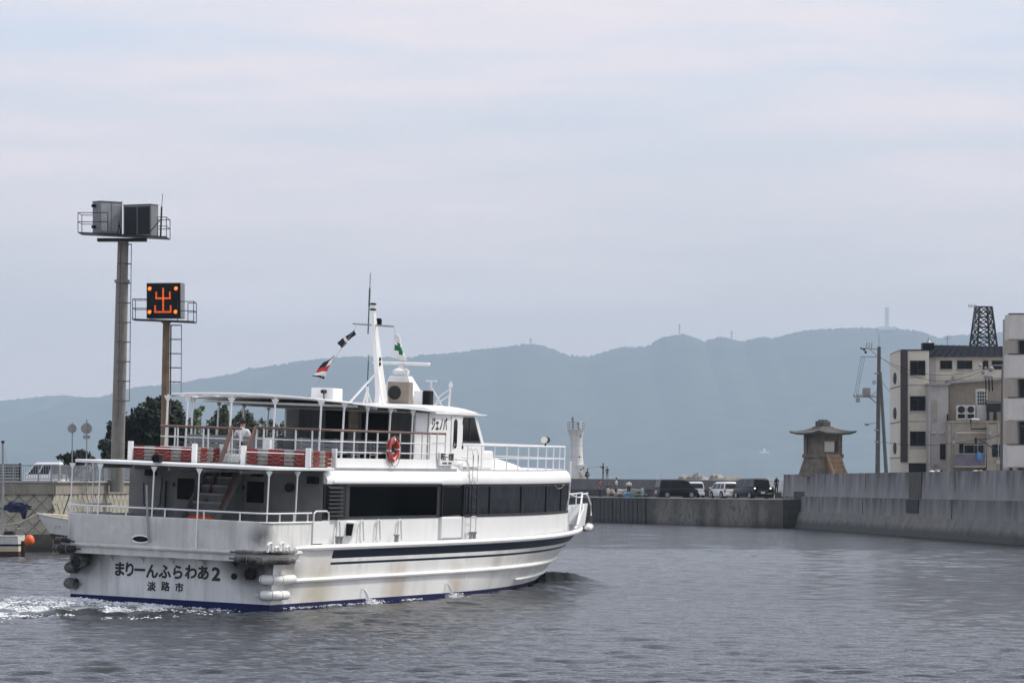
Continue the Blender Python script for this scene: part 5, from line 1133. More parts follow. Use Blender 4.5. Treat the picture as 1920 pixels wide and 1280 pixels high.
# guard rail and small cone further along
g0 = at(130, 890, 206); gr = empty('guard_rail', (g0.x, g0.y, GZ), 0, 'grey road guard rail sloping away behind the quay railing', 'guard rail')
mb = MB(); mb.beam((0,0,0.75), (3.4,9,0.55), 0.05, 0.25); mb.build('beam', m_galv, gr)
for k in range(4): mb = MB(); mb.tube([(k*1.1, k*3+0.08, 0), (k*1.1, k*3+0.08, 0.7)], 0.05, 8); mb.build('post', m_galv, gr)
c0 = at(199, 895, 215); cn = empty('traffic_cone', (c0.x, c0.y, GZ), 0, 'orange traffic cone behind the railing near the tall pole', 'cone')
mb = MB(); mb.lathe([(0.16,0.03),(0.10,0.35),(0.04,0.7),(0.02,0.72)], 14); mb.build('cone', m_orange, cn); MB().box(-0.2,0.2,-0.2,0.2,0,0.03).build('base', m_orange, cn)
c0 = at(160, 862, 204); person((c0.x, 206, GZ), R(20), 'person in a pale lilac shirt behind the railing by the round signs', (0.6,0.52,0.66), (0.04,0.04,0.05), h=1.62, group='people')

# tall pole with the two cabinets
def ladder_cage(root, x, y, z0, z1, w=0.36, m=None, hoops=6):
    m = m or m_rustiron
    for s in (-1, 1):
        mb = MB(); mb.tube([(x, y+s*w/2, z0), (x, y+s*w/2, z1)], 0.022, 6); mb.build('ladder_rail', m, root)
    z = z0+0.2
    while z < z1: mb = MB(); mb.tube([(x, y-w/2, z), (x, y+w/2, z)], 0.014, 5); mb.build('rung', m, root); z += 0.42
    for k in range(hoops):
        z = z0 + 1.0 + (z1-z0-1.0)*k/(hoops-1); mb = MB()
        mb.tube([(x-0.14,y-w/2,z),(x+0.3,y-w/2-0.05,z),(x+0.58,y-0.12,z),(x+0.58,y+0.12,z),(x+0.3,y+w/2+0.05,z),(x-0.14,y+w/2,z)], 0.025, 6); mb.build('cage_hoop', m, root)
    for yy in (-0.12, 0.12): mb = MB(); mb.tube([(x+0.58, y+yy, z0+1.0), (x+0.58, y+yy, z1)], 0.014, 5); mb.build('cage_bar', m_galv, root)
def platform_rail(root, pts, z, m=None):
    m = m or m_dkgrey
    for zz in (0.55, 1.05):
        mb = MB(); mb.tube([(x,y,z+zz) for x,y in pts], 0.022, 5); mb.build('guard_rail', m, root)
    for x, y in pts: mb = MB(); mb.tube([(x,y,z),(x,y,z+1.05)], 0.022, 5); mb.build('guard_post', m, root)
PY = 205.0; sc_ = F/PY
b0, t0 = at(219, 900, PY), at(231, 452, PY); b0.z = GZ
tp = empty('equipment_pole', b0, 0, 'tall grey pole carrying two grey equipment cabinets on a platform', 'pole'); tt = t0 - b0
mb = MB(); nk = at(229, 528, PY) - b0
mb.tube([(0,0,0), nk*0.5, nk], [0.38,0.36,0.34], 24); mb.build('lower_shaft', m_pole, tp)
mb = MB(); mb.tube([nk - Vector((0,0,0.06)), nk + Vector((0,0,0.10))], 0.42, 24); mb.build('flange', m_pole, tp)
mb = MB(); mb.tube([nk, tt], [0.31,0.30], 24); mb.build('upper_shaft', m_pole, tp)
lad = empty('ladder'); lad.parent = tp; lad.matrix_local = Matrix.Shear('XY', 4, (nk.x/nk.z, 0))
ladder_cage(lad, 0.10, -0.46, 4.0, tt.z-0.2, hoops=9)
pz = tt.z + 0.05; X = lambda px: (px-CX)/F*PY - b0.x; Zp = lambda py: CAMH-(py-HZ)/F*PY - b0.z
mb = MB(); mb.box(X(183), X(275), -0.3, 0.3, Zp(453), Zp(447)); mb.build('platform_beam', m_dkgrey, tp)
mb = MB(); mb.hexa([(X(150),-1.0,Zp(437)-0.05),(X(316),-1.3,Zp(446)-0.05),(X(316),1.0,Zp(446)-0.05),(X(150),1.0,Zp(437)-0.05),(X(150),-1.0,Zp(437)),(X(316),-1.3,Zp(446)),(X(316),1.0,Zp(446)),(X(150),1.0,Zp(437))]); mb.build('platform', m_dkgrey, tp, smooth=False)
platform_rail(tp, [(X(178),0.9),(X(150),0.9),(X(150),-0.95),(X(206),-1.05)], Zp(437)); platform_rail(tp, [(X(300),-1.25),(X(316),-1.25),(X(316),0.95),(X(290),0.95)], Zp(446))
def cabinet(cx, cy, w, d, z0, h, rz, face):
    c = empty('cabinet'); c.parent = tp; c.matrix_local = Matrix.Translation((cx,cy,z0)) @ Matrix.Rotation(rz,4,'Z')
    MB().box(-w/2,w/2,-d/2,d/2,0,h).build('casing', m_cab, c, bevel=0.02)
    for k in range(2): MB().box(-w/2+0.08+k*(w/2-0.05), -w/2+0.08+(k+1)*(w/2-0.05)-0.06, -d/2-0.02, -d/2, 0.1, h-0.1).build('cabinet_door', face, c, bevel=0.01)
    MB().box(-w/2-0.03,w/2+0.03,-d/2-0.04,d/2+0.03,h,h+0.04).build('lid', m_cab, c)
    return c
c1 = cabinet(X(201), 0.1, 1.45, 0.75, Zp(438), 1.72, R(38), m_galv)
for z in (1.5, 0.35): mb = MB(); mb.tube([(-0.72,0.1,z),(-0.92,0.1,z)], 0.09, 10); mb.build('beacon', m_black, c1)
cabinet(X(264), 0.0, 1.75, 0.8, Zp(444), 1.72, R(-24), m_dkgrey)
mb = MB(); mb.tube([(X(304),-0.9,Zp(446)),(X(306),-0.9,Zp(390))], 0.05, 8); mb.tube([(X(306),-0.9,Zp(390)),(X(308),-0.9,Zp(366))], 0.018, 6); mb.build('antenna_mast', m_dkgrey, tp)
mb = MB(); mb.beam((X(282),-1.0,Zp(440)),(X(304),-0.95,Zp(414)),0.05); mb.build('antenna_brace', m_dkgrey, tp)
for z in (0.2,0.45): mb = MB(); mb.tube([(X(222),-0.3,Zp(438)),(X(225),-0.6,Zp(430)+z),(X(228),-0.3,Zp(440))],0.03,6); mb.build('cable', m_black, tp)

# signal board tower: lit character
SY = 202.0; b0 = at(307, 900, SY); b0.z = GZ; t0 = at(312, 604, SY) - b0
sg_ = empty('signal_tower', b0, 0, 'rusty pole with a black signal board showing an orange lit character', 'sign')
mb = MB(); mb.tube([(0,0,0), t0*0.6, t0], [0.23,0.21,0.19], 20); mb.build('pole', m_rustpole, sg_)
mb = MB(); mb.tube([t0*0.992, t0 + Vector((0,0,0.1))], [0.2,0.42], 16); mb.build('pole_head', m_rustpole, sg_)
lad = empty('ladder'); lad.parent = sg_; lad.matrix_local = Matrix.Shear('XY', 4, (t0.x/t0.z, 0)); ladder_cage(lad, 0.30, 0.2, 4.2, t0.z-0.15, hoops=6)
X = lambda px: (px-CX)/F*SY - b0.x; Zp = lambda py: CAMH-(py-HZ)/F*SY - b0.z
mb = MB(); mb.hexa([(X(250),-0.7,Zp(598)-0.06),(X(366),-1.0,Zp(603)-0.06),(X(366),0.9,Zp(603)-0.06),(X(250),0.9,Zp(598)-0.06),(X(250),-0.7,Zp(598)),(X(366),-1.0,Zp(603)),(X(366),0.9,Zp(603)),(X(250),0.9,Zp(598))]); mb.build('platform', m_dkgrey, sg_, smooth=False)
platform_rail(sg_, [(X(280),0.8),(X(251),0.8),(X(251),-0.65),(X(278),-0.65)], Zp(598)); platform_rail(sg_, [(X(336),-0.95),(X(366),-0.95),(X(366),0.8),(X(350),0.8)], Zp(603))
bd = empty('signal_board'); bd.parent = sg_; bw = (X(344)-X(278)); bcx = (X(344)+X(278))/2; bd.matrix_local = Matrix.Translation((bcx, -0.1, Zp(598))) @ Matrix.Rotation(R(-9), 4, 'Z'); bh_ = Zp(531)-Zp(598)
MB().box(-bw/2,bw/2,-0.45,0.45,0.02,bh_).build('case', m_cab, bd, bevel=0.02); MB().box(-bw/2+0.03,bw/2-0.03,-0.475,-0.45,0.05,bh_-0.04).build('face', m_black, bd, smooth=False)
m_led = mat('led_orange', (0.5,0.08,0.01), 0.4, emit=((1.0,0.14,0.015), 1.0)); m_bulb = mat('lamp_orange', (0.8,0.25,0.05), 0.2, emit=((1.0,0.2,0.03), 1.5))
def bar(x0, x1, z0, z1):                                # rows of small lamps make each stroke
    m_ = MB(); nx_, nz_ = max(2, int(abs(x1-x0)/0.065)), max(2, int(abs(z1-z0)/0.065))
    for i in range(nx_):
        for j in range(nz_):
            x, z = x0 + (x1-x0)*(i+0.5)/nx_, z0 + (z1-z0)*(j+0.5)/nz_; m_.box(x-0.021,x+0.021,-0.488,-0.472,z-0.021,z+0.021)
    m_.build('stroke', m_led, bd, kind='stuff', smooth=False)
U = lambda px: (px - 703 - 155)/310*bw; V = lambda py: (1166 - py)/316*bh_
bar(U(848),U(862),V(1095),V(895)); bar(U(783),U(925),V(995),V(980)); bar(U(785),U(800),V(980),V(928)); bar(U(908),U(923),V(980),V(928)); bar(U(773),U(930),V(1115),V(1100)); bar(U(775),U(790),V(1100),V(1048)); bar(U(915),U(930),V(1100),V(1048))
for u_, v_ in ((735,902),(972,902),(733,1108),(968,1108)):
    m_ = MB(); m_.ball((U(u_), -0.50, V(v_)), (0.11,0.07,0.11), 12, 8); m_.build('corner_lamp', m_bulb, bd)
    m_ = MB(); m_.tube([(U(u_)-0.0,-0.62,V(v_)+0.03),(U(u_),-0.47,V(v_)+0.03)], 0.13, 14, cap=False); m_.build('lamp_hood', m_black, bd)

# trees ---------------------------------------------------------------
m_bark = mat('bark', (0.07,0.055,0.04), 0.9, var=0.3)
def leafmat(name, c): 
    m = mat(name, c, 0.6, var=0.5, scale=1.3, spec=0.15); m.node_tree.nodes['Principled BSDF'].inputs['Subsurface Weight'].default_value = 0.0; return m
m_leafd = leafmat('dark_evergreen_leaf', (0.014,0.022,0.011)); m_leafo = leafmat('olive_leaf', (0.034,0.044,0.022)); m_leafb = leafmat('bright_leaf', (0.06,0.10,0.03)); m_flow = mat('white_blossom', (0.7,0.7,0.62), 0.8, var=0.1)
def tree(loc, label, clumps, leaf, nleaf, size, name='tree', h_trunk=1.2, blossoms=0, cat='tree', group='trees on the quay', rnd=1, aspect=0.5):
    """clumps: (x, y, z, r) in metres from the foot; limbs run to every clump, leaves fill them"""
    root = empty(name, loc, 0, label, cat, group); rr = random.Random(rnd)
    mb = MB(); mb.tube([(0,0,0),(0.03,0.02,h_trunk*0.6),(0,0,h_trunk)], [0.12,0.10,0.085], 8); mb.build('trunk', m_bark, root)
    mb = MB(); lv = MB(); fw = MB()
    for (x,y,z,r) in clumps:
        mb2 = MB(); mb2.tube([(0,0,h_trunk*0.8),(x*0.4,y*0.4,h_trunk*0.5+z*0.5),(x,y,z)], [0.06,0.04,0.015], 6); mb2.build('limb', m_bark, root)
    tot = sum(c[3]**2 for c in clumps)
    for (x,y,z,r) in clumps:
        for k in range(int(nleaf*r*r/tot)):
            d = Vector((rr.gauss(0,1),rr.gauss(0,1),rr.gauss(0,1))); d.normalize(); q = r*(rr.random()**0.45)*(1+0.25*noise.noise(d*2.3+Vector((x,y,z))))
            c = Vector((x,y,z))+d*q; u_ = Vector((rr.gauss(0,1),rr.gauss(0,1),rr.gauss(0,1))).normalized(); w_ = u_.orthogonal().normalized(); s = size*rr.uniform(0.6,1.3)
            lv.add([c-u_*s, c+w_*s*aspect, c+u_*s, c-w_*s*aspect], [(0,1,2,3)])
            if blossoms and rr.random() < blossoms and d.z > -0.2 and q > r*0.7:
                fw.add([c-u_*s*0.8+d*0.05, c+w_*s*0.8+d*0.05, c+u_*s*0.8+d*0.05, c-w_*s*0.8+d*0.05], [(0,1,2,3)])
    lv.build('crown', leaf, root, smooth=False)
    if blossoms: fw.build('blossoms', m_flow, root, smooth=False, kind='stuff')
    return root
def cl(pxs, Y, b):                                       # clump list from photo columns, depth jittered
    r_ = []
    for px, py, rp in pxs:
        p = at(px, py, Y) - b; r_.append((p.x, random.uniform(-0.8,0.8), p.z, rp/F*Y))
    return r_
def bush(px, Y, pts, label, leaf, n, size, **kw):
    b = at(px, 900, Y); b.z = GZ; return tree(b, label, cl(pts, Y, b), leaf, n, size, **kw)
bush(285, 213, [(285,775,28),(262,790,26),(310,775,30),(330,790,24),(300,755,16),(250,810,28),(275,815,34),(310,815,34),(235,830,24),(260,845,32),(300,850,36),(335,840,28),(325,762,14),(225,850,20),(345,815,16),(280,752,8)],
     'large dark evergreen tree behind the two poles', m_leafd, 6800, 0.17, h_trunk=1.4, rnd=3)
bush(205, 209, [(208,800,10),(205,815,9),(200,835,14),(212,845,14),(205,858,16),(196,848,8),(222,832,10)], 'thin leafy shrub just left of the tall pole', m_leafd, 900, 0.14, h_trunk=0.8, name='shrub', cat='shrub', group='shrubs on the quay', rnd=4)
bush(372, 216, [(370,775,10),(366,795,14),(376,765,6),(362,815,16),(360,835,18),(372,845,16)], 'bright green bamboo-like tree right of the dark tree', m_leafb, 1500, 0.13, h_trunk=0.9, rnd=5, aspect=0.3)
bush(415, 222, [(418,780,16),(405,795,18),(425,800,20),(398,815,20),(412,825,24),(430,835,22),(390,835,20),(420,765,7)], 'olive leafy tree seen between the ferry canopy posts, left of the passenger', m_leafo, 2600, 0.13, h_trunk=1.2, rnd=6)
bush(462, 224, [(460,785,18),(450,800,18),(470,800,18),(462,820,24),(445,830,22),(480,835,20)], 'olive leafy tree behind the passenger on the ferry', m_leafo, 2200, 0.13, h_trunk=1.2, rnd=7)
bush(510, 226, [(490,790,6),(492,812,14),(508,800,14),(512,825,20),(495,838,20),(524,838,16)], 'small sparse olive tree right of the passenger', m_leafo, 1100, 0.13, h_trunk=1.0, rnd=8)
bush(555, 226, [(540,805,18),(560,800,18),(580,795,18),(592,800,14),(550,825,22),(575,825,24),(540,845,18),(598,820,18)], 'green shrub with white blossoms behind the ferry upper deck', m_leafb, 2600, 0.13, h_trunk=0.8, blossoms=0.14, name='flowering_shrub', cat='shrub', group='shrubs on the quay', rnd=9)
bush(133, 210, [(113,856,6),(125,858,9),(140,856,10),(152,850,9),(150,862,14),(166,858,11),(128,866,12),(175,866,9)], 'low dark bush behind the round road signs', m_leafd, 900, 0.13, h_trunk=0.6, name='shrub', cat='shrub', group='shrubs on the quay', rnd=10)

# moored boats at the left
m_gel = mat('boat_white_gelcoat', (0.66,0.66,0.62), 0.35, var=0.08, streak=0.3, grime=(0.25,0.22,0.16)); m_cream = mat('boat_cream', (0.55,0.50,0.36), 0.5, var=0.1); m_bluec = mat('navy_sailcloth', (0.012,0.016,0.06), 0.85, var=0.3, scale=4); m_anti = mat('antifoul_brown', (0.05,0.02,0.015), 0.8, var=0.4)
def small_hull(root, Lb, Wb, zdeck, bow_rise, cols, rake=0.9):
    for a, b, m_ in cols:
        mb = MB()
        for s in (-1, 1):
            n_ = 14
            for i in range(n_):
                q = []
                for u_, z in ((i/n_, a), ((i+1)/n_, a), ((i+1)/n_, b), (i/n_, b)):
                    f_ = z/zdeck; x = u_*(Lb - rake*(1-max(f_,0))); w_ = Wb*(0.72+0.28*max(f_,0))*(1-u_**2.6)*(0.9+0.1*min(1,u_*4)); q.append((x, s*w_, z + bow_rise*max(f_,0)*u_**2.2))
                mb.add(q, [(0,1,2,3)])
        mb.add([(0,-Wb*(0.72+0.28*max(a/zdeck,0))*0.9,a),(0,Wb*(0.72+0.28*max(a/zdeck,0))*0.9,a),(0,Wb*(0.72+0.28*max(b/zdeck,0))*0.9,b),(0,-Wb*(0.72+0.28*max(b/zdeck,0))*0.9,b)], [(0,1,2,3)])
        mb.build('hull', m_, root, ang=45)
    mb = MB(); n_ = 14; pts = [(i/n_*Lb, Wb*(1-(i/n_)**2.6)*0.95*(0.9+0.1*min(1,i/n_*4)), zdeck-0.04+bow_rise*(i/n_)**2.2) for i in range(n_+1)]
    mb.add(pts+[(x,-y,z) for x,y,z in pts[::-1]], [tuple(range(2*len(pts)))]); mb.build('deck', m_cream, root, smooth=False)
    for s in (-1,1): mb = MB(); mb.tube([(x, s*(y/0.95), z+0.05) for x,y,z in pts], 0.04, 6); mb.build('gunwale', m_gel, root)
# yacht: stern towards us at the left edge
p = at(40, 1045, 180); yt = empty('sailing_boat', (p.x, 180, 0), R(176), 'small white sailing boat at the left edge with a navy sail cover on its boom', 'boat', 'boats moored at the quay')
small_hull(yt, 5.2, 0.95, 0.98, 0.2, [(-0.2,0.25,m_anti),(0.25,0.50,m_cream),(0.50,0.60,m_navy),(0.60,0.98,m_gel)], 0.4)
mx_ = -(at(5,1000,180).x - p.x); mt_ = at(5, 828, 180).z
mb = MB(); mb.tube([(mx_,0,0.9),(mx_,0,mt_)], [0.07,0.055], 10); mb.build('mast', m_steel, yt); mb = MB(); mb.tube([(mx_,0,mt_-0.05),(mx_,0,mt_+0.05)], 0.085, 8); mb.build('mast_cap', m_black, yt)
bx1 = -(at(60,950,180).x - p.x); bzz = at(60,949,180).z
mb = MB(); mb.tube([(mx_,0,bzz-0.12),(bx1,0,bzz)], 0.04, 8); mb.build('boom', m_dkgrey, yt)
sc2 = lumpy(((mx_+bx1)/2+0.1, 0, bzz-0.05), (0.62,0.16,0.26), 8.0, amp=0.5, fr=4); sc2.build('sail_cover', m_bluec, yt)
mb = MB(); xx = -(at(46,960,180).x-p.x); mb.add([(xx+0.25,0.03,bzz-0.05),(xx-0.2,0.05,bzz-0.05),(xx-0.05,0.02,bzz-0.62),(xx+0.1,-0.02,bzz-0.58)], [(0,1,2,3)]); hg = mb.build('hanging_cloth', m_bluec, yt); hg.modifiers.new('t','SOLIDIFY').thickness = 0.05
for z in (0.28, 0.5):
    pass
mb = MB(); mb.tube([(0.1,-0.7,1.35),(1.2,-0.8,1.38),(2.4,-0.8,1.4)], 0.02, 6); mb.tube([(0.1,-0.7,0.95),(0.1,-0.7,1.35)],0.02,6); mb.tube([(1.2,-0.8,0.95),(1.2,-0.8,1.38)],0.02,6); mb.tube([(0.1,-0.7,1.35),(0.05,0.7,1.35)],0.02,6); mb.build('stern_rail', m_steel, yt)
MB().box(1.5,2.6,-0.5,0.5,0.95,1.3).build('cabin_top', m_gel, yt, bevel=0.08)
MB().box(0.35,0.8,-0.35,0.25,0.95,1.22).build('winch_box', m_dkgrey, yt, bevel=0.05)
st0 = MB(); st0.tube([(mx_,0,mt_-0.1),(0.05,-0.3,1.35)], 0.008, 4); st0.build('backstay', m_rope, yt)
mb = MB(); mb.box(-0.18,0.02,-0.04,0.04,-0.3,0.75); mb.build('rudder', m_anti, yt)
fb = at(57, 1012, 179); lumpy((0,0,0),(0.24,0.24,0.27),5.0,amp=0.1).build('orange_float', m_orange, label='orange float hanging off the sailing boat stern', cat='float').location = (fb.x, 178.6, fb.z)
# fishing boat bow half hidden by the ferry
p = at(66, 1000, 188); fbt = empty('fishing_boat', (p.x+4.4, 188.0, 0), R(174), 'small white fishing boat moored at the quay, its bow showing left of the ferry', 'boat', 'boats moored at the quay')
small_hull(fbt, 4.4, 0.75, 1.55, 0.45, [(-0.2,0.30,m_anti),(0.30,0.78,m_anti),(0.78,1.55,m_gel)], 1.3)
mb = MB(); mb.tube([(4.1,0,1.95),(2.6,-0.3,1.85)], 0.07, 8); mb.build('bow_roller', m_cream, fbt)
mb = MB(); mb.tube([(3.2,-0.2,1.7),(2.75,-0.3,3.0)], 0.03, 6); mb.build('pole', m_dkgrey, fbt)
for x in (2.2,2.6,3.0): MB().box(x-0.08,x+0.08,-0.45,0.45,1.62,1.72).build('thwart', m_gel, fbt)
lettering('registration', 'ミサ', 0.22, Matrix.Translation((3.35,-0.0,1.28)), m_ink, fbt).matrix_local = Matrix.Translation((3.2,0.56,1.3)) @ Matrix.Rotation(R(180-22),4,'Z') @ Matrix.Rotation(R(80),4,'X')
ml_ = MB(); a = at(72,962,186); b = at(0,985,183); ml_.tube([a, a.lerp(b,0.5)+Vector((0,0,-0.15)), b], 0.02, 5); ml_.build('mooring_line', m_rope, label='slack mooring line between the two small boats', cat='rope')

# ================================================================== JETTY
JZ = 2.245
def stand(px, off, label, shirt, trousers, h, z=None, rz=0.0, **kw):
    x, y, s = jpos(px, off); return person((x, y, (ptop(s) if z is None and off > 14 else JZ) if z is None else z), rz, label, shirt, trousers, h, **kw)
stand(1090, 16.0, 'crouching person in a beige top beside the lighthouse foot', (0.45,0.40,0.32), (0.42,0.36,0.2), 1.65, pose='crouch', rz=R(200))
stand(1100, 15.8, 'crouching person in a navy top next to the lighthouse', (0.02,0.02,0.07), (0.03,0.03,0.05), 1.7, pose='crouch', rz=R(60))
stand(1131, 16.0, 'man in a dark vest on the parapet stretching an arm and rod to the left', (0.035,0.035,0.045), (0.20,0.17,0.12), 1.62, rz=R(-60),
      arms={'r': ((-0.36,-0.20,1.36),(-0.40,-0.50,1.38),(-0.40,-0.60,1.38)), 'l': ((0.10,-0.26,1.25),(-0.08,-0.50,1.35),(-0.16,-0.58,1.36))})
stand(1138.5, 15.8, 'person in a dark blue top and jeans on the parapet behind the rod holder', (0.03,0.035,0.075), (0.05,0.07,0.13), 1.28, rz=R(20))
stand(1125, 3.0, 'person in a red shirt and black trousers, leftmost on the quay', (0.36,0.02,0.03), (0.012,0.012,0.015), 1.58, rz=R(70), hat=None)
stand(1140, 3.2, 'person in a black and white top with white shorts on the quay', (0.04,0.04,0.045), (0.6,0.6,0.6), 1.36, rz=R(30), legs='short')
stand(1147.5, 2.6, 'crouching child in a pale top between two standing people', (0.6,0.56,0.5), (0.05,0.05,0.06), 1.62, pose='crouch', rz=R(-10))
stand(1155.5, 3.4, 'tall man in a white shirt and dark shorts on the quay', (0.62,0.61,0.58), (0.03,0.03,0.035), 1.82, rz=R(-80), legs='short')
stand(1179, 2.4, 'man in a white short-sleeved shirt and navy trousers behind a blue box', (0.68,0.68,0.70), (0.014,0.016,0.03), 1.66, rz=R(10),
      arms={'r': ((-0.27,-0.05,1.15),(-0.12,-0.24,1.18),(-0.06,-0.28,1.2)), 'l': ((0.27,-0.05,1.15),(0.12,-0.24,1.18),(0.05,-0.29,1.2))})
stand(1204, 5.0, 'child in a pale blue top and light jeans, alone left of the black minivan', (0.55,0.62,0.66), (0.28,0.38,0.48), 1.02, rz=R(190))
x, y, s = jpos(1456, 9.0); person((x, y, 2.6), R(-150), 'person in black with a pale cap beside the white fence', (0.015,0.015,0.018), (0.03,0.03,0.03), 1.6, sleeves='long', hat=(0.5,0.5,0.48))
# fishing rod
x, y, s = jpos(1131, 16.0); m_rodm = mat('rod_dark', (0.08,0.07,0.06), 0.4)
mb = MB(); a = Vector((x-0.62, y-0.15, ptop(s)+1.29)); b = at(1103, 876.5, y-0.5); mb.tube([a, b], [0.014, 0.008], 5); mb.build('fishing_rod', m_rodm, label='thin fishing rod held out over the parapet', cat='fishing rod')
# things on the quay
x, y, s = jpos(1177, 1.0); m_bluep = mat('blue_plastic', (0.05,0.17,0.42), 0.4); bk = empty('cooler_box', (x, y, JZ), 0, 'blue cooler box at the feet of the man in white', 'cooler box')
MB().box(-0.22,0.22,-0.15,0.15,0,0.42).build('tub', m_bluep, bk, bevel=0.03); MB().box(-0.24,0.24,-0.17,0.17,0.42,0.50).build('lid', mat('pale_blue_plastic', (0.3,0.45,0.6), 0.4), bk, bevel=0.02)
x, y, s = jpos(1186, 0.9); gb = empty('bucket', (x, y, JZ), 0, 'small green bucket beside the blue cooler box', 'bucket'); mb = MB(); mb.lathe([(0.13,0),(0.17,0.26),(0.15,0.26),(0.12,0.04)], 14); mb.build('pail', mat('green_plastic', (0.03,0.22,0.10), 0.4), gb)
mb = MB(); mb.tube([(-0.16,0,0.25),(-0.1,0,0.36),(0.1,0,0.36),(0.16,0,0.25)], 0.01, 5); mb.build('handle', m_steel, gb)
x, y, s = jpos(1168, 6.5); lumpy((0,0,0.25), (0.9,0.6,0.45), 2.0, amp=0.35).build('tarpaulin_heap', mat('grey_tarpaulin', (0.30,0.31,0.29), 0.8, var=0.3, scale=3), label='pale grey tarpaulin heap left of the man in white', cat='heap').location = (x, y, JZ+0.1)
x, y, s = jpos(1192, 6.5); lumpy((0,0,0.25), (1.0,0.6,0.42), 6.0, amp=0.4).build('net_heap', mat('grey_green_net', (0.13,0.14,0.12), 0.9, var=0.4, scale=4), label='dull green net heap right of the man in white', cat='net').location = (x, y, JZ+0.1)
x, y, s = jpos(1164, 3.0); lumpy((0,0,0.15), (0.32,0.22,0.2), 12.0, amp=0.25).build('bag', mat('dark_bag', (0.03,0.03,0.035), 0.7), label='dark bag on the quay right of the tall man', cat='bag').location = (x, y, JZ+0.02)
# scooter behind the black minivan
x, y, s = jpos(1223, 7.0); sc_t = empty('scooter', (x, y, JZ), R(20), 'dark scooter parked behind the black minivan', 'scooter')
for dx in (-0.55, 0.55):
    mb = MB(); mb.tube([(dx + 0.22*math.cos(a), 0, 0.25 + 0.22*math.sin(a)) for a in np.linspace(0, 2*math.pi, 17)[:-1]], 0.05, 8, closed=True); mb.build('wheel', m_tyre, sc_t)
mb = MB(); mb.loft([[(x_, -w_, z0), (x_, w_, z0), (x_, w_*0.8, z1), (x_, -w_*0.8, z1)] for x_, w_, z0, z1 in ((-0.75,0.08,0.45,0.62),(-0.5,0.15,0.3,0.72),(-0.1,0.14,0.25,0.70),(0.05,0.14,0.22,0.32),(0.3,0.14,0.22,0.32),(0.42,0.16,0.25,0.8),(0.5,0.1,0.4,0.95))]); mb.build('body', mat('scooter_maroon', (0.05,0.015,0.012), 0.35), sc_t)
MB().box(-0.7,-0.08,-0.13,0.13,0.70,0.78).build('seat', m_black, sc_t, bevel=0.03); mb = MB(); mb.tube([(0.46,-0.32,1.0),(0.5,0,0.98),(0.46,0.32,1.0)], 0.02, 6); mb.tube([(0.5,0,0.98),(0.58,0,0.3)], 0.03, 6); mb.build('handlebar', m_dkgrey, sc_t)
# cars
x, y, s = jpos(1268, 3.2); car((x, y, JZ), R(17), 'black minivan parked side-on at the quay edge, nose to the right', m_paintb, 3.75, 1.69, 1.70, 0.17, m_plate)
x, y, s = jpos(1299, 8.5); car((x, y, JZ), R(100), 'white hatchback half hidden behind the black minivan', m_paintw, 3.4, 1.60, 1.48, 0.2, m_plate)
x, y, s = jpos(1357, 5.5); car((x, y, JZ), R(112), 'small white estate car with a yellow plate, rear to the harbour', m_paintw, 3.3, 1.47, 1.46, 0.18, m_platey)
x, y, s = jpos(1409, 4.2); car((x, y, JZ), R(112), 'dark van with its white rear lamps lit, rightmost car on the jetty', m_paintd, 4.4, 1.69, 1.76, 0.13, m_plate, tail=m_black, lamps_on=True)
x, y, s = jpos(1239, 2.3); mb = MB(); mb.tube([(0,0,0),(0.02,0,2.2)], 0.035, 6); o = mb.build('marker_pole', mat('pink_white_pole', (0.55,0.36,0.34), 0.6, var=0.2), label='thin pink and white pole standing behind the black minivan', cat='pole'); o.location = (x, y, JZ)
# white pipe fence with panels
x, y, s = jpos(1437, 11.5); wf = empty('pipe_fence', (x, y, JZ), math.atan2(-0.25, 1.0), 'white pipe fence with pale panels between the dark van and the sea wall', 'fence')
for k in range(4): mb = MB(); mb.tube([(k*0.72,0,0),(k*0.72,0,1.62)], 0.03, 6); mb.build('post', m_rail, wf)
for z in (0.55, 1.6): mb = MB(); mb.tube([(0,0,z),(2.16,0,z)], 0.03, 6); mb.build('rail', m_rail, wf)
for k in range(3): MB().box(k*0.72+0.05, k*0.72+0.67, -0.01, 0.01, 0.62, 1.54).build('panel', mat('pale_panel', (0.72,0.72,0.70), 0.6), wf)
b = Vector((*jpos(1446, 5.5)[:2], 2.3)); tree(b, 'small green shrub at the jetty root beside the sea wall', [(0,0,0.35,0.28),(0.15,0.1,0.6,0.22),(-0.15,0,0.55,0.22),(0.1,0,0.85,0.12)], m_leafo, 500, 0.09, name='shrub', h_trunk=0.3, cat='shrub', group='shrubs on the jetty', rnd=21)
# wave-breaker blocks heaped beyond the parapet
m_rock = mat('breaker_concrete', (0.30,0.275,0.235), 0.9, var=0.35, scale=1.0, bump=0.4, bscale=3)
rocks = [(1288,893,13),(1303,890,15),(1316,892,12),(1337,893,13),(1346,891,12),(1358,894,11),(1372,893,13),(1384,895,10),(1213,900,8),(1447,901,8),(1459,900,9)]
names_ = ['leftmost of the main heap','pointed top of the main heap','right shoulder of the main heap','above the gap between the white cars','dark flat one above the white estate car','low one right above the white estate car','above the space left of the dark van','rightmost above the dark van','alone far left beyond the child','small one above the white fence','small one nearest the sea wall']
for i, ((px, py, r), nm) in enumerate(zip(rocks, names_)):
    x, y, s = jpos(px, 21.0); zt = CAMH - (py-HZ)/F*y; rr_ = r/F*y*1.25
    o = lumpy((0,0,0), (rr_, rr_*0.9, rr_*0.95), 30+i*3.1, 12, 8, amp=0.45, fr=2.2).build('breaker_block', m_rock, smooth=True, ang=25, label='weathered concrete wave-breaker block, ' + nm, cat='breakwater block', group='breaker blocks beyond the parapet'); o.location = (x, y, zt - rr_*0.9)
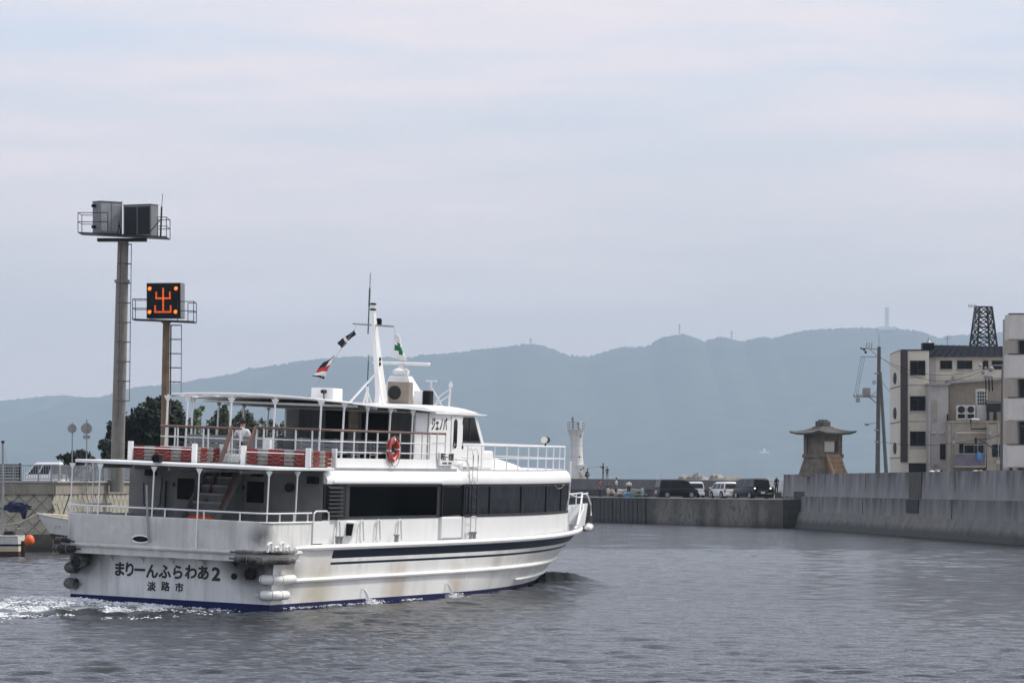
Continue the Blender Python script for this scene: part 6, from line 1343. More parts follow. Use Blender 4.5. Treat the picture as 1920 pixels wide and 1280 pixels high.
# heap under them so that none floats
def heap():
    mb = MB(); q0, q1 = jpos(1205, 21.5), jpos(1475, 21.5); n_ = 40; rings = []
    for i in range(n_+1):
        t = i/n_; x, y = q0[0]+(q1[0]-q0[0])*t, q0[1]+(q1[1]-q0[1])*t; h_ = 3.35 + 0.25*noise.noise(Vector((i*0.7,0,0)))
        rings.append([(x+jn.x*o_, y+jn.y*o_, z + 0.2*noise.noise(Vector((i*0.9,o_,4)))) for o_, z in ((-3.3,1.0),(-1.5,h_-0.4),(0,h_),(1.5,h_-0.6),(3.5,1.0))])
    mb.loft(rings, closed=False, cap=False); mb.build('breaker_heap', m_rock, kind='stuff', smooth=False)
heap()

# lighthouse
x, y, s = jpos(1080, 16.8); LZ = ptop(s); k = y/F
m_lhw = mat('lighthouse_white', (0.66,0.65,0.62), 0.6, var=0.08, streak=0.35, grime=(0.3,0.26,0.2), sscale=(3,3,0.3))
lh = empty('lighthouse', (x, y, LZ-0.02), 0, 'white waisted lighthouse with a railed top at the jetty end', 'lighthouse')
H_ = lambda py: (896-py)*k
prof = [(896,17.5),(882,16.0),(868,14.2),(855,12.9),(843,12.0),(834,11.6),(825,11.8),(815,13.0),(808,14.8),(805,16.2),(804.5,16.6),(804,16.6)]
for a_, b_ in ((0,3),(3,5),(5,7),(7,11)):
    mb = MB(); mb.lathe([(r*k, H_(py)) for py, r in prof[a_:b_+1]], 28); mb.build('tower_drum', m_lhw, lh, ang=50)
for py, r in ((855,13.0),(834,11.75),(815,13.1)): mb = MB(); mb.lathe([(r*k, H_(py)-0.015), (r*k+0.006, H_(py)), (r*k, H_(py)+0.015)], 28); mb.build('joint', m_steel, lh)
MB().box(3*k, 18.5*k, -19*k, -8*k, -0.3, H_(870)).build('porch', m_lhw, lh, bevel=0.03); MB().box(12*k, 15*k, -19.3*k, -19*k, H_(877.5), H_(875)).build('porch_vent', m_black, lh)
for px_, py in ((8.5,817),(6.5,855)): mb = MB(); r_ = np.interp(py, [804,815,834,855],[16.5,13,11.6,12.9])*k; an = math.asin(min(0.9, px_*k/r_)); c_ = Vector((math.sin(an)*r_, -math.cos(an)*r_, H_(py))); d_ = Vector((math.sin(an),-math.cos(an),0)); mb.tube([c_-d_*0.05, c_+d_*0.03], 0.085, 12); mb.build('porthole', m_black, lh)
for z_ in (0.35, 0.7, 1.0):
    mb = MB(); mb.tube([(15.5*k*math.cos(a), 15.5*k*math.sin(a), H_(804)+z_*0.8) for a in np.linspace(0,2*math.pi,21)[:-1]], 0.03, 5, closed=True); mb.build('guard_rail', m_galv, lh)
for j in range(10): a = 2*math.pi*j/10; mb = MB(); mb.tube([(15.5*k*math.cos(a),15.5*k*math.sin(a),H_(804)),(15.5*k*math.cos(a),15.5*k*math.sin(a),H_(804)+0.82)], 0.03, 5); mb.build('guard_post', m_galv, lh)
mb = MB(); mb.lathe([(0.12,0),(0.09,0.3),(0.08,0.85),(0.16,0.9),(0.16,1.0),(0.08,1.04),(0.16,1.1),(0.16,1.18),(0.08,1.22),(0.15,1.28),(0.13,1.4),(0.05,1.46)], 14, (-6*k,0,H_(804))); mb.build('lantern', m_galv, lh)
mb = MB(); mb.lathe([(0.12,0),(0.12,0.6),(0.22,0.64),(0.20,0.78),(0.1,0.82)], 14, (5*k,0,H_(804))); mb.build('lamp_housing', m_steel, lh)

# ================================================================== RIGHT BANK
# stone lantern
LY = 300.0; p = at(1543, 886, LY); kl = LY/F; m_lst = mat('lantern_stone', (0.15,0.125,0.095), 0.9, var=0.35, scale=1.6, bump=0.5, bscale=8, streak=0.4, grime=(0.09,0.08,0.065)); m_lroof = mat('lantern_roof_stone', (0.085,0.082,0.072), 0.9, var=0.3, scale=1.2, bump=0.3, streak=0.3, grime=(0.06,0.06,0.05)); m_paper = mat('pale_panel_white', (0.62,0.60,0.55), 0.7, var=0.05)
ln_ = empty('stone_lantern', (p.x, LY, 4.1), R(33), 'old stone lantern tower with a flared roof standing on the sea wall', 'lantern')
LH = lambda py: CAMH-(py-HZ)*kl - 4.1
mb = MB(); b_, t_ = 33*kl, 25*kl; mb.hexa([(-b_,-b_,0),(b_,-b_,0),(b_,b_,0),(-b_,b_,0),(-t_,-t_,LH(858)),(t_,-t_,LH(858)),(t_,t_,LH(858)),(-t_,t_,LH(858))]); mb.build('plinth_core', m_lst, ln_, smooth=False)
rows_ = 3
for r_ in range(rows_):                                  # plinth stones proud of the core
    f0, f1 = r_/rows_, (r_+1)/rows_; w0, w1 = b_+(t_-b_)*f0, b_+(t_-b_)*f1; z0, z1 = LH(858)*f0+0.01, LH(858)*f1-0.01
    for side in range(4):
        cuts = [-1, -0.4 + 0.25*(r_ % 2), 0.25 + 0.2*(r_ % 2), 1]
        for c0_, c1_ in zip(cuts[:-1], cuts[1:]):
            o_ = random.uniform(0.02, 0.05); q = [(c0_*w0+0.012,-w0,z0),(c1_*w0-0.012,-w0,z0),(c1_*w1-0.012,-w1,z1),(c0_*w1+0.012,-w1,z1)]
            mb = MB(); mb.hexa([(x_,y_+0.05,z_) for x_,y_,z_ in q] + [(x_,y_-o_,z_) for x_,y_,z_ in q]); mb.xf(Matrix.Rotation(math.pi/2*side,4,'Z')); mb.build('stone', m_lst, ln_, smooth=False)
MB().box(-28*kl,28*kl,-28*kl,28*kl,LH(858),LH(851)).build('ledge', m_lst, ln_, bevel=0.03)
w_ = 21*kl
for sx_, sy_ in ((-1,-1),(1,-1),(1,1),(-1,1)): MB().box(sx_*w_-0.21,sx_*w_+0.21,sy_*w_-0.21,sy_*w_+0.21,LH(851),LH(814)).build('column', m_lst, ln_, bevel=0.02)
MB().box(-w_,w_,w_-0.1,w_+0.1,LH(851),LH(814)).build('rear_panel', m_paper, ln_); MB().box(-w_-0.1,-w_+0.1,-w_,w_,LH(851),LH(814)).build('side_panel', m_lst, ln_); MB().box(w_-0.1,w_+0.1,-w_,w_,LH(851),LH(814)).build('side_panel', m_lst, ln_)
MB().box(-w_,w_,-w_-0.08,-w_+0.08,LH(851),LH(847)).build('sill', m_lst, ln_); MB().box(-w_,w_,-w_-0.08,-w_+0.08,LH(827),LH(814)).build('lintel', m_lst, ln_)
MB().box(-w_*0.6,w_*0.6,-w_+0.1,-w_+0.14,LH(848),LH(826)).build('white_screen', m_paper, ln_)
MB().box(-25*kl,25*kl,-25*kl,25*kl,LH(816),LH(811)).build('eave_beam', m_lst, ln_, bevel=0.02)
mb = MB(); rings = []
for f_, r_, lift in ((0.0,45,0.18),(0.02,46,0.20),(0.22,36,0.10),(0.5,25,0.04),(0.8,16,0.0),(1.0,12,0.0)):
    z_ = LH(812)+(LH(799)-LH(812))*(f_**1.25); ring = []
    for side in range(4):
        for t in (-1,-0.6,0,0.6):
            c_ = Vector((t*r_*kl, -r_*kl, z_ + lift*abs(t)**3 + (0.0))); ring.append(Matrix.Rotation(math.pi/2*side,3,'Z') @ c_)
    rings.append(ring)
rings.insert(0, [Vector((v.x*0.98, v.y*0.98, v.z-0.13)) for v in rings[0]]); mb.loft(rings); mb.build('roof', m_lroof, ln_, ang=25)
MB().box(-13*kl,13*kl,-7*kl,7*kl,LH(801),LH(789)).build('ridge_block', m_lroof, ln_, bevel=0.04); MB().box(-6*kl,6*kl,-8*kl,8*kl,LH(800),LH(786.5)).build('ridge_cap', m_lroof, ln_, bevel=0.04); MB().box(-8*kl,8*kl,-13*kl,13*kl,LH(801),LH(791)).build('ridge_block', m_lroof, ln_, bevel=0.04)
for sx_ in (-0.62, 0.62): mb = MB(); mb.beam((sx_*w_*1.0,-28*kl,LH(851)),(sx_*w_*1.15,-28*kl-1.15,0.0),0.16,0.22); mb.build('stair_cheek', mat('warm_stone', (0.30,0.20,0.12), 0.9, var=0.25) if sx_ < 0 else bpy.data.materials['warm_stone'], ln_)
for j in range(5): f_ = j/5; MB().box(-w_*0.6,w_*0.6,-28*kl-1.1+f_*1.05,-26*kl,LH(851)*f_+0.0,LH(851)*(f_+0.2)-0.02).build('step', bpy.data.materials['warm_stone'], ln_, smooth=False)

# apartment building
m_cream2 = mat('cream_wall', (0.58,0.53,0.44), 0.8, var=0.08, streak=0.3, grime=(0.25,0.2,0.15), sscale=(0.8,0.8,0.15)); m_grey2 = mat('pale_grey_wall', (0.40,0.38,0.36), 0.8, var=0.08, streak=0.3, grime=(0.2,0.18,0.15), sscale=(0.8,0.8,0.15)); m_tan = mat('tan_wall', (0.33,0.285,0.23), 0.85, var=0.12, streak=0.4, grime=(0.16,0.12,0.09), sscale=(0.7,0.7,0.15)); m_brown = mat('dark_brown_panel', (0.035,0.022,0.018), 0.6, var=0.1); m_roofn = mat('navy_metal_roof', (0.005,0.007,0.014), 0.5, var=0.15, spec=0.12)
BY = 300.0; bo = at(1700, 886, BY); bo.z = 4.1
ab = empty('apartment_building', bo, 0, 'cream four-storey building with a dark brown strip and navy roof', 'building')
def bpx(px, py, Y): q = at(px, py, Y) - bo; return q
def bbox(px0, px1, py0, py1, Y, dep, name, m, parent=None, base=False, **kw):
    a = bpx(px0, py0, Y); b = bpx(px1, py1, Y); z0 = 0 if base else b.z
    return MB().box(a.x, b.x, a.y, a.y+dep, z0, a.z).build(name, m, parent or ab, smooth=False, **kw)
def win(px0, px1, py0, py1, Y, parent=None, m_f=None):
    f_ = bbox(px0-1.2, px1+1.2, py0-1.2, py1+1.2, Y-0.06, 0.10, 'window', m_f or m_frame, parent); bbox(px0, px1, py0, py1, Y-0.075, 0.03, 'pane', m_pane, f_)
    q = (px0+px1)/2; bbox(q-0.5, q+0.5, py0, py1, Y-0.09, 0.03, 'mullion', m_frame, f_); return f_
c = [bpx(1689,657,BY), bpx(1668.5,660,BY+10), bpx(1742,657,BY+14), bpx(1742,657,BY)]
mb = MB(); mb.hexa([(q.x,q.y,0) for q in c] + [(q.x,q.y,c[0].z) for q in c]); mb.build('stair_block', m_cream2, ab, smooth=False)
mb = MB(); mb.hexa([(q.x*1.0,q.y-0.12,c[0].z) for q in c] + [(q.x,q.y-0.12,c[0].z+0.08) for q in c]); mb.build('parapet_cap', m_roofn, ab, smooth=False)
bbox(1688.5, 1702, 657.5, 866, BY-0.12, 0.2, 'brown_strip', m_brown); bbox(1704, 1736, 868, 885, BY-0.05, 0.3, 'garage_opening', m_dark_in, base=True)
bbox(1702.5, 1741, 865.5, 867.5, BY-0.2, 0.3, 'canopy_edge', m_cream2)
for y0 in (722, 790): bbox(1702.5, 1741.5, y0-0.4, y0+0.4, BY-0.015, 0.05, 'floor_joint', m_brown)
for y0 in (677, 743.5, 809.5): win(1707.5, 1734, y0, y0+26, BY)
fa, fb_ = c[0], c[1]; fd = Vector((fb_.x-fa.x, fb_.y-fa.y, 0)).normalized(); fn = Vector((-abs(fd.y), -abs(fd.x)*1, 0)); fn = Vector((-fd.y if -fd.y < 0 else fd.y, 0, 0)); fn = Vector((0,0,1)).cross(fd); fn = -fn if fn.x > 0 else fn
for yc in (709, 774.5, 840):
    ctr = Vector((fa.x*0.5+fb_.x*0.5, fa.y*0.5+fb_.y*0.5, bpx(1678, yc, BY+5).z)) + fn*0.02; n_ = 20; pts = [ctr + fd*1.25*math.cos(a) + Vector((0,0,0.47*math.sin(a)*1.0)) for a in np.linspace(0,2*math.pi,n_+1)[:-1]]
    mb = MB(); mb.loft([pts, [q + fn*0.05 for q in pts]]); mb.build('oval_window', m_dark_in, ab, smooth=False)
for y0 in (723, 790, 857): mb = MB(); z_ = bpx(1680, y0, BY).z; mb.beam((fa.x+fn.x*0.02,fa.y+fn.y*0.02,z_),(fb_.x+fn.x*0.02,fb_.y+fn.y*0.02,z_),0.04,0.05); mb.build('floor_joint', m_brown, ab)
# upper storey with navy mansard
bbox(1740, 1905, 666, 722, BY+1.0, 12, 'upper_storey', m_cream2); bbox(1740, 1755, 666, 722, BY+0.9, 0.3, 'upper_storey_end', m_grey2)
a0, a1, b0_, b1_ = bpx(1732,668.5,BY+0.4), bpx(1906,668.5,BY+0.4), bpx(1755,646.5,BY+1.6), bpx(1898,649.5,BY+1.6)
mb = MB(); mb.hexa([(a0.x,a0.y,a0.z),(a1.x,a1.y,a1.z),(a1.x,a1.y+13,a1.z),(a0.x,a0.y+13,a0.z),(b0_.x,b0_.y,b0_.z),(b1_.x,b1_.y,b1_.z),(b1_.x,b1_.y+10,b1_.z),(b0_.x,b0_.y+10,b0_.z)]); mb.build('mansard_roof', m_roofn, ab, smooth=False, bevel=0.05)
for j in range(14):
    t = j/13; p0, p1 = a0.lerp(a1, t), b0_.lerp(b1_, t); mb = MB(); mb.beam(p0+Vector((0,-0.02,0.02)), p1+Vector((0,-0.02,0.02)), 0.05, 0.04); mb.build('roof_seam', m_roofn, ab)
bbox(1730, 1752, 642.5, 659, BY+1.2, 1.2, 'chimney_box', m_roofn); mb = MB(); q = bpx(1741,642.5,BY+1.8); mb.lathe([(0.25,0),(0.12,0.12),(0.06,0.3),(0.02,0.42)], 10, q); mb.build('roof_finial', m_steel, ab)
for x0, x1 in ((1764,1784),(1796,1822),(1844,1852),(1861,1890)): win(x0, x1, 677, 691, BY+1.0)
bbox(1784, 1790, 705, 714, BY+0.95, 0.1, 'vent', m_tan)
# grey annex
bbox(1742, 1778, 720, 886, BY-2, 10, 'annex', m_grey2, base=True); bbox(1740, 1781, 718, 721.5, BY-2.4, 10, 'annex_eave', m_steel)
f_ = bbox(1748.5, 1758, 750, 790, BY-2.05, 0.1, 'slot_window', m_grey2); bbox(1749.5, 1757, 751, 789, BY-2.08, 0.04, 'pane', m_tan, f_)
win(1763.5, 1771.5, 833, 860, BY-2); 
for x0 in (1747, 1762): bbox(x0, x0+8, 810, 811.2, BY-2.25, 0.25, 'vent_hood', m_white)
# corrugated wing
bbox(1778, 1905, 712, 800, BY-1, 8, 'corrugated_wing', m_tan)
for j in range(24):
    x0 = 1781 + j*4.3; bbox(x0, x0+1.5, 716, 792, BY-1.05, 0.06, 'corrugation', m_tan)
mb = MB(); mb.beam(bpx(1778,717,BY-1.3), bpx(1905,707.5,BY-1.3), 0.5, 0.18); mb.build('wing_eave', m_steel, ab)
# lower front block with balcony
bbox(1782, 1905, 791, 886, BY-5, 5, 'front_block', m_tan, base=True); bbox(1780.5, 1906, 788.5, 791.5, BY-5.15, 5.1, 'roof_edge', m_tan); bbox(1851, 1905, 796, 886, BY-6, 1.2, 'front_bay', m_tan, base=True)
win(1800, 1825, 832, 850, BY-5); win(1836, 1842, 832, 850, BY-5); win(1861.5, 1889, 834, 855, BY-6)
bal = bbox(1791, 1847, 851, 873, BY-6.1, 0.08, 'balcony_panel', mat('mauve_panel', (0.13,0.11,0.14), 0.5, var=0.15)); bbox(1790, 1848.5, 849.5, 851, BY-6.15, 0.16, 'balcony_rail', m_steel, bal); bbox(1790, 1849, 873, 876, BY-6.1, 1.2, 'balcony_floor', m_tan, bal)
bbox(1846.8, 1848.3, 833, 873, BY-6.15, 0.06, 'balcony_post', m_steel, bal); bbox(1807, 1808, 833, 850, BY-6.15, 0.05, 'balcony_post', m_steel, bal); mb = MB(); mb.tube([bpx(1807,833.5,BY-6.12), bpx(1847,833.5,BY-6.12)], 0.03, 6); mb.build('laundry_bar', m_steel, bal)
bbox(1828, 1831.5, 820, 850, BY-5.1, 0.1, 'pipe_duct', m_dkgrey)
q = at(1836, 856, BY-6.4); lumpy((0,0,0), (0.21,0.12,0.36), 15.0, amp=0.2).build('laundry', m_bluep, label='blue cloth hung over the mauve balcony', cat='laundry').location = q
for x0, ya, yb, m_, r_ in ((1776.5,776,884,m_dkgrey,0.06),(1780,800,884,m_steel,0.05),(1793,810,846,m_steel,0.045),(1897,796,845,m_white,0.05)):
    mb = MB(); mb.tube([bpx(x0,ya,BY-5.25 if x0 > 1779 else BY-2.2), bpx(x0,yb,BY-5.25 if x0 > 1779 else BY-2.2)], r_, 6); mb.build('drain_pipe', m_, ab)
mb = MB(); mb.tube([bpx(1793,811,BY-5.25), bpx(1848,811,BY-5.25), bpx(1852,806,BY-5.25)], 0.05, 6); mb.build('conduit', m_cream2, ab)
mb = MB(); mb.tube([bpx(1820,786,BY-5.3), bpx(1821,804,BY-5.3), bpx(1905,802,BY-6.2)], 0.06, 6); mb.build('conduit', m_dkgrey, ab)
mb = MB(); mb.tube([bpx(1822,785,BY-5.5), bpx(1836,786,BY-5.5)], 0.07, 6); mb.build('conduit', m_white, ab)
for x0, y0, w_, h_, m_ in ((1786,826,5,7,m_grey2),(1853,806,6,9,m_steel),(1868,862,10,8,m_grey2),(1751,868,7,6,m_steel),(1893,812,6,8,m_grey2)):
    bbox(x0, x0+w_, y0, y0+h_, BY-(2.3 if x0 < 1779 else (6.25 if x0 > 1851 else 5.25)), 0.25, 'meter_box', m_, bevel=0.02)
for x0 in (1786, 1851.5, 1872): 
    mb = MB(); yy = BY-(6.1 if x0 > 1851 else 5.1); mb.tube([bpx(x0,792,yy), bpx(x0,884,yy)], 0.045, 6); mb.build('drain_pipe', m_steel, ab)
mb = MB(); yy = BY+2; mb.tube([bpx(1776,646,yy), bpx(1776,628,yy)], 0.03, 6); mb.tube([bpx(1770,631,yy), bpx(1783,631,yy)], 0.02, 5); mb.tube([bpx(1771,635,yy), bpx(1782,635,yy)], 0.02, 5); mb.build('roof_aerial', m_galv, ab)
for y0 in (677, 743.5, 809.5): bbox(1706, 1735.5, y0+26.5, y0+28.5, BY-0.16, 0.2, 'window_sill', m_grey2)
for x0, x1 in ((1764,1784),(1796,1822)): bbox(x0-2, x1+2, 691.8, 693.3, BY+0.86, 0.2, 'window_sill', m_grey2)
mb = MB(); mb.tube([bpx(1743.5,722,BY-2.15), bpx(1743.5,884,BY-2.15)], 0.05, 6); mb.build('drain_pipe', m_grey2, ab)
# roof machinery on the front block
def ac_unit(px0, px1, py0, py1, label):
    q = at(px0, py1, BY-4.2); r_ = empty('aircon_unit', (q.x, q.y, q.z), 0, label, 'air conditioner', 'air conditioners on the low roof'); w_, h_ = (px1-px0)/F*BY, (py1-py0)/F*BY
    MB().box(0,w_,0,0.5,0.03,h_).build('casing', mat('aircon_white', (0.46,0.45,0.42), 0.5) if 'aircon_white' not in bpy.data.materials else bpy.data.materials['aircon_white'], r_, bevel=0.03)
    mb = MB(); mb.tube([(w_/2,-0.015,h_*0.72),(w_/2,-0.005,h_*0.72)], w_*0.40, 20); mb.build('fan', m_dkgrey, r_); MB().box(w_*0.12,w_*0.88,-0.015,-0.004,h_*0.15,h_*0.42).build('grille', m_black, r_)
    for x_ in (0.1, w_-0.1): MB().box(x_-0.04,x_+0.04,0.0,0.5,-0.08,0.03).build('foot', m_steel, r_)
ac_unit(1794, 1811, 760, 788, 'left of two white air conditioner units side by side on the low roof'); ac_unit(1812, 1828, 760, 788, 'right of two white air conditioner units side by side on the low roof')
q = at(1831, 788, BY-3.8); ct = empty('cooling_unit', (q.x, q.y, q.z), 0, 'tall white grilled cooling unit on the low roof', 'cooling unit'); w_, h_ = 20/F*BY, 58/F*BY
MB().box(0,w_,0,0.9,0.0,h_).build('casing', bpy.data.materials['aircon_white'], ct, bevel=0.03)
for j in range(4):
    for i in range(4): MB().box(0.08+i*(w_-0.1)/4, 0.02+(i+1)*(w_-0.1)/4, -0.02, 0.0, h_*0.5+j*h_*0.11, h_*0.5+j*h_*0.11+h_*0.085).build('grille_panel', m_dkgrey, ct)
q = at(1851, 788, BY-4.4); tk = empty('water_tank', (q.x, q.y, q.z), 0, 'dark tank on legs with a sheet roof, beside the cooling unit', 'tank'); w_ = 32/F*BY
MB().box(0,w_,0,1.0,0.7,1.35).build('tank_body', m_dkgrey, tk, bevel=0.08); mb = MB(); mb.hexa([(-0.1,-0.1,1.5),(w_+0.1,-0.1,1.38),(w_+0.1,1.1,1.38),(-0.1,1.1,1.5),(-0.1,-0.1,1.62),(w_+0.1,-0.1,1.5),(w_+0.1,1.1,1.5),(-0.1,1.1,1.62)]); mb.build('sheet_roof', mat('sheet_grey', (0.12,0.12,0.13), 0.5), tk)
for x_ in (0.1, w_*0.5, w_-0.1): MB().box(x_-0.07,x_+0.07,0.0,1.0,0.0,0.7).build('leg', m_dkgrey, tk)
# lattice tower on the roof
TY = BY + 6; q = at(1844, 649, TY); lt = empty('lattice_tower', (q.x, q.y, q.z-0.1), 0, 'dark steel lattice tower standing on the navy roof', 'tower'); kk = TY/F; hT = 76*kk; m_lat = mat('lattice_steel', (0.025,0.023,0.022), 0.7, var=0.3)
def corner(f_, sx_, sy_): r_ = (23 - 9*f_)*kk*0.86; v = Vector((sx_*r_, sy_*r_, hT*f_)); return Matrix.Rotation(R(14),3,'Z') @ v
for sx_, sy_ in ((-1,-1),(1,-1),(1,1),(-1,1)): mb = MB(); mb.beam(corner(0,sx_,sy_), corner(1,sx_,sy_), 0.13); mb.build('leg', m_lat, lt)
for t in range(4):
    f0, f1 = t/4, (t+1)/4
    for (s0_, s1__) in (((-1,-1),(1,-1)),((1,-1),(1,1)),((1,1),(-1,1)),((-1,1),(-1,-1))):
        for pa, pb in (((f0,s0_),(f1,s1__)),((f0,s1__),(f1,s0_)),((f1,s0_),(f1,s1__))): mb = MB(); mb.beam(corner(pa[0],*pa[1]), corner(pb[0],*pb[1]), 0.075); mb.build('brace', m_lat, lt)
        g = (corner((f0+f1)/2,*s0_)+corner((f0+f1)/2,*s1__))/2; mb = MB(); mb.ball(g, (0.13,0.13,0.13), 6, 4); mb.build('gusset_plate', m_lat, lt)
mb = MB(); a = at(1826, 648, TY)-q; b = at(1826.5, 569, TY)-q; mb.tube([a,b], 0.04, 6); mb.build('aerial_mast', m_galv, lt); mb = MB(); mb.tube([at(1815,571,TY)-q, at(1834,571.5,TY)-q], 0.03, 5); mb.build('aerial_boom', m_galv, lt)
for px in (1816,1819,1822,1829): mb = MB(); mb.tube([at(px,567,TY)-q, at(px,575,TY)-q], 0.02, 5); mb.build('aerial_element', m_galv, lt)
# building with balconies at the right edge
CY = 262.0; q = at(1890, 886, CY); fb2 = empty('balcony_building', (q.x, q.y, 4.1), 0, 'pale building with stacked white balconies at the right edge', 'building')
def cbox(px0, px1, py0, py1, Y, dep, name, m, parent=None, **kw): a = at(px0,py0,Y)-Vector((q.x,q.y,4.1)); b = at(px1,py1,Y)-Vector((q.x,q.y,4.1)); return MB().box(a.x,b.x,a.y,a.y+dep,b.z,a.z).build(name, m, parent or fb2, smooth=False, **kw)
m_balw = mat('balcony_white', (0.52,0.50,0.47), 0.8, var=0.06, streak=0.25, grime=(0.28,0.25,0.2), sscale=(0.8,0.8,0.2))
cbox(1908, 2000, 590, 886, CY+2.2, 8, 'wall', m_tan)
for i, (x0, y0, y1) in enumerate(((1892,588.5,635),(1891,664,707.5),(1890,745.5,787),(1889,833.5,875))):
    b_ = cbox(x0, 2000, y0, y1, CY, 0.15, 'balcony_front', m_balw, bevel=0.02); a = at(x0,y1,CY)-Vector((q.x,q.y,4.1)); e_ = at(x0,y0,CY)-Vector((q.x,q.y,4.1)); MB().box(a.x,a.x+0.15,a.y+0.15,a.y+2.3,a.z,e_.z).build('balcony_side', m_balw, b_, smooth=False)
    cbox(x0-0.5, 2000, y0-1.5, y0+0.3, CY-0.05, 0.25, 'coping', m_dkgrey, b_); cbox(x0, 2000, y1-2, y1+1.5, CY+0.1, 2.2, 'floor_slab', m_balw, b_)
for y0, y1 in ((637,663),(709,745),(789,833)):
    cbox(1899, 1900.5, y0, y1, CY+0.3, 0.06, 'post', m_steel); cbox(1912, 1960, y0, y1, CY+2.1, 0.08, 'balcony_door', m_pane)
cbox(1893, 1899, 876, 886, CY+0.5, 0.4, 'pier', m_dkgrey); cbox(1911, 1917, 876, 886, CY+0.5, 0.4, 'pier', m_dkgrey)

# utility poles and wires
m_upole = mat('utility_pole_concrete', (0.10,0.095,0.09), 0.85, var=0.2, streak=0.3); m_ins = mat('insulator_grey', (0.25,0.25,0.25), 0.4)
UY = 283.0
def upole(px0, px1, ytop, r0, label, Y=UY):
    b = at(px0, 887, Y); b.z = 4.1; r_ = empty('utility_pole', b, 0, label, 'utility pole', 'utility poles'); t = at(px1, ytop, Y) - b
    mb = MB(); mb.tube([(0,0,0), t], [r0, r0*0.72], 12); mb.build('pole', m_upole, r_); return r_, b
u1, ub = upole(1645.5, 1648.5, 650, 0.19, 'tall utility pole with transformers and a lamp, left of the cream building')
def ua(px, py, dy=0.0): return at(px, py, UY+dy) - ub
def ub_(name, m, pts, r, root): mb = MB(); mb.tube(pts, r, 6); return mb.build(name, m, root)
ub_('top_spike', m_galv, [ua(1648.5,652), ua(1648,628)], 0.03, u1)
ub_('cross_arm', m_galv, [ua(1613,653), ua(1649,654)], 0.045, u1); ub_('cross_arm', m_galv, [ua(1614,668.5), ua(1652,669)], 0.04, u1); ub_('arm_strut', m_galv, [ua(1630,654), ua(1646,668)], 0.03, u1)
for px in (1624, 1629, 1634): ub_('insulator', m_ins, [ua(px,653), ua(px+1,642)], 0.04, u1)
for px, py, r_ in ((1620,655,0.10),(1623,660,0.10),(1615,653,0.08)): mb = MB(); mb.ball(ua(px,py), r_, 8, 6); mb.build('cutout', m_black, u1)
ub_('lower_arm', m_galv, [ua(1602,744), ua(1646,743)], 0.06, u1); ub_('arm_strut', m_galv, [ua(1630,744), ua(1644,756)], 0.05, u1); ub_('arm_strut', m_galv, [ua(1632,743), ua(1644,733)], 0.035, u1)
mb = MB(); c_ = ua(1624.5,742,-0.1); mb.lathe([(0.30,0),(0.31,0.05),(0.31,0.55),(0.26,0.62),(0.1,0.65)], 14, c_); mb.build('transformer', m_ins, u1)
mb = MB(); mb.box(ua(1605,754).x, ua(1612,746).x, -0.2, 0.2, ua(1605,754).z, ua(1605,746).z); mb.build('switch_box', m_ins, u1, bevel=0.03)
for px in (1601,1606,1610,1614): mb = MB(); mb.ball(ua(px,741), (0.06,0.06,0.11), 8, 6); mb.build('insulator', m_ins, u1)
for k_ in range(3): ub_('jumper_wire', m_black, [ua(1614+k_*4,668.5), ua(1608+k_*3,705), ua(1602+k_*3,742)], 0.012, u1)
mb = MB(); mb.tube([ua(1639+2.6*math.cos(a),717+2.6*math.sin(a),-0.2) for a in np.linspace(0,2*math.pi,13)[:-1]], 0.03, 5, closed=True); mb.build('cable_coil', m_black, u1)
ub_('lamp_arm', m_galv, [ua(1645,792), ua(1628,794.5)], 0.03, u1); mb = MB(); mb.ball(ua(1625.5,795), (0.20,0.14,0.12), 10, 8); mb.build('street_lamp', m_ins, u1)
for py in (828, 806, 700): mb = MB(); mb.tube([ua(1644.5,py+1.5), ua(1644.6,py-1.5)], 0.22, 10); mb.build('clamp', m_galv, u1)
u2, ub2 = upole(1662, 1650.5, 697, 0.15, 'leaning brace pole against the tall utility pole', UY-0.5)
u3, ub3 = upole(1878.5, 1881, 686, 0.17, 'dark utility pole in front of the building at the right', 276.0); ub, UY = ub3, 276.0
ub_('cross_arm', m_galv, [ua(1860,685), ua(1882,684.5)], 0.045, u3); ub_('cross_arm', m_galv, [ua(1845,711.5), ua(1890,711)], 0.045, u3); ub_('cross_arm', m_galv, [ua(1850,733.5), ua(1885,733)], 0.04, u3)
for px in (1849, 1855, 1861): ub_('cutout', m_black, [ua(px-1,707), ua(px,733)], 0.05, u3); mb = MB(); mb.ball(ua(px-2,706), (0.14,0.1,0.1), 8, 6); mb.build('insulator', m_ins, u3)
for px, py, r_ in ((1843,698,0.16),(1838,685,0.14),(1858,692,0.22),(1848,690,0.10)): mb = MB(); mb.ball(ua(px,py), r_, 8, 6); mb.build('insulator', m_ins, u3)
mb = MB(); c_ = ua(1888,750); mb.lathe([(0.22,0),(0.23,0.5),(0.1,0.56)], 12, c_); mb.build('transformer', m_dkgrey, u3)
def wire(a, b, sag, label, r=0.014):
    mb = MB(); pts = [a.lerp(b, i/10) + Vector((0,0,-sag*4*(i/10)*(1-i/10))) for i in range(11)]; mb.tube(pts, r, 5); mb.build('overhead_wire', m_black, label=label, cat='wire', group='overhead wires')
wire(at(1648,669,283), at(1843,690,276), 0.9, 'overhead wire sagging between the two utility poles, topmost'); wire(at(1650,669,283), at(1860,684,276), 1.5, 'overhead wire sagging between the two utility poles, just below the topmost')
wire(at(1652,828,283), at(1834,823,278), 0.35, 'low overhead wire crossing the cream building'); wire(at(1834,823,278), at(1880,812,276), 0.15, 'short low wire rising to the right utility pole', 0.025); wire(at(1834,823,278), at(1876,850,276), -0.05, 'short thick cable dropping to the right utility pole', 0.035)
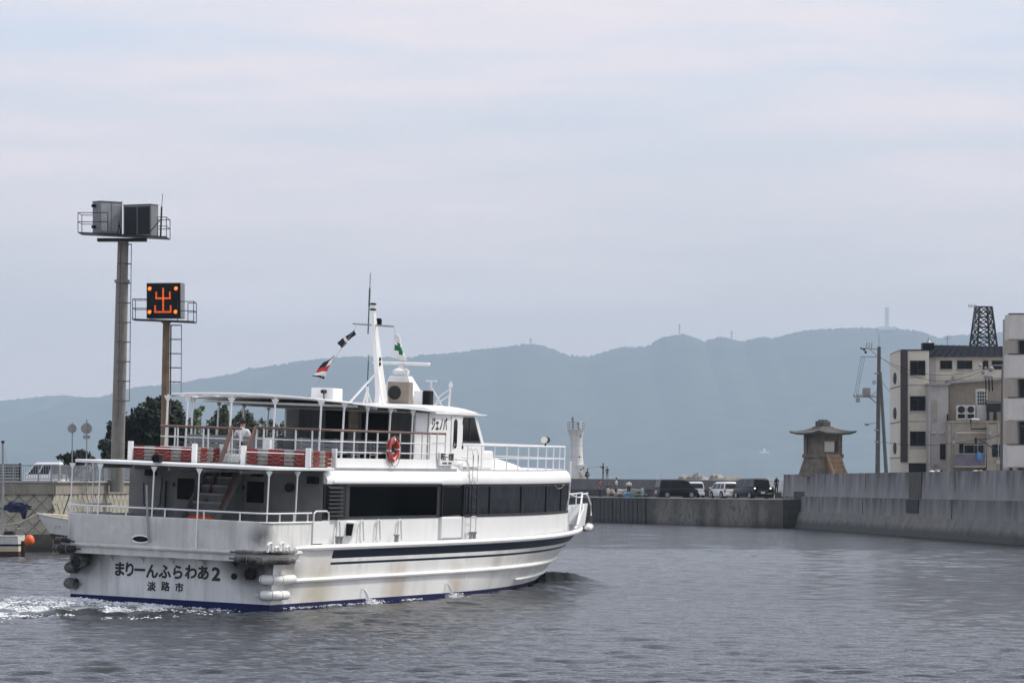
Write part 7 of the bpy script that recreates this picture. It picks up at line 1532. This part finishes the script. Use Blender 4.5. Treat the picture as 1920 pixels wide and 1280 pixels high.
wire(at(1880,788,276), at(1935,797,255), 0.2, 'dark cable from the right pole to the balconies', 0.03)
for k_, (ya, yb) in enumerate(((757,762),(763,769),(770,777))): wire(at(1880,ya,276), at(1940,yb,255), 0.1, ('top','middle','bottom')[k_] + ' of three thin wires across the white balcony', 0.012)
wire(at(1650,709,283), at(1668,735,292), 0.0, 'short service wire from the tall pole to the cream building')
# odds and ends along the wall top
for i, (px, m_, sz, lab) in enumerate(((1747,m_white,0.16,'white scrap'),(1757,m_steel,0.2,'grey lump'),(1769,m_dkgrey,0.22,'dark lump'),(1829,m_cream2,0.2,'pale cream block'),(1838,mat('brick_pink', (0.4,0.22,0.17), 0.9),0.2,'pinkish block'))):
    o = lumpy((0,0,0), (sz*1.3,sz,sz*0.8), 50+i*7, 10, 7, amp=0.3).build('rubble', m_, label=lab + ' lying behind the top of the sea wall', cat='rubble', group='odds and ends on the wall'); q_ = at(px, 884.5, 285); o.location = q_

# ================================================================== FAR THINGS
m_far = mat('far_pale_paint', (0.75,0.74,0.72), 0.6, var=0.05); m_farg = mat('far_grey_steel', (0.25,0.25,0.25), 0.6)
def hill_at(px, py, Y): return at(px, py, Y)
p = hill_at(1663, 616, 9960); ft = empty('radio_tower', p - Vector((0,0,4)), 0, 'pale tall communication tower on the hilltop at the right', 'tower'); kf = 9960/F
for j in range(8): MB().box(-4*kf,4*kf,-4*kf,4*kf,j*5.4*kf+2,(j*5.4+3.6)*kf+2).build('tower_stage', m_far, ft)
MB().box(-2.4*kf,2.4*kf,-2.4*kf,2.4*kf,0,43*kf).build('core', m_far, ft); MB().box(-15*kf,17*kf,-10,10,0,6.5*kf).build('station_building', m_far, ft)
for px, yb, yt, r_, lab in ((1274,628,607,1.0,'thin hazy mast on the rounded middle peak'),(995,646,636,1.0,'thin hazy mast on the hill left of the middle'),(1372,636,621,1.0,'thin hazy mast on the lower peak right of the middle')):
    p = hill_at(px, yb, 9980); r2 = empty('radio_mast', p - Vector((0,0,3)), 0, lab, 'mast', 'masts on the far hills'); h_ = (yb-yt)*kf+3
    mb = MB(); mb.tube([(0,0,0),(0,0,h_)], [r_*1.5, r_*0.9], 6); mb.build('shaft', m_farg, r2)
    for f_ in (0.6, 0.85): MB().box(-2.6,2.6,-2.6,2.6,h_*f_,h_*f_+4).build('antenna_drum', m_farg, r2)
# pale far-off shapes on the other shore: stand them where the line of sight meets the slope
bpy.context.view_layer.update()
def on_slope(px, py):
    d = Vector(((px-CX)/F, 1, -(py-HZ)/F)).normalized()
    hit, loc_, n_, i_, o_, m_ = SC.ray_cast(bpy.context.evaluated_depsgraph_get(), Vector((0,1500,CAMH)) + d*1500 - Vector((0,1500,0)), d)
    return loc_ if hit else at(px, py, 8500)
def far_shape(px, py, w, label, mast):
    p = on_slope(px, py); k_ = p.y/F; r_ = empty('far_white_structure', p, 0, label, 'structure', 'white structures on the far shore')
    mb = MB(); n_ = 8; wv = w*k_; mb.hexa([(-wv*0.42,-8,-3),(wv*0.45,-8,-3),(wv*0.45,8,-3),(-wv*0.42,8,-3),(-wv*0.5,-9,3.2*k_),(wv*0.5,-9,2.6*k_),(wv*0.5,9,2.6*k_),(-wv*0.5,9,3.2*k_)]); mb.build('lower_block', m_far, r_)
    mb = MB(); mb.hexa([(-wv*0.14,-5,2.9*k_),(wv*0.14,-5,2.9*k_),(wv*0.14,5,2.9*k_),(-wv*0.14,5,2.9*k_),(-wv*0.1,-4,7*k_),(wv*0.1,-4,7*k_),(wv*0.1,4,7*k_),(-wv*0.1,4,7*k_)]); mb.build('upper_block', m_far, r_)
    mb = MB(); mb.tube([(0,0,6*k_),(0,0,(9.5 if not mast else 22)*k_)], [1.2*k_, 0.3*k_], 8); mb.build('spire', m_far, r_)
far_shape(1433, 848.5, 19, 'tiny white ship-like shape in the far haze above the parked cars', False)
far_shape(212, 862, 26, 'tiny white ship-like shape with a mast in the far haze above the white van', True)

# ================================================================== WAKE
m_foam = mat('sea_foam', (0.72,0.74,0.75), 0.7, var=0.1)
def fsea(x, y): w_ = FO + fv*x + pv0*y; return w_
def foam():
    r_ = random.Random(11); mb = MB()
    def blob(x, y, z, s):
        c = fsea(x, y); n_ = r_.randint(4, 6); a0 = r_.random()*6; h_ = s*r_.uniform(0.2, 0.8)
        ring = [(c.x+s*r_.uniform(0.5,1.3)*math.cos(a0+6.283*i/n_)*1.3, c.y+s*r_.uniform(0.5,1.3)*math.sin(a0+6.283*i/n_), z) for i in range(n_)]
        mb.add(ring + [(c.x+r_.uniform(-s,s)*0.4, c.y+r_.uniform(-s,s)*0.4, z+h_)], [(i,(i+1)%n_,n_) for i in range(n_)])
    for _ in range(90000):                               # churned water behind the transom, streaming off to port
        x = -r_.random()**1.25*11.5; y = r_.uniform(-3.2, 3.6) + (-x)*r_.uniform(0.0, 0.80)
        lace = 1 - abs(noise.fractal(Vector((x*0.8, y*1.0, 0.3)), 1.0, 2.1, 4))*2.6 + noise.noise(Vector((x*0.35, y*0.45, 9)))*0.9
        port = max(0.0, min(1.0, (y + 1.6)/4.2)); thr = 1.16 - port*0.62 - (0.10 if -4 < x < -0.3 else 0) + max(0, -x-6)*0.05
        if lace + r_.uniform(-0.15, 0.15) > thr:
            churn = math.exp(-(x+1.4)**2/4.0) * port; blob(x, y, 0.015 + r_.random()**2.2*(0.05+0.30*churn), r_.uniform(0.010, 0.040)*(1+0.6*churn))
    for _ in range(3200):                                # thin broken line along the starboard waterline
        x = r_.uniform(0.0, 27.0); off = abs(r_.gauss(0, 0.12)); y = -(halfb(x, 0) + 0.02 + off) if x < 27 else 0
        if noise.noise(Vector((x*0.9, off*3, 2)))+noise.noise(Vector((x*3.1, off*9, 7)))*0.6 > 0.22: blob(x, y, 0.02+r_.random()*0.05, r_.uniform(0.008, 0.026))
    for cx_ in (6.1, 12.3):
        for _ in range(300): blob(cx_ + r_.gauss(0.1,0.25), -3.25-abs(r_.gauss(0,0.2)), 0.02+r_.random()**2*0.14, r_.uniform(0.008,0.026))
    for _ in range(500):                                 # curl of the bow wave
        a = r_.uniform(-0.9, 0.6); x = 27.6+r_.gauss(0,0.4)+0.3*math.cos(a); y = -0.5+r_.gauss(0,0.5)
        if noise.noise(Vector((x*3, y*3, 1))) > 0.15: blob(x, y, 0.30+r_.uniform(-0.08,0.06), r_.uniform(0.01,0.03))
    mb.build('wake_foam', m_foam, kind='stuff', smooth=True, ang=180)
foam()
for x_, z_ in ((6.0, 0.62), (12.2, 0.62)):
    mb = MB(); r_ = random.Random(int(x_)); 
    for k_ in range(9):
        dx, dv = r_.uniform(-0.02, 0.03), r_.uniform(0.55, 0.95); pts = [FM @ Vector((x_ + dx + 0.30*t*dv, -3.13 - 0.28*t*dv, z_ - 0.02 - 0.62*t*t)) for t in np.linspace(0.0, r_.uniform(0.6, 1.0), 7)]
        mb.tube(pts, [0.009]*6+[0.004], 5)
    mb.build('cooling_water_jet', m_foam, kind='stuff')

# ================================================================== HAZE
hz_b = MB(); hz_b.box(-12600, 12600, -12600, 12300, -2.2, 545.0)
hm = bpy.data.materials.new('haze_air'); hm.use_nodes = True; t = hm.node_tree; t.nodes.clear()
ho = t.nodes.new('ShaderNodeOutputMaterial'); pvn = t.nodes.new('ShaderNodeVolumePrincipled')
pvn.inputs['Color'].default_value = (0.63, 0.81, 0.99, 1); pvn.inputs['Density'].default_value = 0.000108; pvn.inputs['Anisotropy'].default_value = 0.0
t.links.new(pvn.outputs['Volume'], ho.inputs['Volume'])
hz_b.build('haze', hm, smooth=False, kind='stuff')
